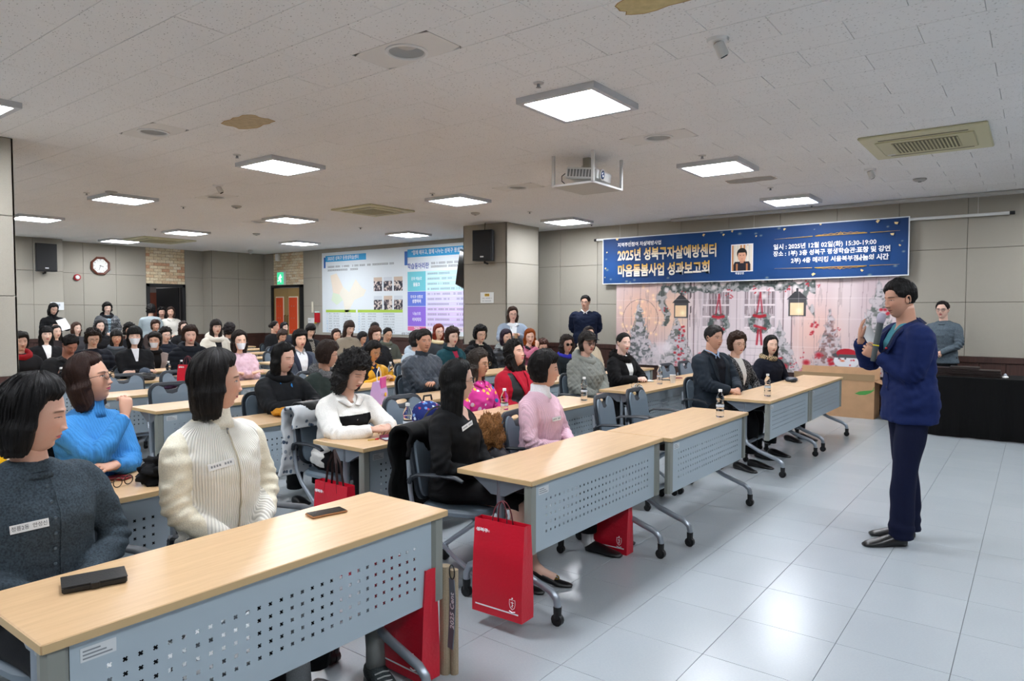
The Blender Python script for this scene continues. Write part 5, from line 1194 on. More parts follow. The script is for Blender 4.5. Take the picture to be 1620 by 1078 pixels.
        for s in (-1, 1):
            px = P.get('step', 0)*s
            Q, t = smooth_path([hip+np.array([0, .085*s, .03]), (px*.4, .095*s, hip[2]*.75), (.015+px*.7, .10*s, kn), (.0+px, .10*s, hip[2]*.25), (.0+px, .10*s, .05)], 16); mb.tube(Q, np.interp(t, [0, .25, .5, .8, 1], [.105, .098, .078, .075, .078]) if not fem else np.interp(t, [0, .25, .5, .8, 1], [.10, .088, .066, .06, .062]), 14)
        mb.loft([sring(hip+np.array([0, 0, z]), w, d) for z, w, d in ((-.10, .14, .12), (-.04, .175, .13), (.05, .168, .125), (.12, .155, .11))])
        lm = remeshed(mb, .014 if near else .03, 3); V = get_co(lm); Nn = get_no(lm); V = V+Nn*(vnoise(V*np.array([16, 16, 9]), seed)*.005+.004*np.sin(V[:, 2]*60+3*vnoise(V*7, seed))*np.exp(-((V[:, 2]-.12)/.12)**2))[:, None]; V[:, 2] = np.maximum(V[:, 2], .03)
        lm.vertices.foreach_set('co', V.ravel()); lm.update(); lm.materials.clear(); lm.materials.append(m_cloth(P.get('trous', '#121316'), P.get('tpat', 'plain'))); lm.polygons.foreach_set('use_smooth', [True]*len(lm.polygons)); link('trousers', lm, root)
        for s in (-1, 1):
            sm = MB(); shoe(sm, .055+P.get('step', 0)*s, .10*s, 0, s*.12, .29 if not fem else .25, .085, .05); so = link('shoe', sm.mesh('shoe', M_SHOE, True), root)
    P['_'] = dict(root=root, El=El, W=W_, nb=nb, hip=hip, Rt=Rt, Lt=Lt, Hc=Hc, RH=RH, MH=MH, V=V2)
    return root
HD = {'grey': (-2.680, 0.879, 1.219), 'cream': (-2.680, 1.538, 1.281), 'blkhair': (-2.680, 3.025, 1.167), 'pink': (-2.680, 3.924, 1.172), 'man': (-2.680, 7.036, 1.298), 'curly': (-2.680, 7.747, 1.207), 'navyc': (-2.680, 8.981, 1.151), 'blue': (-3.867, 1.537, 1.220), 'blouse': (-3.777, 3.157, 1.150), 'floral': (-3.970, 4.762, 1.103), 'red': (-3.970, 5.319, 1.171), 'cap': (-3.970, 6.643, 1.216), 'furc': (-3.970, 7.485, 1.194), 'scarf': (-5.066, 3.505, 1.174), 'parka': (-5.300, 4.140, 1.163), 'quilt': (-5.260, 5.386, 1.250), 'yellow': (-6.421, 5.692, 1.088), 'blazer': (-7.840, 5.681, 1.191), 'mask3': (-7.840, 4.797, 1.202), 'hid364': (-11.710, 6.979, 1.221), 'teal': (-6.550, 7.275, 1.210), 'redhair': (-7.840, 8.368, 1.233), 'ltblue': (-6.550, 6.588, 1.183), 'scarfgl': (-9.130, 8.432, 1.164), 'browngl': (-7.840, 7.002, 1.216), 'dk572': (-10.420, 8.951, 1.051), 'top593': (-11.710, 10.441, 1.187), 'longlb': (-9.130, 7.574, 1.295), 'curlbr': (-10.420, 8.344, 1.116), 'wdown': (-10.420, 7.763, 1.231), 's435': (-13.000, 8.784, 1.244), 't450': (-14.290, 9.913, 1.179), 'u446': (-11.710, 8.064, 1.089), 'blkfur': (-6.550, 7.887, 1.230), 'purp': (-6.550, 8.514, 1.166), 'orange': (-6.56, 9.15, 1.163), 'brcurl': (-6.70, 9.72, .97), 'sung': (-5.260, 8.235, 1.111), 'behcap': (-5.260, 8.830, 1.234), 'a72': (-11.710, 4.038, 1.219), 'b89': (-14.290, 5.091, 1.186), 'c110': (-9.130, 3.389, 1.172), 'd120': (-15.580, 5.917, 1.209), 'e147': (-10.420, 4.161, 1.190), 'f158': (-14.290, 5.833, 1.273), 'g184': (-11.710, 5.020, 1.144), 'j213': (-9.130, 4.134, 1.250), 'k205': (-13.000, 5.801, 1.217), 'l245': (-10.420, 5.006, 1.128), 'm262': (-11.710, 5.806, 1.159), 'n245': (-15.580, 7.505, 1.243), 'o301': (-9.130, 4.859, 1.239), 'p290': (-14.290, 7.459, 1.234), 'q342': (-10.420, 5.972, 1.314), 'st_h': (-16.900, 5.972, 1.608), 'st_i': (-17.400, 7.277, 1.626), 'st_r1': (-17.000, 8.091, 1.595), 'st_r2': (-17.500, 8.593, 1.534), 'st_r3': (-16.900, 8.513, 1.543), 'st_navy': (-6.633, 11.000, 1.738), 'st_lany': (-7.250, 9.602, 1.524), 'st_grey': (-1.042, 11.150, 1.601), 'speaker': (-0.740, 5.300, 1.656)}
HD['redhood'] = (-10.42, 3.30, 1.17); HD['edge'] = (-3.97, .93, 1.12)
GA = 'seated audience'; GS = 'people standing along the walls'
_sd = [10]
def aim(h, t=(-.66, 5.4)): return math.atan2(t[1]-h[1], t[0]-h[0])
def who(key, label, **k):
    h = HD[key]; _sd[0] += 1; d = dict(head=h, label=label, seed=_sd[0], group=GA)
    y = k.pop('dyaw', 0); d['yaw'] = k.pop('yaw', aim(h)+y); d['body'] = k.pop('body', max(-.35, min(.35, d['yaw']*.3)) if not k.get('stand') else d['yaw'])
    d.update(k)
    if k.get('stand'): d['group'] = GS
    elif k.get('chair', 1): chair(h[0]-.08-math.cos(d['body'])*.0-.02, h[1]-.0, d['body']*.5, 'occupied chair under '+label[7:] if label.startswith('person ') else label) if False else None
    person(d); PEOPLE[key] = d; return d
PEOPLE = {}
SK = '#d6ab94'; SKL = '#e0bda8'; SKD = '#bd8f74'
CW_ = m_cloth('#e8e6e2')
# ---- first row
who('grey', 'person with black bob and dark grey button cardigan at the lower left corner', near=2, hair='bobs', hc='#0a090a', col='#3d474f', pat='melange', garment='cardigan', collar='crew', skin='#cf9c82', lip='#a04a52', eyes=.0014, pitch=.12, dyaw=-.12, body=.10, tag=(-.075, .66, .05), tagtext='정릉2동  안성신', buttons=(9, .86, .12, .0, mat('#5a6a76', .2, .3)), lean=.0, arm='lap', trous='#1a1c20', hs=1.05)
who('cream', 'person in a cream ribbed zip vest over a cream knit, black bob', near=2, hair='bob', hc='#0b0a0a', hc2='#23201f', col='#e0dac6', garment='knit_sleeves', blocks=lambda C, q, L, El, S: (np.abs(q[:, 1]) < .168) & (q[:, 2]/L < .985) & (q[:, 0] < .20), planes=[((0, .168, 0), (0, 1, 0)), ((0, -.168, 0), (0, 1, 0))], block_m=m_cloth('#ebe8de', 'rib'), block_name='ribbed_vest', zip=mat('#b7ae98', .5), collar='turtle', ccol='#e4dfcf', skin='#d39b7c', lip='#b0465c', dyaw=-.02, body=.16, tag=(-.085, .72, .12), lean=.0, eyes=.004)
who('blkhair', 'person with long straight black hair, black glasses and black cardigan', near=2, hair='long', hc='#080808', col='#0d0e10', garment='cardigan', collar='', skin='#d8ab92', glasses='black', dyaw=.05, body=.30, tag=(-.08, .80, .25), legs=1, trous='#0c0c0e', shoes=1, lean=.02, inner=(m_skin('#d8ab92'), .84, .9, .05), inner_name='neckline', eyes=.003)
who('pink', 'person in a pale pink cable sweater over a white turtleneck', near=2, hair='short', hc='#0d0b0b', col='#e3bccb', pat='cable', garment='sweater', collar='turtle', ccol='#e6e6ea', skin='#cf9a7c', age=1, dyaw=.0, body=.16, tag=(-.055, .66, .0), socks='#e4e4e6', trous='#141518', hs=1.0, eyes=.003)
who('man', 'person in charcoal blazer and navy sweater folding his hands on the front desk', near=2, fem=0, hair='man', hc='#100e0e', hc2='#3a3634', col='#222a33', garment='blazer', cut='coat', collar='lapel', ccol='#1d252d', inner=(m_cloth('#10131c'), .25, .9, .075), inner_name='sweater', shirt_collar='#9fb6d6', skin='#c48d6c', lip='#9a5a4c', yaw=-.42, body=-.30, arm='desk', curl=.9, lean=.03, hs=1.04, age=1)
who('curly', 'person with short brown curls, gold glasses and black speckled tweed jacket', near=1, hair='perm', hc='#1d130e', hc2='#3f2a1e', col='#141519', col2='#a9a9ab', pat='speck', garment='jacket', collar='lapel', inner=(m_cloth('#e2e0dc'), .45, .9, .06), glasses='gold', yaw=-.62, body=-.35, arm='thigh', skin='#dcae92', lip='#b0504e')
who('navyc', 'person in navy cardigan with white piping and a gold patterned scarf', near=1, hair='long', hc='#0c0a0a', col='#10131f', garment='cardigan', collar='scarf', ccol='#b8a078', cpat='check', ccol2='#3a3428', yaw=-.80, body=-.45, skin='#dfb69c', eyes=.0008, lip='#b5565a')
# ---- second row
who('blue', 'person in bright blue turtleneck sweater with tortoiseshell glasses, chin on hand', near=2, hair='bob', hc='#1c1210', hc2='#3a2620', col='#3f86c6', pat='cable', garment='sweater', collar='turtle', skin='#c99374', lip='#a23c5a', glasses='brown', pitch=-.22, dyaw=-.12, body=.35, hs=1.04, thick=1.0, tag=(-.03, .62, -.05), lean=-.02,
    wrist=[(.20, -.02, 1.03), (.22, -.10, .80)], hdir=[(-.15, .25, 1), (.1, -1, .1)], hnrm=[(1, 0, .2), (.4, .1, 1)], hside=(1, 1), curls=(1.35, .5), eyes=.0036, pole=[(1, -.5, -1.2), (-.3, 1, -.6)])
who('blouse', 'person with big black curls in white and black blouse, hands clasped on desk', near=2, hair='permb', hc='#0a0909', hc2='#262322', col='#e6e4de', garment='blouse', collar='shirt', ccol='#ebe9e4', skin='#d8a68a', lip='#a04448', eyes=.001, pitch=.38, yaw=.10, body=.0, arm='desk', curl=1.0, lean=.16, trous='#0d0d10', hs=1.04, thick=1.06,
    blocks=lambda C, q, L, El, S: (q[:, 2]/L < .76) & (np.abs(q[:, 1]) < .135) & (q[:, 0] < .165), planes=[((0, .135, 0), (0, 1, 0)), ((0, -.135, 0), (0, 1, 0)), ((0, 0, .76), (0, 0, 1))], block_m=m_cloth('#0b0b0d'), block_name='black_panel', buttons=(1, .70, .68, 0, mat('#b9bdc4', .2, .8)), wrist=[(.44, -.07, .775), (.44, .07, .775)])
who('floral', 'person with grey curls and glasses in a hot pink floral blouse', near=2, hair='permm', hc='#16120f', hc2='#4a423c', col='#c93a8e', col2='#2f6fb0 #e8b04a #e8e0ea', pat='flower', garment='blouse', collar='shirt', skin='#c08a66', glasses='gold', age=1, dyaw=.0, lean=.04, eyes=.003)
who('red', 'person in red top and black quilted vest, head tilted back', near=2, hair='permm', hc='#0d0b0a', col='#a5142a', garment='sweater', collar='lapel', ccol='#b01830', skin='#d6a184', lip='#c05058', pitch=-.30, dyaw=-.05, lean=.02, eyes=.002,
    blocks=lambda C, q, L, El, S: (q[:, 2]/L < .93) & (np.abs(q[:, 1]) < .160) & ((np.abs(q[:, 1]) > .045) | (q[:, 0] < 0)), planes=[((0, s*y, 0), (0, 1, 0)) for s in (-1, 1) for y in (.160, .045)], block_m=m_cloth('#15171b', 'shell'), block_name='quilted_vest', thick=1.1)
who('cap', 'person in dark visor cap and glasses wearing a grey quilted hooded coat', near=2, hair='short', hc='#1a1614', col='#7c7f79', pat='plain', cut='quilt', garment='quilted_coat', collar='hood', ccol='#7f827c', cap='#2b2825', skin='#c99a82', glasses='silver', lip='#a8323e', dyaw=-.10, pitch=-.05, wide=1.05, thick=1.08)
who('furc', 'person in a black coat with thick black fur collar over a white turtleneck', near=2, hair='bun', hc='#0f0c0b', col='#0c0c0e', garment='coat', cut='coat', collar='fur', ccol='#0d0b0b', cpat='fur', inner=(m_cloth('#dcdcda'), .35, .9, .06), inner_name='turtleneck', skin='#e3bca8', lip='#c0323e', dyaw=.05, arm='desk')
# ---- third row
who('scarf', 'person in black coat with blue feather scarf, hands clasped, eyes lowered', near=2, hair='bob', hc='#0a0909', col='#17191c', garment='coat', cut='coat', collar='scarf', ccol='#0e1013', inner=(m_cloth('#0f1216', 'flower', '#2e7cc0 #2e7cc0 #0f1216'), .35, .92, .05), inner_name='scarf_tail', skin='#d5a58c', eyes=.0012, pitch=.12, yaw=.22, body=.0, arm='desk', curl=.9, lean=.10, wrist=[(.40, -.04, .80), (.40, .06, .80)])
who('parka', 'person in dark green parka with grey fur hood seen from behind', near=1, hair='short', hc='#191210', hc2='#3a2a22', col='#2a3431', garment='parka', cut='coat', collar='fur', ccol='#6a6b6c', cpat='fur', yaw=1.05, body=.35, glasses='brown', skin='#c08f70', pitch=.15, thick=1.1)
who('quilt', 'person with short black hair in a dark blue-grey diamond quilted jacket', near=2, fem=0, hair='man', hc='#0e0c0c', hc2='#2a2624', col='#3a434e', cut='quilt', pat='shell', garment='quilted_jacket', collar='turtle', ccol='#2b3138', skin='#c68c68', lip='#9a5c4a', dyaw=-.42, body=.0, arm='cross', hs=1.03, thick=1.05)
who('sung', 'person in sunglasses and dark coat with a blue purple scarf', near=1, hair='permm', hc='#120e0d', hc2='#352b27', col='#141c20', cut='coat', garment='coat', collar='scarf', ccol='#2e2f9a', skin='#b98a70', glasses='sun', age=1)
who('behcap', 'person in a beige coat half hidden behind the visor cap', hair='bun', hc='#1c1412', col='#c4b8a0', cut='coat', garment='coat', collar='fur', ccol='#d4ccba', cpat='fur')
# ---- fourth row
who('yellow', 'person in a mustard yellow jacket looking down through glasses', near=1, hair='bobs', hc='#0e0b0a', col='#d9a012', pat='shell', garment='jacket', collar='shirt', inner=(m_cloth('#1b2340'), .4, .9, .05), skin='#c58a56', glasses='gold', pitch=.35, yaw=.0, body=0, lean=.08, arm='desk')
who('ltblue', 'person in pale blue padded coat behind the quilted jacket', near=0, hair='short', hc='#14100f', col='#a9b9c6', cut='puffer', pat='shell', garment='padded_coat', collar='hood', ccol='#b4c3cf', yaw=.5)
who('teal', 'person with short permed hair in a teal quilted coat and red scarf', near=1, hair='perm', hc='#1c1310', hc2='#3f2c26', col='#17414a', cut='coat', garment='coat', collar='scarf', ccol='#16323a', inner=(m_cloth('#a02a48'), .5, .95, .04), inner_name='red_scarf', skin='#d9b49c', age=1, lip='#c0404e', eyes=.003)
who('blkfur', 'person in black fur-collared coat with short black hair and glasses', near=1, hair='perm', hc='#0c0b0b', col='#101216', cut='fur', garment='coat', collar='fur', ccol='#0b0b0c', cpat='fur', glasses='gold', skin='#d6ae96', inner=(m_cloth('#c9c3a8'), .5, .9, .04), pitch=.1)
who('purp', 'person with purple-black hair, grey fur collar and shiny black jacket', near=1, hair='bobs', hc='#150d14', hc2='#38283a', col='#14171d', cut='puffer', pat='shell', garment='leather_jacket', collar='fur', ccol='#8c918f', cpat='fur', skin='#d3a78e', dyaw=.15)
who('orange', 'person with orange dyed bob resting her chin on her hand', near=1, hair='bob', hc='#5a2708', hc2='#a8541a', col='#b0647c', garment='cardigan', collar='shirt', ccol='#2a2d33', skin='#d9ac90', pitch=.12, dyaw=-.2, wrist=[(.22, -.02, .98), (.25, .08, .78)], hdir=[(-.1, .3, 1), (1, 0, 0)], hnrm=[(1, 0, .2), (0, 0, 1)], hside=(1, 1))
who('brcurl', 'person with reddish brown curls bent low behind the short black hair', near=0, hair='perm', hc='#2c1812', hc2='#5a382c', col='#2a2224', collar='scarf', pitch=.2)
# ---- fifth row and beyond
who('mask3', 'person in white mask and pale pink quilted vest with grey sleeves', near=1, hair='bob', hc='#120e0d', hc2='#2e2522', col='#c9a9b4', cut='quilt', pat='shell', garment='quilted_vest', collar='crew', mask=1, skin='#d9ae94', yaw=-.15, body=-.1, arm='cross')
who('blazer', 'person with very short black hair in grey blazer and white sweater, eyes closed', near=1, hair='short', hc='#0e0c0c', col='#4d545f', garment='blazer', pat='melange', cut='coat', collar='lapel', ccol='#2a3040', inner=(m_cloth('#d9dbde'), .3, .9, .075), inner_name='sweater', shirt_collar='#8a8c8e', eyes=.0008, lip='#b03a56', skin='#dfae90', yaw=-.25, body=-.15)
who('browngl', 'person with brown short hair and glasses in black coat, front of the poster', near=1, hair='short', hc='#2a1a14', hc2='#54382c', col='#121317', cut='fur', garment='coat', collar='crew', glasses='gold', skin='#dcb096', yaw=-.1, body=-.1)
who('redhair', 'person with red dyed hair, glasses and cream scarf', near=0, hair='bob', hc='#3f120a', hc2='#7c2a18', col='#2e3238', collar='scarf', ccol='#c8bb98', glasses='black', skin='#d8ac94')
who('c110', 'person in dark jacket bowing his head over the desk, thinning black hair', near=1, fem=0, hair='man', hc='#100d0c', col='#1f1f21', cut='coat', garment='jacket', collar='shirt', ccol='#242426', skin='#a8684a', pitch=.55, yaw=.0, body=0, eyes=.001, arm='desk', lean=.12)
who('j213', 'person in white face mask and black cardigan with blunt black fringe', near=1, hair='bangs', hc='#0b0b0d', col='#17181b', garment='cardigan', collar='', mask=1, inner=(m_cloth('#d8dade'), .72, .9, .035), skin='#dbb29a', yaw=-.42, body=-.2, arm='cross')
who('o301', 'person with brown perm in a dark navy parka, red lips', near=1, hair='perm', hc='#1e1411', hc2='#3c2a22', col='#12161d', cut='puffer', pat='plain', garment='parka', collar='hood', ccol='#141820', skin='#dcae96', lip='#b8303e', yaw=-.35, body=-.2)
who('e147', 'person with tall dark perm and round glasses smiling downwards', near=1, hair='perm', hc='#14100e', hc2='#332a26', col='#121620', cut='puffer', garment='padded_coat', collar='crew', glasses='black', skin='#d3a98e', pitch=.28, yaw=-.15, body=-.1, eyes=.001, age=1)
who('l245', 'person in pale blue mask with swept back hair and black scarf', near=0, hair='short', hc='#110e0d', col='#8d807c', garment='coat', collar='scarf', ccol='#0e0c0d', inner=(m_cloth('#0e0c0d'), .1, .95, .06), mask=1, skin='#cf9f82', yaw=-.75, body=-.1)
who('g184', 'person with black fringe and glasses, mouth open, in a grey-black coat', near=0, hair='bangs', hc='#0f0c0c', col='#22262a', cut='coat', collar='scarf', ccol='#4c525a', glasses='gold', skin='#c88f70', yaw=-.3)
who('m262', 'person in glasses and navy coat behind the pale blue mask', near=0, hair='perm', hc='#120f0e', col='#151923', cut='puffer', collar='hood', glasses='silver', skin='#d0a58c')
who('a72', 'person with long black hair and white top under black jacket near the left pillar', near=1, hair='longb', hc='#0d0b0c', col='#131316', garment='jacket', collar='', inner=(m_cloth('#dfe2e4'), .55, .9, .05), skin=SKL, lip='#b83a4c', yaw=-.1, body=-.05)
who('b89', 'person with parted black hair right behind the white top, dark clothes', near=0, hair='long', hc='#100d0d', col='#2a2426', skin=SKL, lip='#b04450', yaw=.1)
who('d120', 'person with brown wavy bob near the standing woman with the paper', near=0, hair='bob', hc='#2a1a14', hc2='#4f362a', col='#3a3a3e', skin=SKL, yaw=.25)
who('f158', 'person with long swept back black hair and red lips below the padded coat', near=0, hair='long', hc='#0e0c0c', col='#141418', skin=SKL, lip='#b8303e', yaw=-.05)
who('k205', 'person hidden behind the masked fringe, dark curly hair', near=0, hair='perm', hc='#0f0d0d', col='#15171c')
who('n245', 'person with short brown hair behind the standing white jacket', near=0, hair='short', hc='#20140f', hc2='#44302a', col='#3c3230', skin=SKD)
who('p290', 'person with brown wavy bob and black coat below the doorway', near=0, hair='shoul', hc='#1d1411', hc2='#3a2c28', col='#131417', skin=SKL, yaw=-.1, inner=(m_cloth('#c8c8c8'), .6, .9, .03))
who('q342', 'person with long black hair in a cream white coat', near=1, hair='longb', hc='#0f0c0b', hc2='#2c2420', col='#d4cfc2', cut='coat', garment='coat', collar='hood', ccol='#d6d1c5', inner=(m_cloth('#15151a'), .3, .95, .05), skin='#dcb29a', yaw=-.2)
who('hid364', 'person with dark curls and black shiny coat behind the pink vest', near=0, hair='perm', hc='#141011', col='#101114', cut='puffer', pat='shell', yaw=1.9)
who('u446', 'person with short brown hair bent forward by the orange door', near=0, hair='short', hc='#1f1612', hc2='#3e2f28', col='#151824', pitch=.4, yaw=-.1)
who('s435', 'person with pulled back dark hair in front of the orange door', near=0, hair='bun', hc='#14100f', col='#191a1d', skin='#d0a086', yaw=.6)
who('t450', 'person with parted dark hair next to the orange door panel', near=0, hair='bobs', hc='#121014', col='#2a2c34', skin=SKL, yaw=.1)
who('wdown', 'person with long black fringe in dark blazer looking down at her phone', near=0, hair='longb', hc='#0d0b0c', col='#16181d', garment='blazer', inner=(m_cloth('#a5a39a', 'check', '#2a2a28'), .3, .95, .04), pitch=.45, yaw=-.2, skin=SKL)
who('curlbr', 'person with brown wavy hair below the green table of the poster', near=0, hair='shoul', hc='#1d120f', hc2='#3c2820', col='#1c1e22', collar='scarf', ccol='#8c98a6', skin='#d3a184', lip='#a83a3c', yaw=-.3)
who('longlb', 'person with long brown hair and taupe coat in front of the poster map', near=0, hair='longb', hc='#1e1412', hc2='#3e2c26', col='#8a8172', cut='coat', pitch=.25, yaw=-.1, skin=SKL, lip='#b04450')
who('dk572', 'person with dark hair hunched behind the yellow jacket', near=0, hair='bobs', hc='#0f0d0e', col='#17191f', pitch=.4, yaw=.2)
who('top593', 'person with short black hair below the poster photos, mostly hidden', near=0, hair='short', hc='#100e0e', col='#22262c')
who('scarfgl', 'person with tied black hair, glasses and thick olive grey scarf', near=0, hair='bun', hc='#0e0c0c', col='#4a4f48', cut='coat', garment='coat', collar='scarf', ccol='#565b52', glasses='gold', pitch=.25, yaw=-.35, skin='#cf9f80')
who('redhood', 'person in black coat with red hood, mostly behind the left pillar', near=0, hair='short', hc='#100d0d', col='#17171a', cut='coat', collar='hood', ccol='#8a1018', yaw=0)
who('edge', 'person in yellow jacket at the left picture edge behind the grey cardigan', near=0, hair='short', hc='#100d0d', col='#e0a80c', cut='coat', collar='hood', ccol='#e8b010', yaw=.2)
# ---- standing
who('st_h', 'person standing in black sweater reading a white paper by the left wall', near=1, stand=True, hair='bob', hc='#0d0c0c', col='#101113', garment='sweater', collar='turtle', arm='phone', pitch=.35, yaw=.05, body=-.05, hem=.08, skin='#d6ab92')
who('st_i', 'person standing in black padded jacket with white lettered scarf by the wall', near=1, stand=True, hair='perm', hc='#0d0c0c', col='#14171d', cut='puffer', pat='speck', col2='#c8ccd0', garment='padded_jacket', collar='hood', ccol='#111318', yaw=-.15, body=-.1, hem=.1, inner=(m_cloth('#1a2a3a', 'check', '#9fc0d0'), .1, .9, .03), glasses='silver', skin='#e0bca6')
who('st_r1', 'person standing with her back turned in a pale blue-grey coat', near=0, stand=True, hair='perm', hc='#100e0e', col='#9aa6aa', cut='coat', garment='coat', yaw=2.6, body=2.4, hem=.5)
who('st_r2', 'person standing in dark patterned coat inside the doorway group', near=0, stand=True, hair='perm', hc='#120f0f', col='#2a2228', cut='coat', garment='coat', yaw=-.3, body=-.3, hem=.2, skin='#cf9e84')
who('st_r3', 'person standing in short white jacket with black shoulder strap near the door', near=0, stand=True, hair='bobs', hc='#1e1512', hc2='#443229', col='#dcd9d0', cut='coat', garment='jacket', collar='shirt', yaw=-.5, body=-.25, hem=.06, skin='#dba98c')
who('st_navy', 'person standing in navy sweater and glasses with hands behind his back', near=2, fem=0, stand=True, hair='man', hc='#0e0c0c', col='#111a30', garment='sweater', collar='crew', shirt_collar='#e4e6ea', arm='back', glasses='silver', skin='#d3a184', yaw=-1.35, body=-1.05, hem=.07, hs=1.05, thick=1.08, wide=1.05, trous='#1c1e24', pitch=-.05)
who('st_lany', 'person standing by the pillar in blue-grey cardigan with a lanyard', near=1, stand=True, hair='bob', hc='#20140f', hc2='#4a352a', col='#8b98a8', garment='cardigan', collar='shirt', ccol='#dfe3e6', inner=(m_cloth('#dbe0e4'), .3, .9, .06), glasses='brown', arm='phone', yaw=-.75, body=-.7, hem=.08, skin='#dcae98', thick=1.12, wide=1.08, pitch=.1)
who('st_grey', 'person standing behind the black table in grey sweater, hands clasped', near=2, stand=True, hair='bun', hc='#15100f', col='#55616a', pat='melange', garment='sweater', collar='crew', glasses='silver', arm='front', yaw=-1.75, body=-1.9, hem=.05, skin='#dbaf98', lip='#b03c50', curl=.8)
sp = who('speaker', 'person in royal blue suit speaking into a wireless microphone', near=2, fem=0, stand=True, hair='man', hc='#0c0a0a', col='#101f4c', pat='plain', garment='suit_jacket', cut='coat', collar='lapel', ccol='#0c1940', inner=(m_cloth('#3f7e8c'), .42, .93, .055), inner_name='teal_shirt', buttons=(2, .38, .20, 0, M_BLK), pin=1, skin='#b98262', lip='#94564a', yaw=-2.42, body=-2.58, hem=.13, hs=1.06, pitch=.14, lean=.07, trous='#080f2a', age=1, eyes=.002,
    wrist=[(.27, -.12, 1.36), (.205, .03, 1.26)], hdir=[(.0, .0, 1), (.75, -.35, .45)], hnrm=[(.9, -.3, 0), (.3, .9, -.2)], hside=(1, 1), curls=(.35, 1.25), step=.07, pole=[(-.2, -.6, -1), (-.35, .5, -1)], tall=1.02)
sp['_']['root']['group'] = ''
# chairs under everybody seated
for k, d in PEOPLE.items():
    if d.get('stand'): continue
    x, y, b = d['head'][0], d['head'][1], d['body']; ln = d.get('lean', .04)
    hx_, hy_ = x-math.cos(b)*ln, y-math.sin(b)*ln
    if k in ('edge',): continue
    lb = ' '.join(('grey chair of the '+d['label']).split()[:15]); 
    while lb.split()[-1] in ('a', 'the', 'with', 'and', 'in', 'of', 'over', 'on', 'behind', 'under', 'below', 'by', 'near', 'at', 'her', 'his', 'black,', 'white', 'black', 'dark'): lb = ' '.join(lb.split()[:-1])
    dyc = {'cream': .13, 'grey': .06}.get(k, 0)
    chair(hx_+.045*math.cos(b), hy_+.045*math.sin(b)+dyc, b, lb.rstrip(','), 'training chairs')
# ---------------------------------------------------------------- things on and around the desks
DZ = .7245
n = N('clear bottle plastic'); n.base((.97, .98, 1, 1), .03); n.b.inputs['Transmission Weight'].default_value = 1; n.b.inputs['IOR'].default_value = 1.12; M_PET = n.m
n = N('water'); n.base((1, 1, 1, 1), .0); n.b.inputs['Transmission Weight'].default_value = 1; n.b.inputs['IOR'].default_value = 1.08; M_WAT = n.m
prof = [(.001, .004), (.020, .0), (.029, .002), (.031, .012), (.031, .040), (.0285, .046), (.031, .052), (.031, .072), (.0285, .078), (.031, .084), (.031, .104), (.0275, .112), (.0275, .130), (.031, .138), (.031, .152), (.026, .172), (.016, .190), (.0125, .196), (.0125, .205), (.001, .206)]
bot_m = MB().lathe(prof, 20).mesh('shell', M_PET, True); wat_m = MB().lathe([(r_*.93, z_+.001) for r_, z_ in prof if z_ < .140]+[(.001, .139)], 16).mesh('water', M_WAT, True)
cap_m = sharp(MB().lathe([(.001, .222), (.014, .222), (.0148, .218), (.0148, .203), (.001, .203)], 16).mesh('cap', M_WHITE), 40)
lab_m = MB().lathe([(.0313, .084), (.0313, .104)], 20, cap=False).mesh('label', mat('#c9d2dc', .4))
lab_y = MB().lathe([(.0313, .02), (.0313, .10)], 20, cap=False).mesh('label', mat('#d9a420', .4))
def bottle(x, y, lab, rot=None, z=DZ, sleeve=None):
    t = thing('water_bottle', lab, 'bottle', (x, y, z), rnd.uniform(0, 3), 'clear plastic water bottles', me=bot_m)
    if rot: t.rotation_euler = rot; t.location.z = z+.0315
    link('water', wat_m, t); link('cap', cap_m, t); link('bottle_sleeve', sleeve or lab_m, t); return t
bottle(-3.349, 3.27, 'clear water bottle in front of the blue floral backpack'); bottle(-1.99, 5.37, 'clear water bottle alone at the far end of the front middle desk')
bottle(-2.118, 7.003, 'clear water bottle beside the folded hands of the blazer man'); bottle(-3.379, 5.592, 'clear water bottle in front of the grey quilted coat')
bottle(-3.03-.35, 4.37, 'clear water bottle half hidden by the pale pink sweater'); bottle(-3.46, 7.40, 'clear water bottle standing beside the white paper cup')
bottle(-3.487, 6.80, 'clear water bottle lying on its side on the second row desk', (PI/2, 0, .9)); bottle(-6.25, 5.82, 'water bottle with a yellow label by the mustard jacket', sleeve=lab_y)
bottle(-8.46, 3.05, 'clear water bottle in front of the bowing man in the dark jacket'); bottle(-8.50, 4.24, 'clear water bottle beside the folded black bag'); bottle(-8.55, 4.43, 'clear water bottle next to the red gift bag')
bottle(-8.60, 8.0, 'small water bottle in front of the olive grey scarf')
cup = thing('paper_cup', 'white paper cup on the second row desk beside a bottle', 'cup', (-3.40, 7.63, DZ), me=sharp(MB().lathe([(.001, 0), (.026, 0), (.036, .092), (.038, .094), (.036, .096), (.034, .092), (.025, .004), (.001, .004)], 24).mesh('cup', M_WHITE), 50))
def phone(x, y, rz, lab, body, screen, w=.075, l=.155, case=None):
    t = thing('phone', lab, 'phone', (x, y, DZ), rz, me=MB().bbox((-l/2, -w/2, 0), (l/2, w/2, .009), .003).mesh('phone', body))
    link('screen', MB().bbox((-l/2+.004, -w/2+.004, .0088), (l/2-.004, w/2-.004, .0095), .001).mesh('screen', screen), t); return t
phone(-2.32, 1.80, 1.35, 'phone with copper frame lying on the bottom left desk', mat('#b0805c', .3, .7), mat('#16161a', .08))
t = thing('phone_wallet', 'closed black leather phone wallet on the bottom left desk', 'phone case', (-2.285, .90, DZ), 1.25, me=MB().bbox((-.085, -.05, 0), (.085, .05, .020), .005).mesh('w', mat('#141414', .55, bump=(200, .001))))
link('flap', MB().bbox((-.086, -.052, .0195), (.086, .05, .0225), .0012).mesh('w', mat('#1b1a1a', .5, bump=(200, .001))), t)
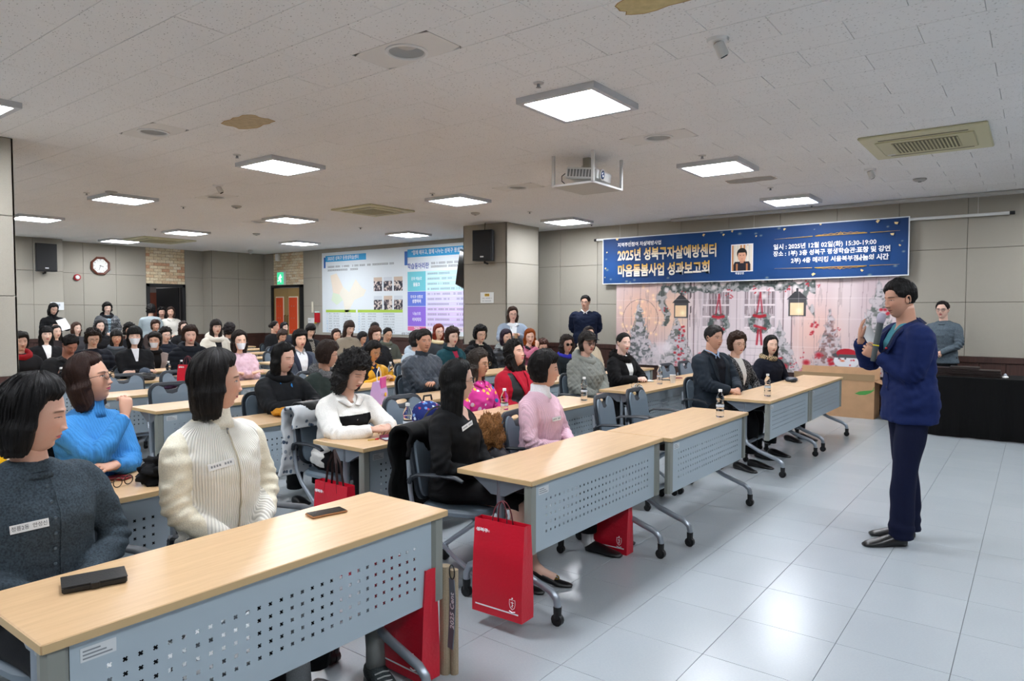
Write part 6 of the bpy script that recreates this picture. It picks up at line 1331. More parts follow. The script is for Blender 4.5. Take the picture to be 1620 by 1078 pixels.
link('strap', MB().bbox((-.012, -.056, .002), (.012, -.045, .022), .002).mesh('w', mat('#111', .5) if False else M_BLK), t)
t = phone(-3.33, 3.13, 1.2, 'phone in an open dark red wallet beside the clasped hands', mat('#5a1228', .5), mat('#b9d2da', .15)); link('wallet_cover', MB().bbox((-.08, .035, .0), (.08, .045, .05), .003, R(-.5, 'X')).mesh('w', mat('#6a1430', .5)), t)
phone(-3.62, 7.86, .6, 'dark phone on the desk before the black fur collar', M_BLK, mat('#10343a', .15))
t = phone(-3.52, 7.98, .9, 'red cased phone held above the desk by the black fur collar', mat('#7c0f22', .4), mat('#5a0c1c', .3)); t.location.z = DZ+.02
t = thing('pen_pair', 'two small pens with red and yellow ends on the desk', 'pens', (-3.42, 3.02, DZ+.004), 1.3, me=MB().tube([(-.03, 0, 0), (.02, 0, 0)], .0035, 6).mesh('p', mat('#c9a92a', .4)))
link('red_end', MB().tube([(.02, 0, 0), (.045, 0, 0)], .005, 6).mesh('p', mat('#c01820', .4)), t); link('tassel', MB().box((.05, .03, -.003), (.13, .038, 0)).mesh('p', mat('#7a1020', .5)), t)
# spectacles on the second row desk
gb = MB()
for s in (-1, 1): gb.tube([(.0, .033*s+.026*math.cos(a), .024+.021*math.sin(a)) for a in np.linspace(0, 2*PI, 19)], .0024, 6, cap=False); gb.tube([(0, .058*s, .03), (-.06, .062*s, .028), (-.13, .05*s, .008)], .0022, 6)
gb.tube([(0, -.008, .028), (.002, 0, .032), (0, .008, .028)], .0024, 6)
thing('spectacles', 'dark framed spectacles lying open on the left desk', 'glasses', (-3.46, 1.50, DZ), .4, me=gb.mesh('g', M_GLF, True))
def blobm(rx, ry, rz, seed, m, amp=.25, f=9, n1=48, n2=28, name='cloth', flat=0.):
    u = np.linspace(-PI/2+.02, PI/2-.02, n2); t = np.arange(n1)*2*PI/n1; U, T_ = np.meshgrid(u, t, indexing='ij')
    D = np.stack([np.cos(U)*np.cos(T_), np.cos(U)*np.sin(T_), np.sin(U)], -1).reshape(-1, 3); k = 1+amp*vnoise(D*f/3, seed)+amp*.45*vnoise(D*f, seed+1)
    V = D*k[:, None]*np.array([rx, ry, rz]); V[:, 2] = np.maximum(V[:, 2], -rz*.55)+rz*.55
    mb = MB(); i = np.arange(n1*n2).reshape(n2, n1); mb.add(V, np.stack([i[:-1], np.roll(i, -1, 1)[:-1], np.roll(i, -1, 1)[1:], i[1:]], -1).reshape(-1, 4).tolist()+[i[0, ::-1].tolist(), i[-1].tolist()]); return mb.mesh(name, m, True)
thing('scarf', 'crumpled black scarf on the left desk beside the cream vest', 'scarf', (-3.42, 1.72, DZ), .5, me=blobm(.13, .16, .085, 3, m_cloth('#0d0d0f'), .35, 12))
thing('card_case', 'small dark red card case beside the black scarf', 'card case', (-3.62, 1.55, DZ), .5, me=MB().bbox((-.05, -.035, 0), (.05, .035, .014), .004).mesh('c', mat('#7c1420', .4)))
t = thing('beret', 'dark purple knitted beret on the fifth row desk', 'hat', (-7.35, 3.62, DZ), .4, me=blobm(.115, .15, .05, 6, m_cloth('#251526', 'melange'), .12, 9)); link('band', MB().lathe([(.09, 0), (.095, .012), (.09, .02)], 24, cap=False).mesh('b', m_cloth('#1a0e1c')), t)
t = thing('shoulder_bag', 'folded black bag with a grey cap on top, sixth row desk', 'bag', (-8.62, 3.98, DZ), .3, me=blobm(.11, .17, .06, 8, mat('#101114', .5), .22, 8)); link('grey_cap', blobm(.06, .06, .05, 9, m_cloth('#4e5866'), .1, 5), t, loc=(-.02, .06, .07))
t = thing('coin_pouch', 'flat dark blue leather pouch on the farthest front desk', 'pouch', (-2.35, 8.70, DZ), .25, me=MB().loft([sring((0, 0, z), w, d, None, 28, 3.2) for z, w, d in ((0, .10, .055), (.012, .115, .07), (.035, .11, .065), (.045, .09, .05))]).mesh('p', mat('#1e2630', .4), True)); link('zip', MB().tube([(.068, -.1, .03), (.074, 0, .032), (.068, .1, .03)], .003, 5).mesh('z', M_STEEL), t); link('strap', MB().tube([(.03, -.11, .02), (.05, -.16, .005), (.0, -.19, .004)], .004, 5).mesh('z', M_BLK), t)
thing('tissue', 'small crumpled white tissue beside the standing bottle', 'tissue', (-3.68, 7.60, DZ), 0, me=blobm(.05, .035, .012, 12, M_WHITE, .3, 9, 24, 12))
thing('folded_cloth', 'mustard folded cloth on the third row desk under clasped hands', 'cloth', (-4.80, 3.36, DZ), .5, me=blobm(.10, .16, .045, 14, m_cloth('#b57b22'), .3, 7))
thing('paper_sheet', 'white sheet of paper beside the black bag', 'paper', (-8.5, 3.82, DZ), .3, me=MB().box((-.1, -.07, 0), (.1, .07, .002)).mesh('p', M_WHITE))
thing('paper_sheet', 'yellow leaflet near the left pillar on the desk', 'paper', (-9.85, 3.2, DZ), .3, me=MB().box((-.1, -.09, 0), (.1, .09, .003)).mesh('p', mat('#c8a83a', .6)))
# ---- paper bags
M_RED = mat('#c2102a', .42, bump=(60, .0015), name='red coated paper'); M_CORD = mat('#5a1420', .6); M_BROWN = mat('#2a1614', .6)
def gift_bag(x, y, z, rz, w, d, h, lab, cords=True, text=True, sway=0., straps=False, rot=None):
    t = thing('paper_bag', lab, 'bag', (x, y, z), rz); mb = MB(); r0 = [(-w/2, -d/2), (w/2, -d/2), (w/2, d/2), (-w/2, d/2)]
    def ring(zz, k, s=1.): # side folds pinch towards the mouth
        return [(-w/2*s, -d/2*k, zz), (0, -d/2*(k*.9+.1), zz), (w/2*s, -d/2*k, zz), (w/2*s*(1-.06*(1-k)), 0, zz), (w/2*s, d/2*k, zz), (0, d/2*(k*.9+.1), zz), (-w/2*s, d/2*k, zz), (-w/2*s*(1-.06*(1-k)), 0, zz)]
    mb.loft([ring(0, 1.), ring(h*.25, 1.), ring(h*.6, .85), ring(h*.9, .62), ring(h, .55)], False); mb.add(ring(0.001, 1.), [tuple(range(7, -1, -1))]); ins = [ring(h, .50, .985), ring(h*.75, .6, .985)]; mb.loft(ins, False)
    mb.add(ring(h, .55)+ring(h, .50, .985), [(i, (i+1) % 8, 8+(i+1) % 8, 8+i) for i in range(8)]); bo = link('bag_body', mb.mesh('bag', M_RED), t)
    for s in (-1, 1):
        yy = s*d/2*.5
        if straps: link('strap', MB().tube([(-.06, yy, h*.9), (-.035, yy*.6, h+.12), (-.0, 0, h+.20), (.035, yy*.6, h+.12), (.06, yy, h*.9)], .009, 6, flat=.25).mesh('s', M_BROWN), t)
        elif cords: link('cord', MB().tube(smooth_path([(-.045, yy, h*.95), (-.04, yy*.8, h+.05), (-.012, yy*.2, h+.105), (.012, yy*.2, h+.105), (.04, yy*.8, h+.05), (.045, yy, h*.95)], 16)[0], .0032, 6).mesh('c', M_CORD, True), t)
    yf = -d/2-.0006; link('white_rule', MB().add([(-w/2+.02, yf, .035), (w/2-.02, yf, .035), (w/2-.02, yf, .042), (-w/2+.02, yf, .042)], [(0, 1, 2, 3)]).mesh('r', M_TW), bo)
    cx, cz = w/2-.055, .085; e_ = MB()   # crest: shield with ribbon
    sh = [(-.016, .02), (.016, .02), (.017, .0), (.012, -.018), (0, -.028), (-.012, -.018), (-.017, .0)]
    for k in range(7): a, b = sh[k], sh[(k+1) % 7]; e_.tube([(cx+a[0], yf, cz+a[1]), (cx+b[0], yf, cz+b[1])], .0012, 4)
    e_.tube([(cx-.017, yf, cz-.036), (cx, yf, cz-.041), (cx+.017, yf, cz-.036)], .0028, 4); e_.tube([(cx, yf, cz-.018), (cx, yf, cz+.012)], .0016, 4); e_.tube([(cx-.008, yf, cz+.006), (cx+.008, yf, cz+.006)], .0014, 4); e_.tube([(cx-.006, yf, cz-.014), (cx+.006, yf, cz-.004)], .0014, 4); e_.ball((cx, yf, cz+.027), .004, 8, 5)
    link('crest', e_.mesh('crest', M_TW), bo)
    if text:
        l_ = MB(); link('label_strip', MB().add([(-w/2+.025, yf, h*.885), (-w/2+.11, yf, h*.885), (-w/2+.11, yf, h*.91), (-w/2+.025, yf, h*.91)], [(0, 1, 2, 3)]).mesh('r', mat('#d98a92', .5)), bo)
        link('lettering', text_mesh('성북구', .02, M_TW, .0008, sx=1.3), bo, loc=(-w/2+.028, yf-.0006, h*.897), rot=(PI/2, 0, 0))
    return t
gift_bag(-2.065, 2.655, .075, .03, .30, .10, .46, 'tall red paper bag hanging at the near end of the front middle desk')
gift_bag(-2.15, 2.07, .02, -.05, .34, .10, .47, 'red paper bag under the far end of the bottom left desk'); gift_bag(-2.18, 3.98, .0, .0, .25, .09, .30, 'small red paper bag on the floor behind the white socks')
gift_bag(-3.35, 2.66, .0, .0, .30, .10, .53, 'red paper bag with dark brown straps beside the blouse chair', straps=True)
gift_bag(-7.50, 3.96, DZ, .35, .22, .10, .24, 'red gift bag standing on the fifth row desk', text=True)
t = thing('rolled_poster', 'beige roll of cloth beside the red bag under the left desk', 'roll', (-2.0, 2.17, .0), 0, me=MB().tube([(0, 0, 0), (.0, 0, .47)], .024, 14).tube([(.035, .02, .0), (.035, .02, .455)], .018, 12).mesh('r', m_cloth('#a0917a')))
t = thing('lanyard', 'grey lanyard ribbon printed 2025 Cent hanging beside the red bag', 'lanyard', (-1.965, 2.14, .14), -.2, me=MB().loft([[(x_, -.002, z_), (x_, .002, z_), (x_+w_, .002, z_), (x_+w_, -.002, z_)] for x_, w_, z_ in ((.01, .035, .0), (.02, .04, .12), (.025, .04, .22), (.02, .035, .30))]).mesh('l', mat('#5f6a74', .5)))
link('lettering', text_mesh('2025 Cent', .036, M_TW, .0005), t, loc=(.045, -.003, .09), rot=(PI/2, -PI/2, 0)); link('key_ring', MB().tube([(.04+.018*math.cos(a), 0, .33+.03*math.sin(a)) for a in np.linspace(0, 2*PI, 14)], .003, 5).mesh('k', M_BLK), t)
t = thing('handbag', 'brown patterned handbag with an orange trim behind the bottom left desk', 'bag', (-3.38, 2.42, .0), .2, me=blobm(.09, .15, .20, 21, m_cloth('#3a2a22', 'flower', '#a8977c #6b5844 #d9c9a8'), .1, 5)); link('orange_trim', MB().bbox((-.05, -.17, .0), (.05, .0, .03), .008).mesh('o', mat('#d8541c', .5)), t)
# pink and lilac gift bag on the third/fourth row
t = thing('gift_bag', 'lilac and pink gift bag with a white loop handle', 'bag', (-4.75, 4.28, DZ), .5); link('bag_body', MB().loft([[(-.05*k, -.09*k2, z_), (.05*k, -.09*k2, z_), (.05*k, .09*k2, z_), (-.05*k, .09*k2, z_)] for k, k2, z_ in ((1, 1, 0), (1, 1, .1), (.6, .95, .2))]).mesh('b', mat('#c9a6d8', .4)), t)
link('pink_flap', MB().bbox((.03, -.07, .14), (.045, .07, .24), .004).mesh('b', mat('#d84f9a', .4)), t); link('yellow_flower', MB().ball((.055, .02, .08), (.006, .025, .02), 10, 6).mesh('b', mat('#e0b030', .5)), t); link('handle', MB().tube([(0, -.05+.0, .2), (0, -.05, .28), (0, 0, .33), (0, .05, .28), (0, .05, .2)], .004, 6).mesh('h', M_WHITE), t)
thing('phone', 'phone held upright by the green parka beside the lilac bag', 'phone', (-4.95, 4.45, DZ), .5, me=MB().bbox((-.04, -.075, .0), (.04, .075, .012), .003).mesh('p', mat('#d8cfc0', .4)))
# backpack on the empty chair
M_FLO = m_cloth('#1d2a66', 'floral_bag', '#5a86c8 #c8d8ea #a03a52')
t = thing('backpack', 'blue floral backpack hung over the empty second row chair', 'backpack', (-3.92, 4.05, .50), .0); link('bag_body', blobm(.13, .19, .22, 31, M_FLO, .08, 5), t); link('front_pocket', blobm(.07, .14, .12, 32, M_FLO, .08, 5), t, loc=(.10, 0, .03))
link('piping', MB().tube([(.11, .17*math.cos(a), .16+.14*math.sin(a)) for a in np.linspace(0, PI, 14)], .008, 6).tube([(.14, .13*math.cos(a), .09+.08*math.sin(a)) for a in np.linspace(0, PI, 14)], .006, 6).mesh('p', M_BLK), t); link('grab_loop', MB().tube([(0, -.05, .34), (0, -.04, .38), (0, .04, .38), (0, .05, .34)], .008, 6).mesh('g', M_BLK), t)
# coats over chairs
def drape(w, h0, h1, dp, seed, m, name='coat', top=.86):
    U, V = np.meshgrid(np.linspace(-1, 1, 40), np.linspace(0, 1, 60)); s = V*(h0+h1+dp)-h0     # path over the chair back
    x = np.where(s < 0, -dp/2, np.where(s < dp, -dp/2+s, dp/2)); z = top-np.where(s < 0, -s, np.where(s < dp, -.03*np.sin(np.clip(s/dp, 0, 1)*PI), s-dp))
    y = U*w/2*(1+.18*np.abs(V-.5)); P_ = np.stack([x, y, z], -1).reshape(-1, 3); nn = vnoise(P_*9, seed)*.022+vnoise(P_*24, seed+1)*.008; P_[:, 0] += nn+np.sign(x).ravel()*.02; mb = MB(); i = np.arange(2400).reshape(60, 40)
    mb.add(P_, np.stack([i[:-1, :-1], i[:-1, 1:], i[1:, 1:], i[1:, :-1]], -1).reshape(-1, 4).tolist()); me = mb.mesh(name, m, True); return me
def coat(x, y, rz, lab, m, w=.48, h0=.45, h1=.3, lining=None):
    t = thing('coat', lab, 'coat', (x, y, 0), rz); o = link('coat_body', drape(w, h0, h1, .07, int(abs(x*100)), m), t); o.modifiers.new('s', 'SOLIDIFY').thickness = .022
    if lining: o = link('lining', drape(w*.55, h0*.5, h1*.4, .10, 77, lining, top=.885), t); o.modifiers.new('s', 'SOLIDIFY').thickness = .012
    return t
coat(-4.08, 3.06, .1, 'navy and white leaf print jacket draped over the blouse chair', m_cloth('#c9cdd0', 'toile', '#39485c #c9cdd0 #59687a'), .44, .44, .10, lining=m_cloth('#0c0d10', 'shell'))
coat(-2.93, 3.0, .25, 'black coat hung over the chair of the black cardigan', m_cloth('#08090a'), .52, .62, .12)
coat(-4.02, 1.5, .2, 'black coat behind the blue turtleneck', m_cloth('#0e0f12'), .40, .35, .1)
# fur trimmed coat between the two front seats
t = thing('coat', 'dark coat with a ginger fur trim between the two front seats', 'coat', (-2.86, 3.52, .47), .3); link('coat_body', blobm(.16, .17, .17, 41, m_cloth('#1d1a20', 'shell'), .25, 8), t)
fb = MB(); rs = np.random.RandomState(2)
bl = blobm(.085, .12, .14, 42, m_cloth('#7d5530', 'fur'), .3, 11); link('fur_trim', bl, t, loc=(.02, -.01, .20)); V = get_co(bl)
for j in rs.choice(len(V), 420):
    d_ = V[j]/(np.linalg.norm(V[j])+1e-9)+rs.normal(size=3)*.3; fb.tube([V[j], V[j]+d_*.009, V[j]+d_*.016+np.array([0, 0, -.004])], [.003, .002, .0004], 3)
link('fur_hairs', fb.mesh('h', m_cloth('#86603c', 'fur')), t, loc=(.02, -.01, .20))['kind'] = 'stuff'
# ---- black draped award table, folders, cardboard box
t = thing('award_table', 'long table under a black cloth to the floor at the right edge', 'table', (-1.13, 10.22, 0)); link('table_top', MB().bbox((0.02, .02, .70), (3.2, .72, .735), .004).mesh('t', M_DGR), t)
for x_ in (.08, 3.1):
    for y_ in (.08, .65): link('leg', MB().tube([(x_, y_, 0), (x_, y_, .70)], .015, 8).mesh('l', M_STEEL), t)
def skirt():
    L = [(0, .74), (0, 0), (3.22, 0), (3.22, .74)]; pts = []; 
    for (a, b), (c_, d_) in zip(L, L[1:]):
        n_ = int(math.hypot(c_-a, d_-b)/.03); pts += [(a+(c_-a)*i/n_, b+(d_-b)*i/n_) for i in range(n_)]
    pts.append(L[-1]); P_ = np.array(pts); rings = []
    for z_ in (.748, .70, .4, .15, .004):
        k = (.75-z_)*.022; ph = np.arange(len(P_)); off = np.sin(ph*.9)*k+np.sin(ph*.37+2)*k; q = P_.copy(); q[:, 1] -= np.where(P_[:, 1] < .01, off+.004, 0); q[:, 0] -= np.where(P_[:, 0] < .01, off, 0); rings.append(np.c_[q, np.full(len(q), z_)])
    return MB().loft(rings, False, closed=False).box((-.002, -.002, .746), (3.222, .742, .750)).mesh('skirt', m_cloth('#060607'), False)
cl = thing('tablecloth', 'black cloth draped over the award table down to the floor', 'tablecloth', (-1.13, 10.22, 0), me=skirt()); cl.modifiers.new('s', 'SOLIDIFY').thickness = .003
M_FOL = mat('#231613', .45, name='dark folder')
fl_m = MB().bbox((-.16, -.115, 0), (.16, .115, .014), .004).mesh('cover', M_FOL); pg_m = MB().box((-.155, -.111, .003), (.161, .111, .011)).mesh('pages', mat('#3a2a20', .7))
for sx_, n_, w_ in ((-.98, 7, 'stack beside the suit'), (-.72, 8, 'tallest stack'), (-.50, 6, 'third stack')):
    for k in range(n_):
        f_ = thing('award_folder', f'dark brown award folder in the {w_}, ' + ('topmost' if k == n_-1 else 'bottom one' if k == 0 else f'{ORD[k]} from the bottom'), 'folder', (sx_+rnd.uniform(-.006, .006)+(.0 if sx_ > -.9 else -.03), 10.48+rnd.uniform(-.01, .01), .751+.0152*k), rnd.uniform(-.03, .03), 'award folders on the black table', me=fl_m); link('pages', pg_m, f_)
t = thing('computer_mouse', 'small white object at the end of the folder stacks', 'mouse', (-.30, 10.42, .751), .3, me=blobm(.035, .055, .022, 5, M_WHITE, .03, 3, 24, 14)); link('grey_part', blobm(.02, .02, .03, 6, mat('#9aa0aa', .4), .05, 3, 16, 10), t, loc=(0, -.01, .012))
bx = thing('cardboard_box', 'large open cardboard box with a green leaf print below the backdrop', 'box', (-2.98, 11.18, 0), -.0); M_CB = mat('#b08a66', .8, nz=(6, .08), name='cardboard'); M_CBI = mat('#a08462', .85)
W_b, D_b, H_b = 1.12, .42, .55
for nm_, a_, b_ in (('front_wall', (0, 0, 0), (W_b, .006, H_b)), ('rear_wall', (0, D_b-.006, 0), (W_b, D_b, H_b)), ('side_wall', (0, .006, 0), (.006, D_b-.006, H_b)), ('side_wall', (W_b-.006, .006, 0), (W_b, D_b-.006, H_b)), ('bottom', (.006, .006, 0), (W_b-.006, D_b-.006, .008))): link(nm_, MB().box(a_, b_).mesh('w', M_CB), bx)
link('flap', MB().box((0, -.004, 0), (W_b, .002, .10)).mesh('f', M_CBI), bx, loc=(0, 0, H_b), rot=(.12, 0, 0)); link('flap', MB().box((0, 0, 0), (W_b, .005, .17)).mesh('f', M_CB), bx, loc=(0, D_b, H_b), rot=(-.25, 0, 0)); link('flap', MB().box((0, 0, 0), (.005, D_b, .2)).mesh('f', M_CB), bx, loc=(W_b, 0, H_b), rot=(0, 1.9, 0))
lp = [(0, 0), (.06, .035), (.14, .05), (.22, .06), (.27, .075), (.21, .02), (.14, -.012), (.06, -.018)]; link('leaf_print', MB().add([(.86+x_, -.0006, .36+z_) for x_, z_ in lp], [tuple(range(8))]).mesh('l', mat('#3f8a3a', .6)), bx)
link('leaf_stem', MB().tube([(1.10, -.001, .43), (1.115, -.001, .47)], .003, 4).mesh('l', mat('#3f8a3a', .6)), bx)
pc = thing('packing_paper', 'crumpled green grey packing inside the cardboard box', 'packing', (-2.0, 11.36, .42), 0, me=blobm(.10, .10, .12, 51, mat('#8c9488', .7), .3, 9, 28, 18))
# ---- microphone and note of the speaker, papers of the standing woman
d_ = PEOPLE['speaker']['_']; rt_ = d_['root']; Mr = Matrix.Translation(rt_.location) @ R(rt_.rotation_euler.z, 'Z')
hw_ = Mr @ Vector(d_['W'][1].tolist()); mouth = Mr @ Vector((d_['Hc']+d_['RH'] @ np.array([.135, .01, -.075])).tolist()); ax = (mouth-hw_).normalized(); b0 = hw_+Vector((-.035, -.03, .0))-ax*.03; ax = (mouth-b0).normalized(); L_ = (mouth-b0).length
q_ = ax.to_track_quat('Z', 'Y'); t = thing('microphone', 'wireless microphone with silver head in the hand of the speaker', 'microphone'); t.location = b0; t.rotation_mode = 'QUATERNION'; t.rotation_quaternion = q_
link('body_tube', sharp(MB().lathe([(.001, 0), (.015, 0), (.016, .01), (.018, .10), (.021, L_-.07), (.001, L_-.07)], 20).mesh('b', mat('#3c4345', .4)), 40), t); link('grille', MB().lathe([(.021, L_-.07), (.026, L_-.055), (.0285, L_-.035), (.026, L_-.012), (.015, L_-.001), (.001, L_)], 20).mesh('g', mat('#a9a4b4', .35, .4, bump=(500, .004)), True), t)
link('yellow_band', MB().lathe([(.0195, .105), (.0197, .112)], 20, cap=False).mesh('y', mat('#d8c820', .4)), t); link('display', MB().bbox((.016, -.009, .12), (.0225, .009, .165), .002).mesh('d', mat('#2a7ad0', .3, emis=1.2)), t)
h2 = Mr @ Vector(d_['W'][0].tolist()); t = thing('paper_note', 'folded white note in the raised hand of the speaker', 'paper', tuple(h2+Vector((.03, -.03, .055))), .3, me=MB().loft([[(0, 0, -.10), (.002, 0, -.10), (.065, .015, -.10), (.065, .013, -.10)], [(-.02, 0, .03), (-.018, 0, .03), (.055, .03, .03), (.055, .028, .03)]]).mesh('n', M_WHITE)); t.rotation_euler = (.2, -.35, .35)
for k, lab in (('st_h', 'white paper sheet in the hands of the black sweater reader'),):
    d_ = PEOPLE[k]['_']; rt_ = d_['root']; Mr = Matrix.Translation(rt_.location) @ R(rt_.rotation_euler.z, 'Z'); p_ = Mr @ Vector(d_['W'][1].tolist()); t = thing('paper_sheet', lab, 'paper', tuple(p_+Vector((.06, .06, .03))), 0, me=MB().box((-.0, -.10, -.13), (.002, .10, .13)).mesh('n', M_WHITE)); t.rotation_euler = (.3, -.5, 0)
d_ = PEOPLE['st_lany']['_']; rt_ = d_['root']; lan = link('lanyard', MB().tube([d_['nb']+np.array(p) for p in ((.07, -.05, -.02), (.135, -.02, -.14), (.15, 0, -.24), (.135, .02, -.14), (.07, .05, -.02))], .006, 6, flat=.3).mesh('l', mat('#1c6a5c', .5)), rt_)
p_ = rt_.matrix_world @ Vector((0, 0, 0)); t = thing('paper_cup', 'small brown cup held by the lanyard wearer', 'cup', tuple(rt_.location+Vector((.22, -.18, 1.10))), 0, me=MB().lathe([(.001, 0), (.026, 0), (.036, .09), (.001, .09)], 16).mesh('c', mat('#a88a68', .6)))
# lapel pin, sneakers of the lower left sitter
t = thing('sneaker', 'grey running shoe with laces under the bottom left desk', 'shoe', (-2.12, 1.90, 0), -.35); sm = MB(); shoe(sm, 0, 0, .022, 0, .27, .085, .048); link('upper', sm.mesh('u', m_cloth('#3d4446', 'melange'), True), t)
sm = MB(); sm.loft([[(x_*k, y_*k2, z_) for x_, y_ in [(-.085, -.035), (.0, -.045), (.12, -.048), (.185, -.03), (.195, 0), (.185, .03), (.12, .048), (0, .045), (-.085, .035), (-.095, 0)]] for k, k2, z_ in ((1, .95, 0), (1.02, 1.0, .012), (1, .96, .03))]); link('sole', sm.mesh('s', mat('#5c6264', .7)), t)
for k in range(5): link('lace', MB().tube([(.03+.022*k, -.03+.002*k, .088-.008*k), (.04+.022*k, 0, .098-.009*k), (.03+.022*k, .03-.002*k, .088-.008*k)], .0032, 5).mesh('l', mat('#aeb4b4', .7)), t)
link('sock', MB().tube([(-.035, 0, .09), (-.04, 0, .16), (-.045, 0, .27)], [.040, .038, .042], 14).mesh('k', m_cloth('#9a9e9c', 'rib'), True), t)
t = thing('wide_trouser_leg', 'pale grey trouser leg under the bottom left desk', 'trousers', (-2.3, 1.62, .04), 0, me=MB().tube([(0, 0, 0), (-.01, 0, .2), (-.03, 0, .42)], [.07, .065, .07], 16).mesh('w', m_cloth('#a9adb0'), True))
# ---- loudspeakers
def speaker_box(x, y, z, rz, w, d, h, lab, slab=False):
    t = thing('loudspeaker', lab, 'loudspeaker', (x, y, z), rz, me=MB().prism([(-d, -w/2+.05), (-d, w/2-.05), (0, w/2), (0, -w/2)][::-1], 0, h).mesh('c', mat('#15171b', .55)))
    link('grille', MB().bbox((-.002, -w/2+.015, .015), (.014, w/2-.015, h-.015), .006).mesh('g', mat('#0a0b0e', .6, bump=(400, .002))), t); link('badge', MB().box((.014, -.035, .06), (.017, .035, .085)).mesh('b', mat('#c9ccd0', .4)), t)
    link('wall_bracket', MB().bbox((-d-.04, -.03, h*.35), (-d+.01, .03, h*.5), .004).tube([(-d-.02, 0, -.04), (-d*.5, 0, -.03), (-d*.5, 0, .02)], .02, 8).mesh('k', M_BLK), t); return t
s1 = speaker_box(-8.13, 9.84, 2.49, -1.35, .40, .20, .56, 'black loudspeaker bracketed on the pillar above the notice'); link('cable', MB().tube([(-.1, 0, .56), (-.12, 0, .70)], .006, 6).mesh('c', M_BLK), s1)
speaker_box(-17.64, 6.13, 2.44, 0, .42, .18, .62, 'black loudspeaker on the left wall beside the clock')
# pillar notice, wall papers
t = thing('notice', 'white A4 notice with a yellow heading taped on the pillar', 'notice', (-8.24, 10.118, 1.72), 0, me=MB().box((-.16, -.002, 0), (.16, .001, .20)).mesh('n', mat('#dfe2e0', .6))); link('heading', MB().box((-.055, -.004, .125), (.055, -.002, .175)).mesh('h', mat('#e0b41c', .5)), t); link('lettering', text_mesh('안내', .045, mat('#2a2a2a', .5), .001, 'CENTER'), t, loc=(0, -.005, .15), rot=(PI/2, 0, 0)); lines(t, [(-.12, .09, .22, .022), (-.12, .04, .22, .022)], mat('#8a8f92', .6)).location = (0, .0035, 0)
t = thing('notice', 'white paper on the left wall behind the standing reader', 'notice', (-17.88, 6.40, 1.58), 0, me=MB().box((-.002, -.13, 0), (.001, .14, .18)).mesh('n', mat('#dfe2e4', .6))); link('lettering', text_mesh('안내문', .05, mat('#4a6a8a', .5), .001, 'CENTER'), t, loc=(.003, 0, .11), rot=(PI/2, 0, PI/2))
# octagonal clock
t = thing('wall_clock', 'octagonal wall clock with brown wooden rim and white dial', 'clock', (-18.28, 7.50, 2.66)); oc = lambda r_: [(r_*math.cos(PI/8+k*PI/4), r_*math.sin(PI/8+k*PI/4)) for k in range(8)]
Mq = R(PI/2, 'Y') @ R(PI/2, 'Z'); rim = MB().loft([[(x_, y_, z_) for x_, y_ in oc(r_)] for r_, z_ in ((.23, 0), (.235, .03), (.215, .045), (.19, .04), (.178, .025), (.178, .005))], False, Mq); link('rim', rim.mesh('r', mat('#5e2f1e', .35)), t); link('dial', MB().lathe([(.001, .012), (.18, .012), (.18, .016), (.001, .016)], 40, Mq).mesh('d', mat('#e6e6e0', .5)), t)
for k in range(12): a = k*PI/6; link('numeral', text_mesh(str(k if k else 12), .034, M_BLK, .0008, 'CENTER'), t, loc=(.018, .145*math.sin(a), .145*math.cos(a)), rot=(PI/2, 0, PI/2))
for a, l_, w_ in ((PI*2*(3.55/12), .075, .006), (PI*2*(33/60), .115, .004)): link('hand', MB().box((.019, -w_, -.02), (.021, w_, l_)).mesh('h', M_BLK), t, rot=(-a, 0, 0))
t = thing('fire_alarm', 'round red fire alarm with a white centre on the left wall', 'alarm', (-18.28, 6.98, 2.36), me=MB().lathe([(.001, 0), (.075, 0), (.075, .03), (.06, .04), (.001, .04)], 24, Mq).mesh('a', mat('#a81824', .4))); link('strobe', MB().lathe([(.001, .04), (.05, .04), (.04, .06), (.001, .062)], 20, Mq).mesh('s', mat('#d9dcde', .3)), t)
# wall switches and the red extinguisher box by the orange door
t = thing('switch_panel', 'white switch plates between the orange door and poster', 'switch', (-15.85, Y1, 1.24)); link('plate', MB().bbox((0, -.012, 0), (.13, 0, .14), .003).mesh('p', M_WHITE), t); link('plate', MB().bbox((.14, -.012, 0), (.34, 0, .14), .003).mesh('p', M_WHITE), t)
for i in (0, 1): link('rocker', MB().box((.03+.05*i, -.016, .04), (.055+.05*i, -.012, .10)).mesh('r', mat('#b9bcbc', .5)), t)
t = thing('thermostat', 'slim cream thermostat strip above the switch plates', 'thermostat', (-15.64, Y1, 1.55), me=MB().bbox((-.03, -.03, -.03), (.03, 0, .27), .006).mesh('t', mat('#d8d2c0', .5)))
t = thing('emergency_box', 'small red emergency lamp box with a yellow tag by the poster', 'emergency lamp', (-15.40, Y1, 1.26), me=MB().bbox((-.06, -.10, 0), (.07, 0, .26), .01).mesh('t', mat('#b3141f', .4))); link('white_top', MB().bbox((-.05, -.09, .26), (.06, -.01, .30), .004).mesh('w', mat('#bfe0d8', .4)), t); link('yellow_tag', MB().box((-.16, -.02, -.03), (-.065, -.015, .08)).mesh('y', mat('#e0c020', .5)), t)
# hanging monitor near the pillar
tv = thing('monitor', 'black monitor hanging tilted from the ceiling beside the pillar', 'monitor', (-9.42, 10.9, 2.40), .0, me=MB().bbox((-.36, -.03, -.38), (.36, .03, .38), .01).mesh('t', M_BLK)); tv.rotation_euler = (.0, .28, -.35); link('screen', MB().box((-.34, -.032, -.35), (.34, -.0305, .35)).mesh('s', mat('#0a0b0d', .12)), tv); link('ceiling_bracket', MB().tube([(0, .03, .2), (0, .1, .5), (-.1, .1, .79)], .02, 8).mesh('k', M_BLK), tv)
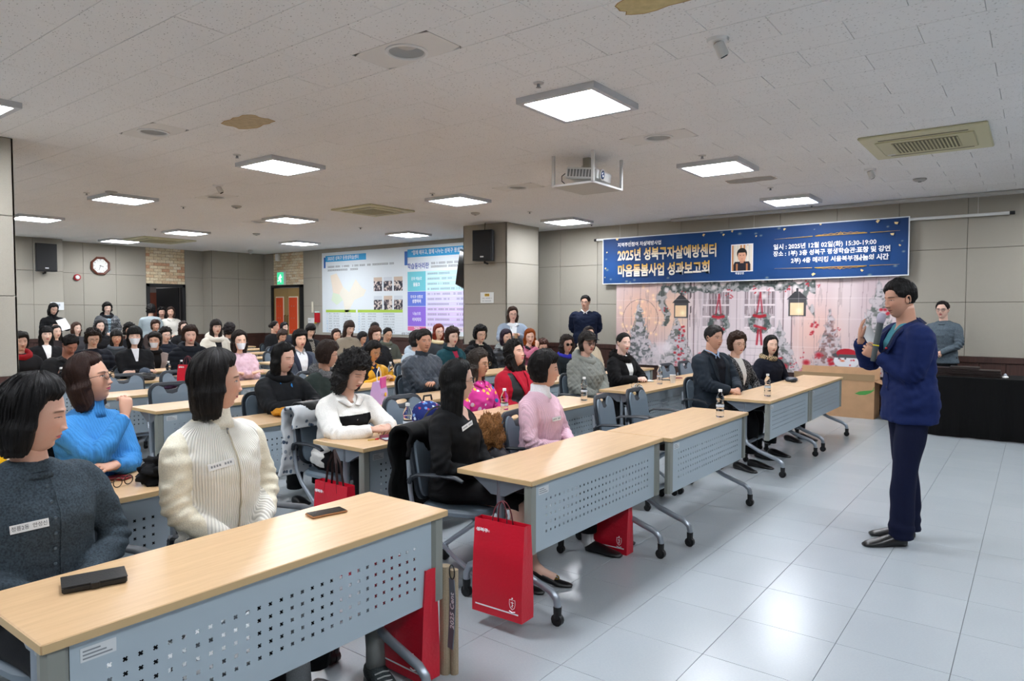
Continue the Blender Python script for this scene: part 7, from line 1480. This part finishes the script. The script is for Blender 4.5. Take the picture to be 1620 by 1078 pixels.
# ---------------------------------------------------------------- ceiling equipment
def downlight(i, x, y, lab):
    t = thing('recessed_downlight', lab, 'downlight', (x, y, HC), 0, 'recessed round downlights'); r_ = .115; n_ = 32; an = np.arange(n_)*2*PI/n_
    sq = []
    for a in an:
        c_, s_ = math.cos(a), math.sin(a); k = min((CW/2-.002)/max(abs(c_), 1e-6), (CH/2-.002)/max(abs(s_), 1e-6)); sq.append((c_*k, s_*k, .0))
    pl = MB(); pl.loft([np.array(sq)+[0, 0, .006], sq, [(r_*math.cos(a), r_*math.sin(a), 0) for a in an]], False); link('plate', pl.mesh('p', mat('#e6e4e0', .6)), t)
    link('trim_ring', sharp(MB().lathe([(r_+.02, 0), (r_+.022, -.008), (r_+.004, -.012), (r_-.004, -.004), (r_-.004, .0)], n_, cap=False).mesh('r', M_WHITE), 40), t); link('reflector', MB().lathe([(r_-.002, -.002), (r_-.012, .02), (r_-.03, .045), (.001, .048)], n_, cap=False).mesh('c', mat('#b4b4b2', .4), True), t); link('lens', MB().ball((0, 0, .04), (.07, .07, .02), 20, 8).mesh('l', mat('#c9c6c0', .3), True), t)
for i, (x, y) in enumerate(DL): downlight(i, x, y, ['white recessed downlight in the ceiling above the nearest lit panel', 'white recessed downlight beside the caged projector', 'grey recessed downlight at the upper left ceiling', 'recessed downlight left of the projector, half sunk', 'small recessed downlight beyond the dome camera', 'small recessed downlight near the farthest lights'][i])
def aircon(x, y, w, l, lab, far=False):
    t = thing('ceiling_air_conditioner', lab, 'air conditioner', (x, y, HC), 0, 'cream ceiling cassettes'); link('frame', MB().bbox((-l/2, -w/2, -.028), (l/2, w/2, -.0), .01).mesh('f', M_IVORY), t); a, b = l/2*.78, w/2*.62
    link('inner_panel', MB().bbox((-a, -b, -.036), (a, b, -.027), .01).mesh('p', mat('#c4bf9a', .45)), t); link('outlet_slot', MB().box((-a*.9, b+.04, -.030), (a*.9, b+.07, -.0275)).mesh('s', mat('#6a6650', .5)), t); link('outlet_slot', MB().box((-a*.9, -b-.07, -.030), (a*.9, -b-.04, -.0275)).mesh('s', mat('#6a6650', .5)), t)
    ng_ = 17; ga, gb_ = a*.66, b*.72; link('grille_recess', MB().box((-ga, -gb_, -.0385), (ga, gb_, -.0355)).mesh('g', mat('#4a4838', .6)), t)
    for k in range(ng_+1): link('grille_bar', MB().box((-ga+2*ga*k/ng_-.007, -gb_, -.043), (-ga+2*ga*k/ng_+.007, gb_, -.038)).mesh('b', mat('#b5b08c', .5)), t)
    mb = MB(); [mb.box((-ga, -gb_+2*gb_*k/9-.004, -.041), (ga, -gb_+2*gb_*k/9+.004, -.0387)) for k in range(10)]; o = link('cross_bars', mb.mesh('c', mat('#a5a080', .5)), t); o['kind'] = 'stuff'; link('badge', MB().box((-a+.02, b-.05, -.038), (-a+.09, b-.02, -.0362)).mesh('b', mat('#d8dadc', .4)), t)
aircon(-.89, 7.76, 1.05, 1.02, 'cream cassette air conditioner in the ceiling above the stage, largest'); aircon(-8.6, 7.65, .95, .95, 'square cassette air conditioner in the ceiling left of the pillar'); aircon(-16.2, 7.9, 1.2, 1.2, 'farthest cassette air conditioner in the ceiling near the clock')
def dome(x, y, lab, up_=False, dark=False):
    t = thing('security_camera', lab, 'camera', (x, y, HC), .9, 'ceiling cameras'); link('mount', sharp(MB().lathe([(.001, 0), (.065, 0), (.06, -.018), (.001, -.02)], 20).mesh('m', M_WHITE), 40), t); M_ = T(.0, 0, -.02) @ R(PI-.5, 'Y')
    link('housing', sharp(MB().lathe([(.001, -.005), (.032, 0), (.033, .08), (.028, .088), (.001, .088)], 18, M_).mesh('h', M_DGR if dark else mat('#cfcfcc', .4)), 40), t); link('lens', MB().lathe([(.001, .0885), (.024, .0885), (.02, .094), (.001, .096)], 16, M_).mesh('l', mat('#1a2430', .1)), t)
dome(-1.577, 4.135, 'white ceiling camera above the empty floor, nearest'); dome(-8.553, 4.96, 'black and white ceiling camera between two lit panels'); dome(-1.582, 8.90, 'small white ceiling camera below the cream air conditioner')
t = thing('security_camera', 'white camera on the bracket at the brick beside the exit sign', 'camera', (-17.0, 11.6, 3.08), .5, me=MB().bbox((-.05, -.06, -.12), (.05, .06, .08), .012).mesh('c', M_WHITE)); t2 = thing('security_camera', 'dome camera on the ceiling corner left of the exit sign', 'camera', (-16.9, 10.7, HC), 0, me=MB().lathe([(.06, 0), (.06, -.05), (.03, -.10), (.001, -.11)], 16).mesh('c', mat('#bfbfbd', .4)))
for i, (x, y) in enumerate([(-2.897, 4.141), (-6.742, 4.128), (-10.567, 4.183), (-2.849, 7.069), (-2.855, 9.424), (-2.816, 11.354), (-6.693, 9.325), (-6.72, 11.356), (-6.748, 7.083), (-10.742, 5.642), (-10.6, 9.1), (-14.05, 6.8)]):
    t = thing('sprinkler', ['sprinkler beside the largest lit panel', 'sprinkler above the second lit panel from the left top', 'sprinkler at the upper left of a far lit panel', 'sprinkler beside the lit panel by the air conditioner', 'sprinkler near the lit panel over the banner', 'sprinkler close to the banner wall', 'sprinkler near the pillar light', 'sprinkler between the pillar light and the banner', 'sprinkler left of the projector', 'round sprinkler near the dome camera', 'sprinkler over the far poster', 'sprinkler near the far lights'][i], 'sprinkler', (x, y, HC), 0, 'ceiling sprinklers', me=MB().lathe([(.001, 0), (.04, 0), (.036, -.008), (.001, -.01)], 16).mesh('s', mat('#c9c7c2', .4)))
    link('head', MB().lathe([(.001, -.008), (.012, -.01), (.012, -.03), (.02, -.034), (.001, -.036)], 12).mesh('h', M_STEEL), t)
for i, (x, y) in enumerate([(-10.2, 4.35), (-10.0, 6.1), (-7.5, 8.9), (-1.2, 9.9), (-13.2, 8.5)]):
    t = thing('smoke_detector', ['round smoke detector left of the dome camera', 'flat smoke detector beyond the dome camera', 'flat smoke detector near the pillar', 'flat round smoke detector above the banner right end', 'smoke detector over the far rows'][i], 'smoke detector', (x, y, HC), 0, 'smoke detectors', me=sharp(MB().lathe([(.001, 0), (.075, 0), (.075, -.014), (.05, -.032), (.001, -.034)], 24).mesh('s', mat('#a9a8a4', .5)), 40)); link('sensor', MB().lathe([(.001, -.034), (.02, -.034), (.018, -.042), (.001, -.043)], 12).mesh('h', mat('#8a8986', .5)), t)
# stained spots (flat marks on single tiles)
def stain(x, y, w, h, col, lab, seed):
    r_ = random.Random(seed); n_ = 26; pts = [(w/2*min(1, abs(1.25*math.cos(a)))*math.copysign(1, math.cos(a))*(1+r_.uniform(-.12, .04)), h/2*min(1, abs(1.25*math.sin(a)))*math.copysign(1, math.sin(a))*(1+r_.uniform(-.15, .05)), -.0006) for a in np.arange(n_)*2*PI/n_]
    t = thing('water_stain', lab, 'stain', (x, y, HC), 0, me=MB().add(pts, [tuple(range(n_))[::-1]]).mesh('s', mat(col, .9, nz=(18, .12)))); link('stain_rim', MB().tube([pts[i % n_] for i in range(n_+1)], .004, 4, flat=.1).mesh('r', mat('#a8875a', .9)), t)
cx_, cy_ = ctile(-5.751, 3.445); stain(cx_, cy_, .5, .30, '#b9a888', 'yellow brown water stain on a tile left of the centre', 1); cx_, cy_ = ctile(-3.043, 8.73); stain(cx_, cy_, .6, .30, '#a3a09a', 'grey water stain between two lit panels near the banner', 2); cx_, cy_ = ctile(-1.42, 3.42); stain(cx_, cy_-.05, .55, .22, '#c8b684', 'yellow stain cut by the top picture edge', 3)
# projector in its open cage
px0, px1, py0, py1 = -4.12, -3.64, 6.17, 6.77; pz = 2.88
t = thing('projector', 'white ceiling projector with vents and blue lens inside an open frame', 'projector', ((px0+px1)/2, (py0+py1)/2, HC)); c0 = Vector(((px0+px1)/2, (py0+py1)/2, HC))
cg = MB(); M_CG = mat('#d3d4d2', .4)
for x_ in (-.24, .24):
    for y_ in (-.30, .30): link('cage_post', MB().box((x_-.014, y_-.014, pz-HC), (x_+.014, y_+.014, 0)).mesh('p', M_CG), t)
link('cage_tray', MB().box((-.25, -.31, pz-HC-.006), (.25, .31, pz-HC+.004)).mesh('p', mat('#c4c2ba', .4)), t)
for a_, b_ in (((-.25, -.314, pz-HC-.008), (.25, -.306, pz-HC+.012)), ((.246, -.31, pz-HC-.008), (.254, .31, pz-HC+.012)), ((-.25, .306, pz-HC-.008), (.25, .314, pz-HC+.012)), ((-.254, -.31, pz-HC-.008), (-.246, .31, pz-HC+.012))): link('cage_rail', MB().box(a_, b_).mesh('p', M_WHITE), t)
pb = link('projector_body', MB().bbox((-.17, -.21, -.06), (.19, .21, .06), .018).mesh('b', mat('#e4e4e2', .4)), t, loc=(0, 0, -.19), rot=(0, .12, .12))
for k in range(9): link('vent', MB().box((-.14+.036*k, -.212, -.038), (-.114+.036*k, -.209, .038)).mesh('v', mat('#7b7c7c', .6)), pb)
link('lens_ring', MB().lathe([(.062, 0), (.062, .012), (.045, .014), (.045, 0)], 24, T(.19, -.07, .005) @ R(PI/2, 'Y')).mesh('l', M_WHITE, True), pb); link('lens', MB().lathe([(.045, .0), (.044, .016), (.03, .02), (.001, .012)], 24, T(.19, -.07, .005) @ R(PI/2, 'Y')).mesh('l', mat('#123a78', .08), True), pb); link('mount_pole', MB().bbox((-.04, -.04, -.14), (.04, .04, 0), .003).mesh('m', mat('#a5a396', .5)), t)
link('cable_loop', MB().tube([(-.17, -.18, -.17), (-.2, -.2, -.2), (-.2, -.2, -.25), (-.17, -.19, -.28)], .005, 6).mesh('c', M_BLK), t)
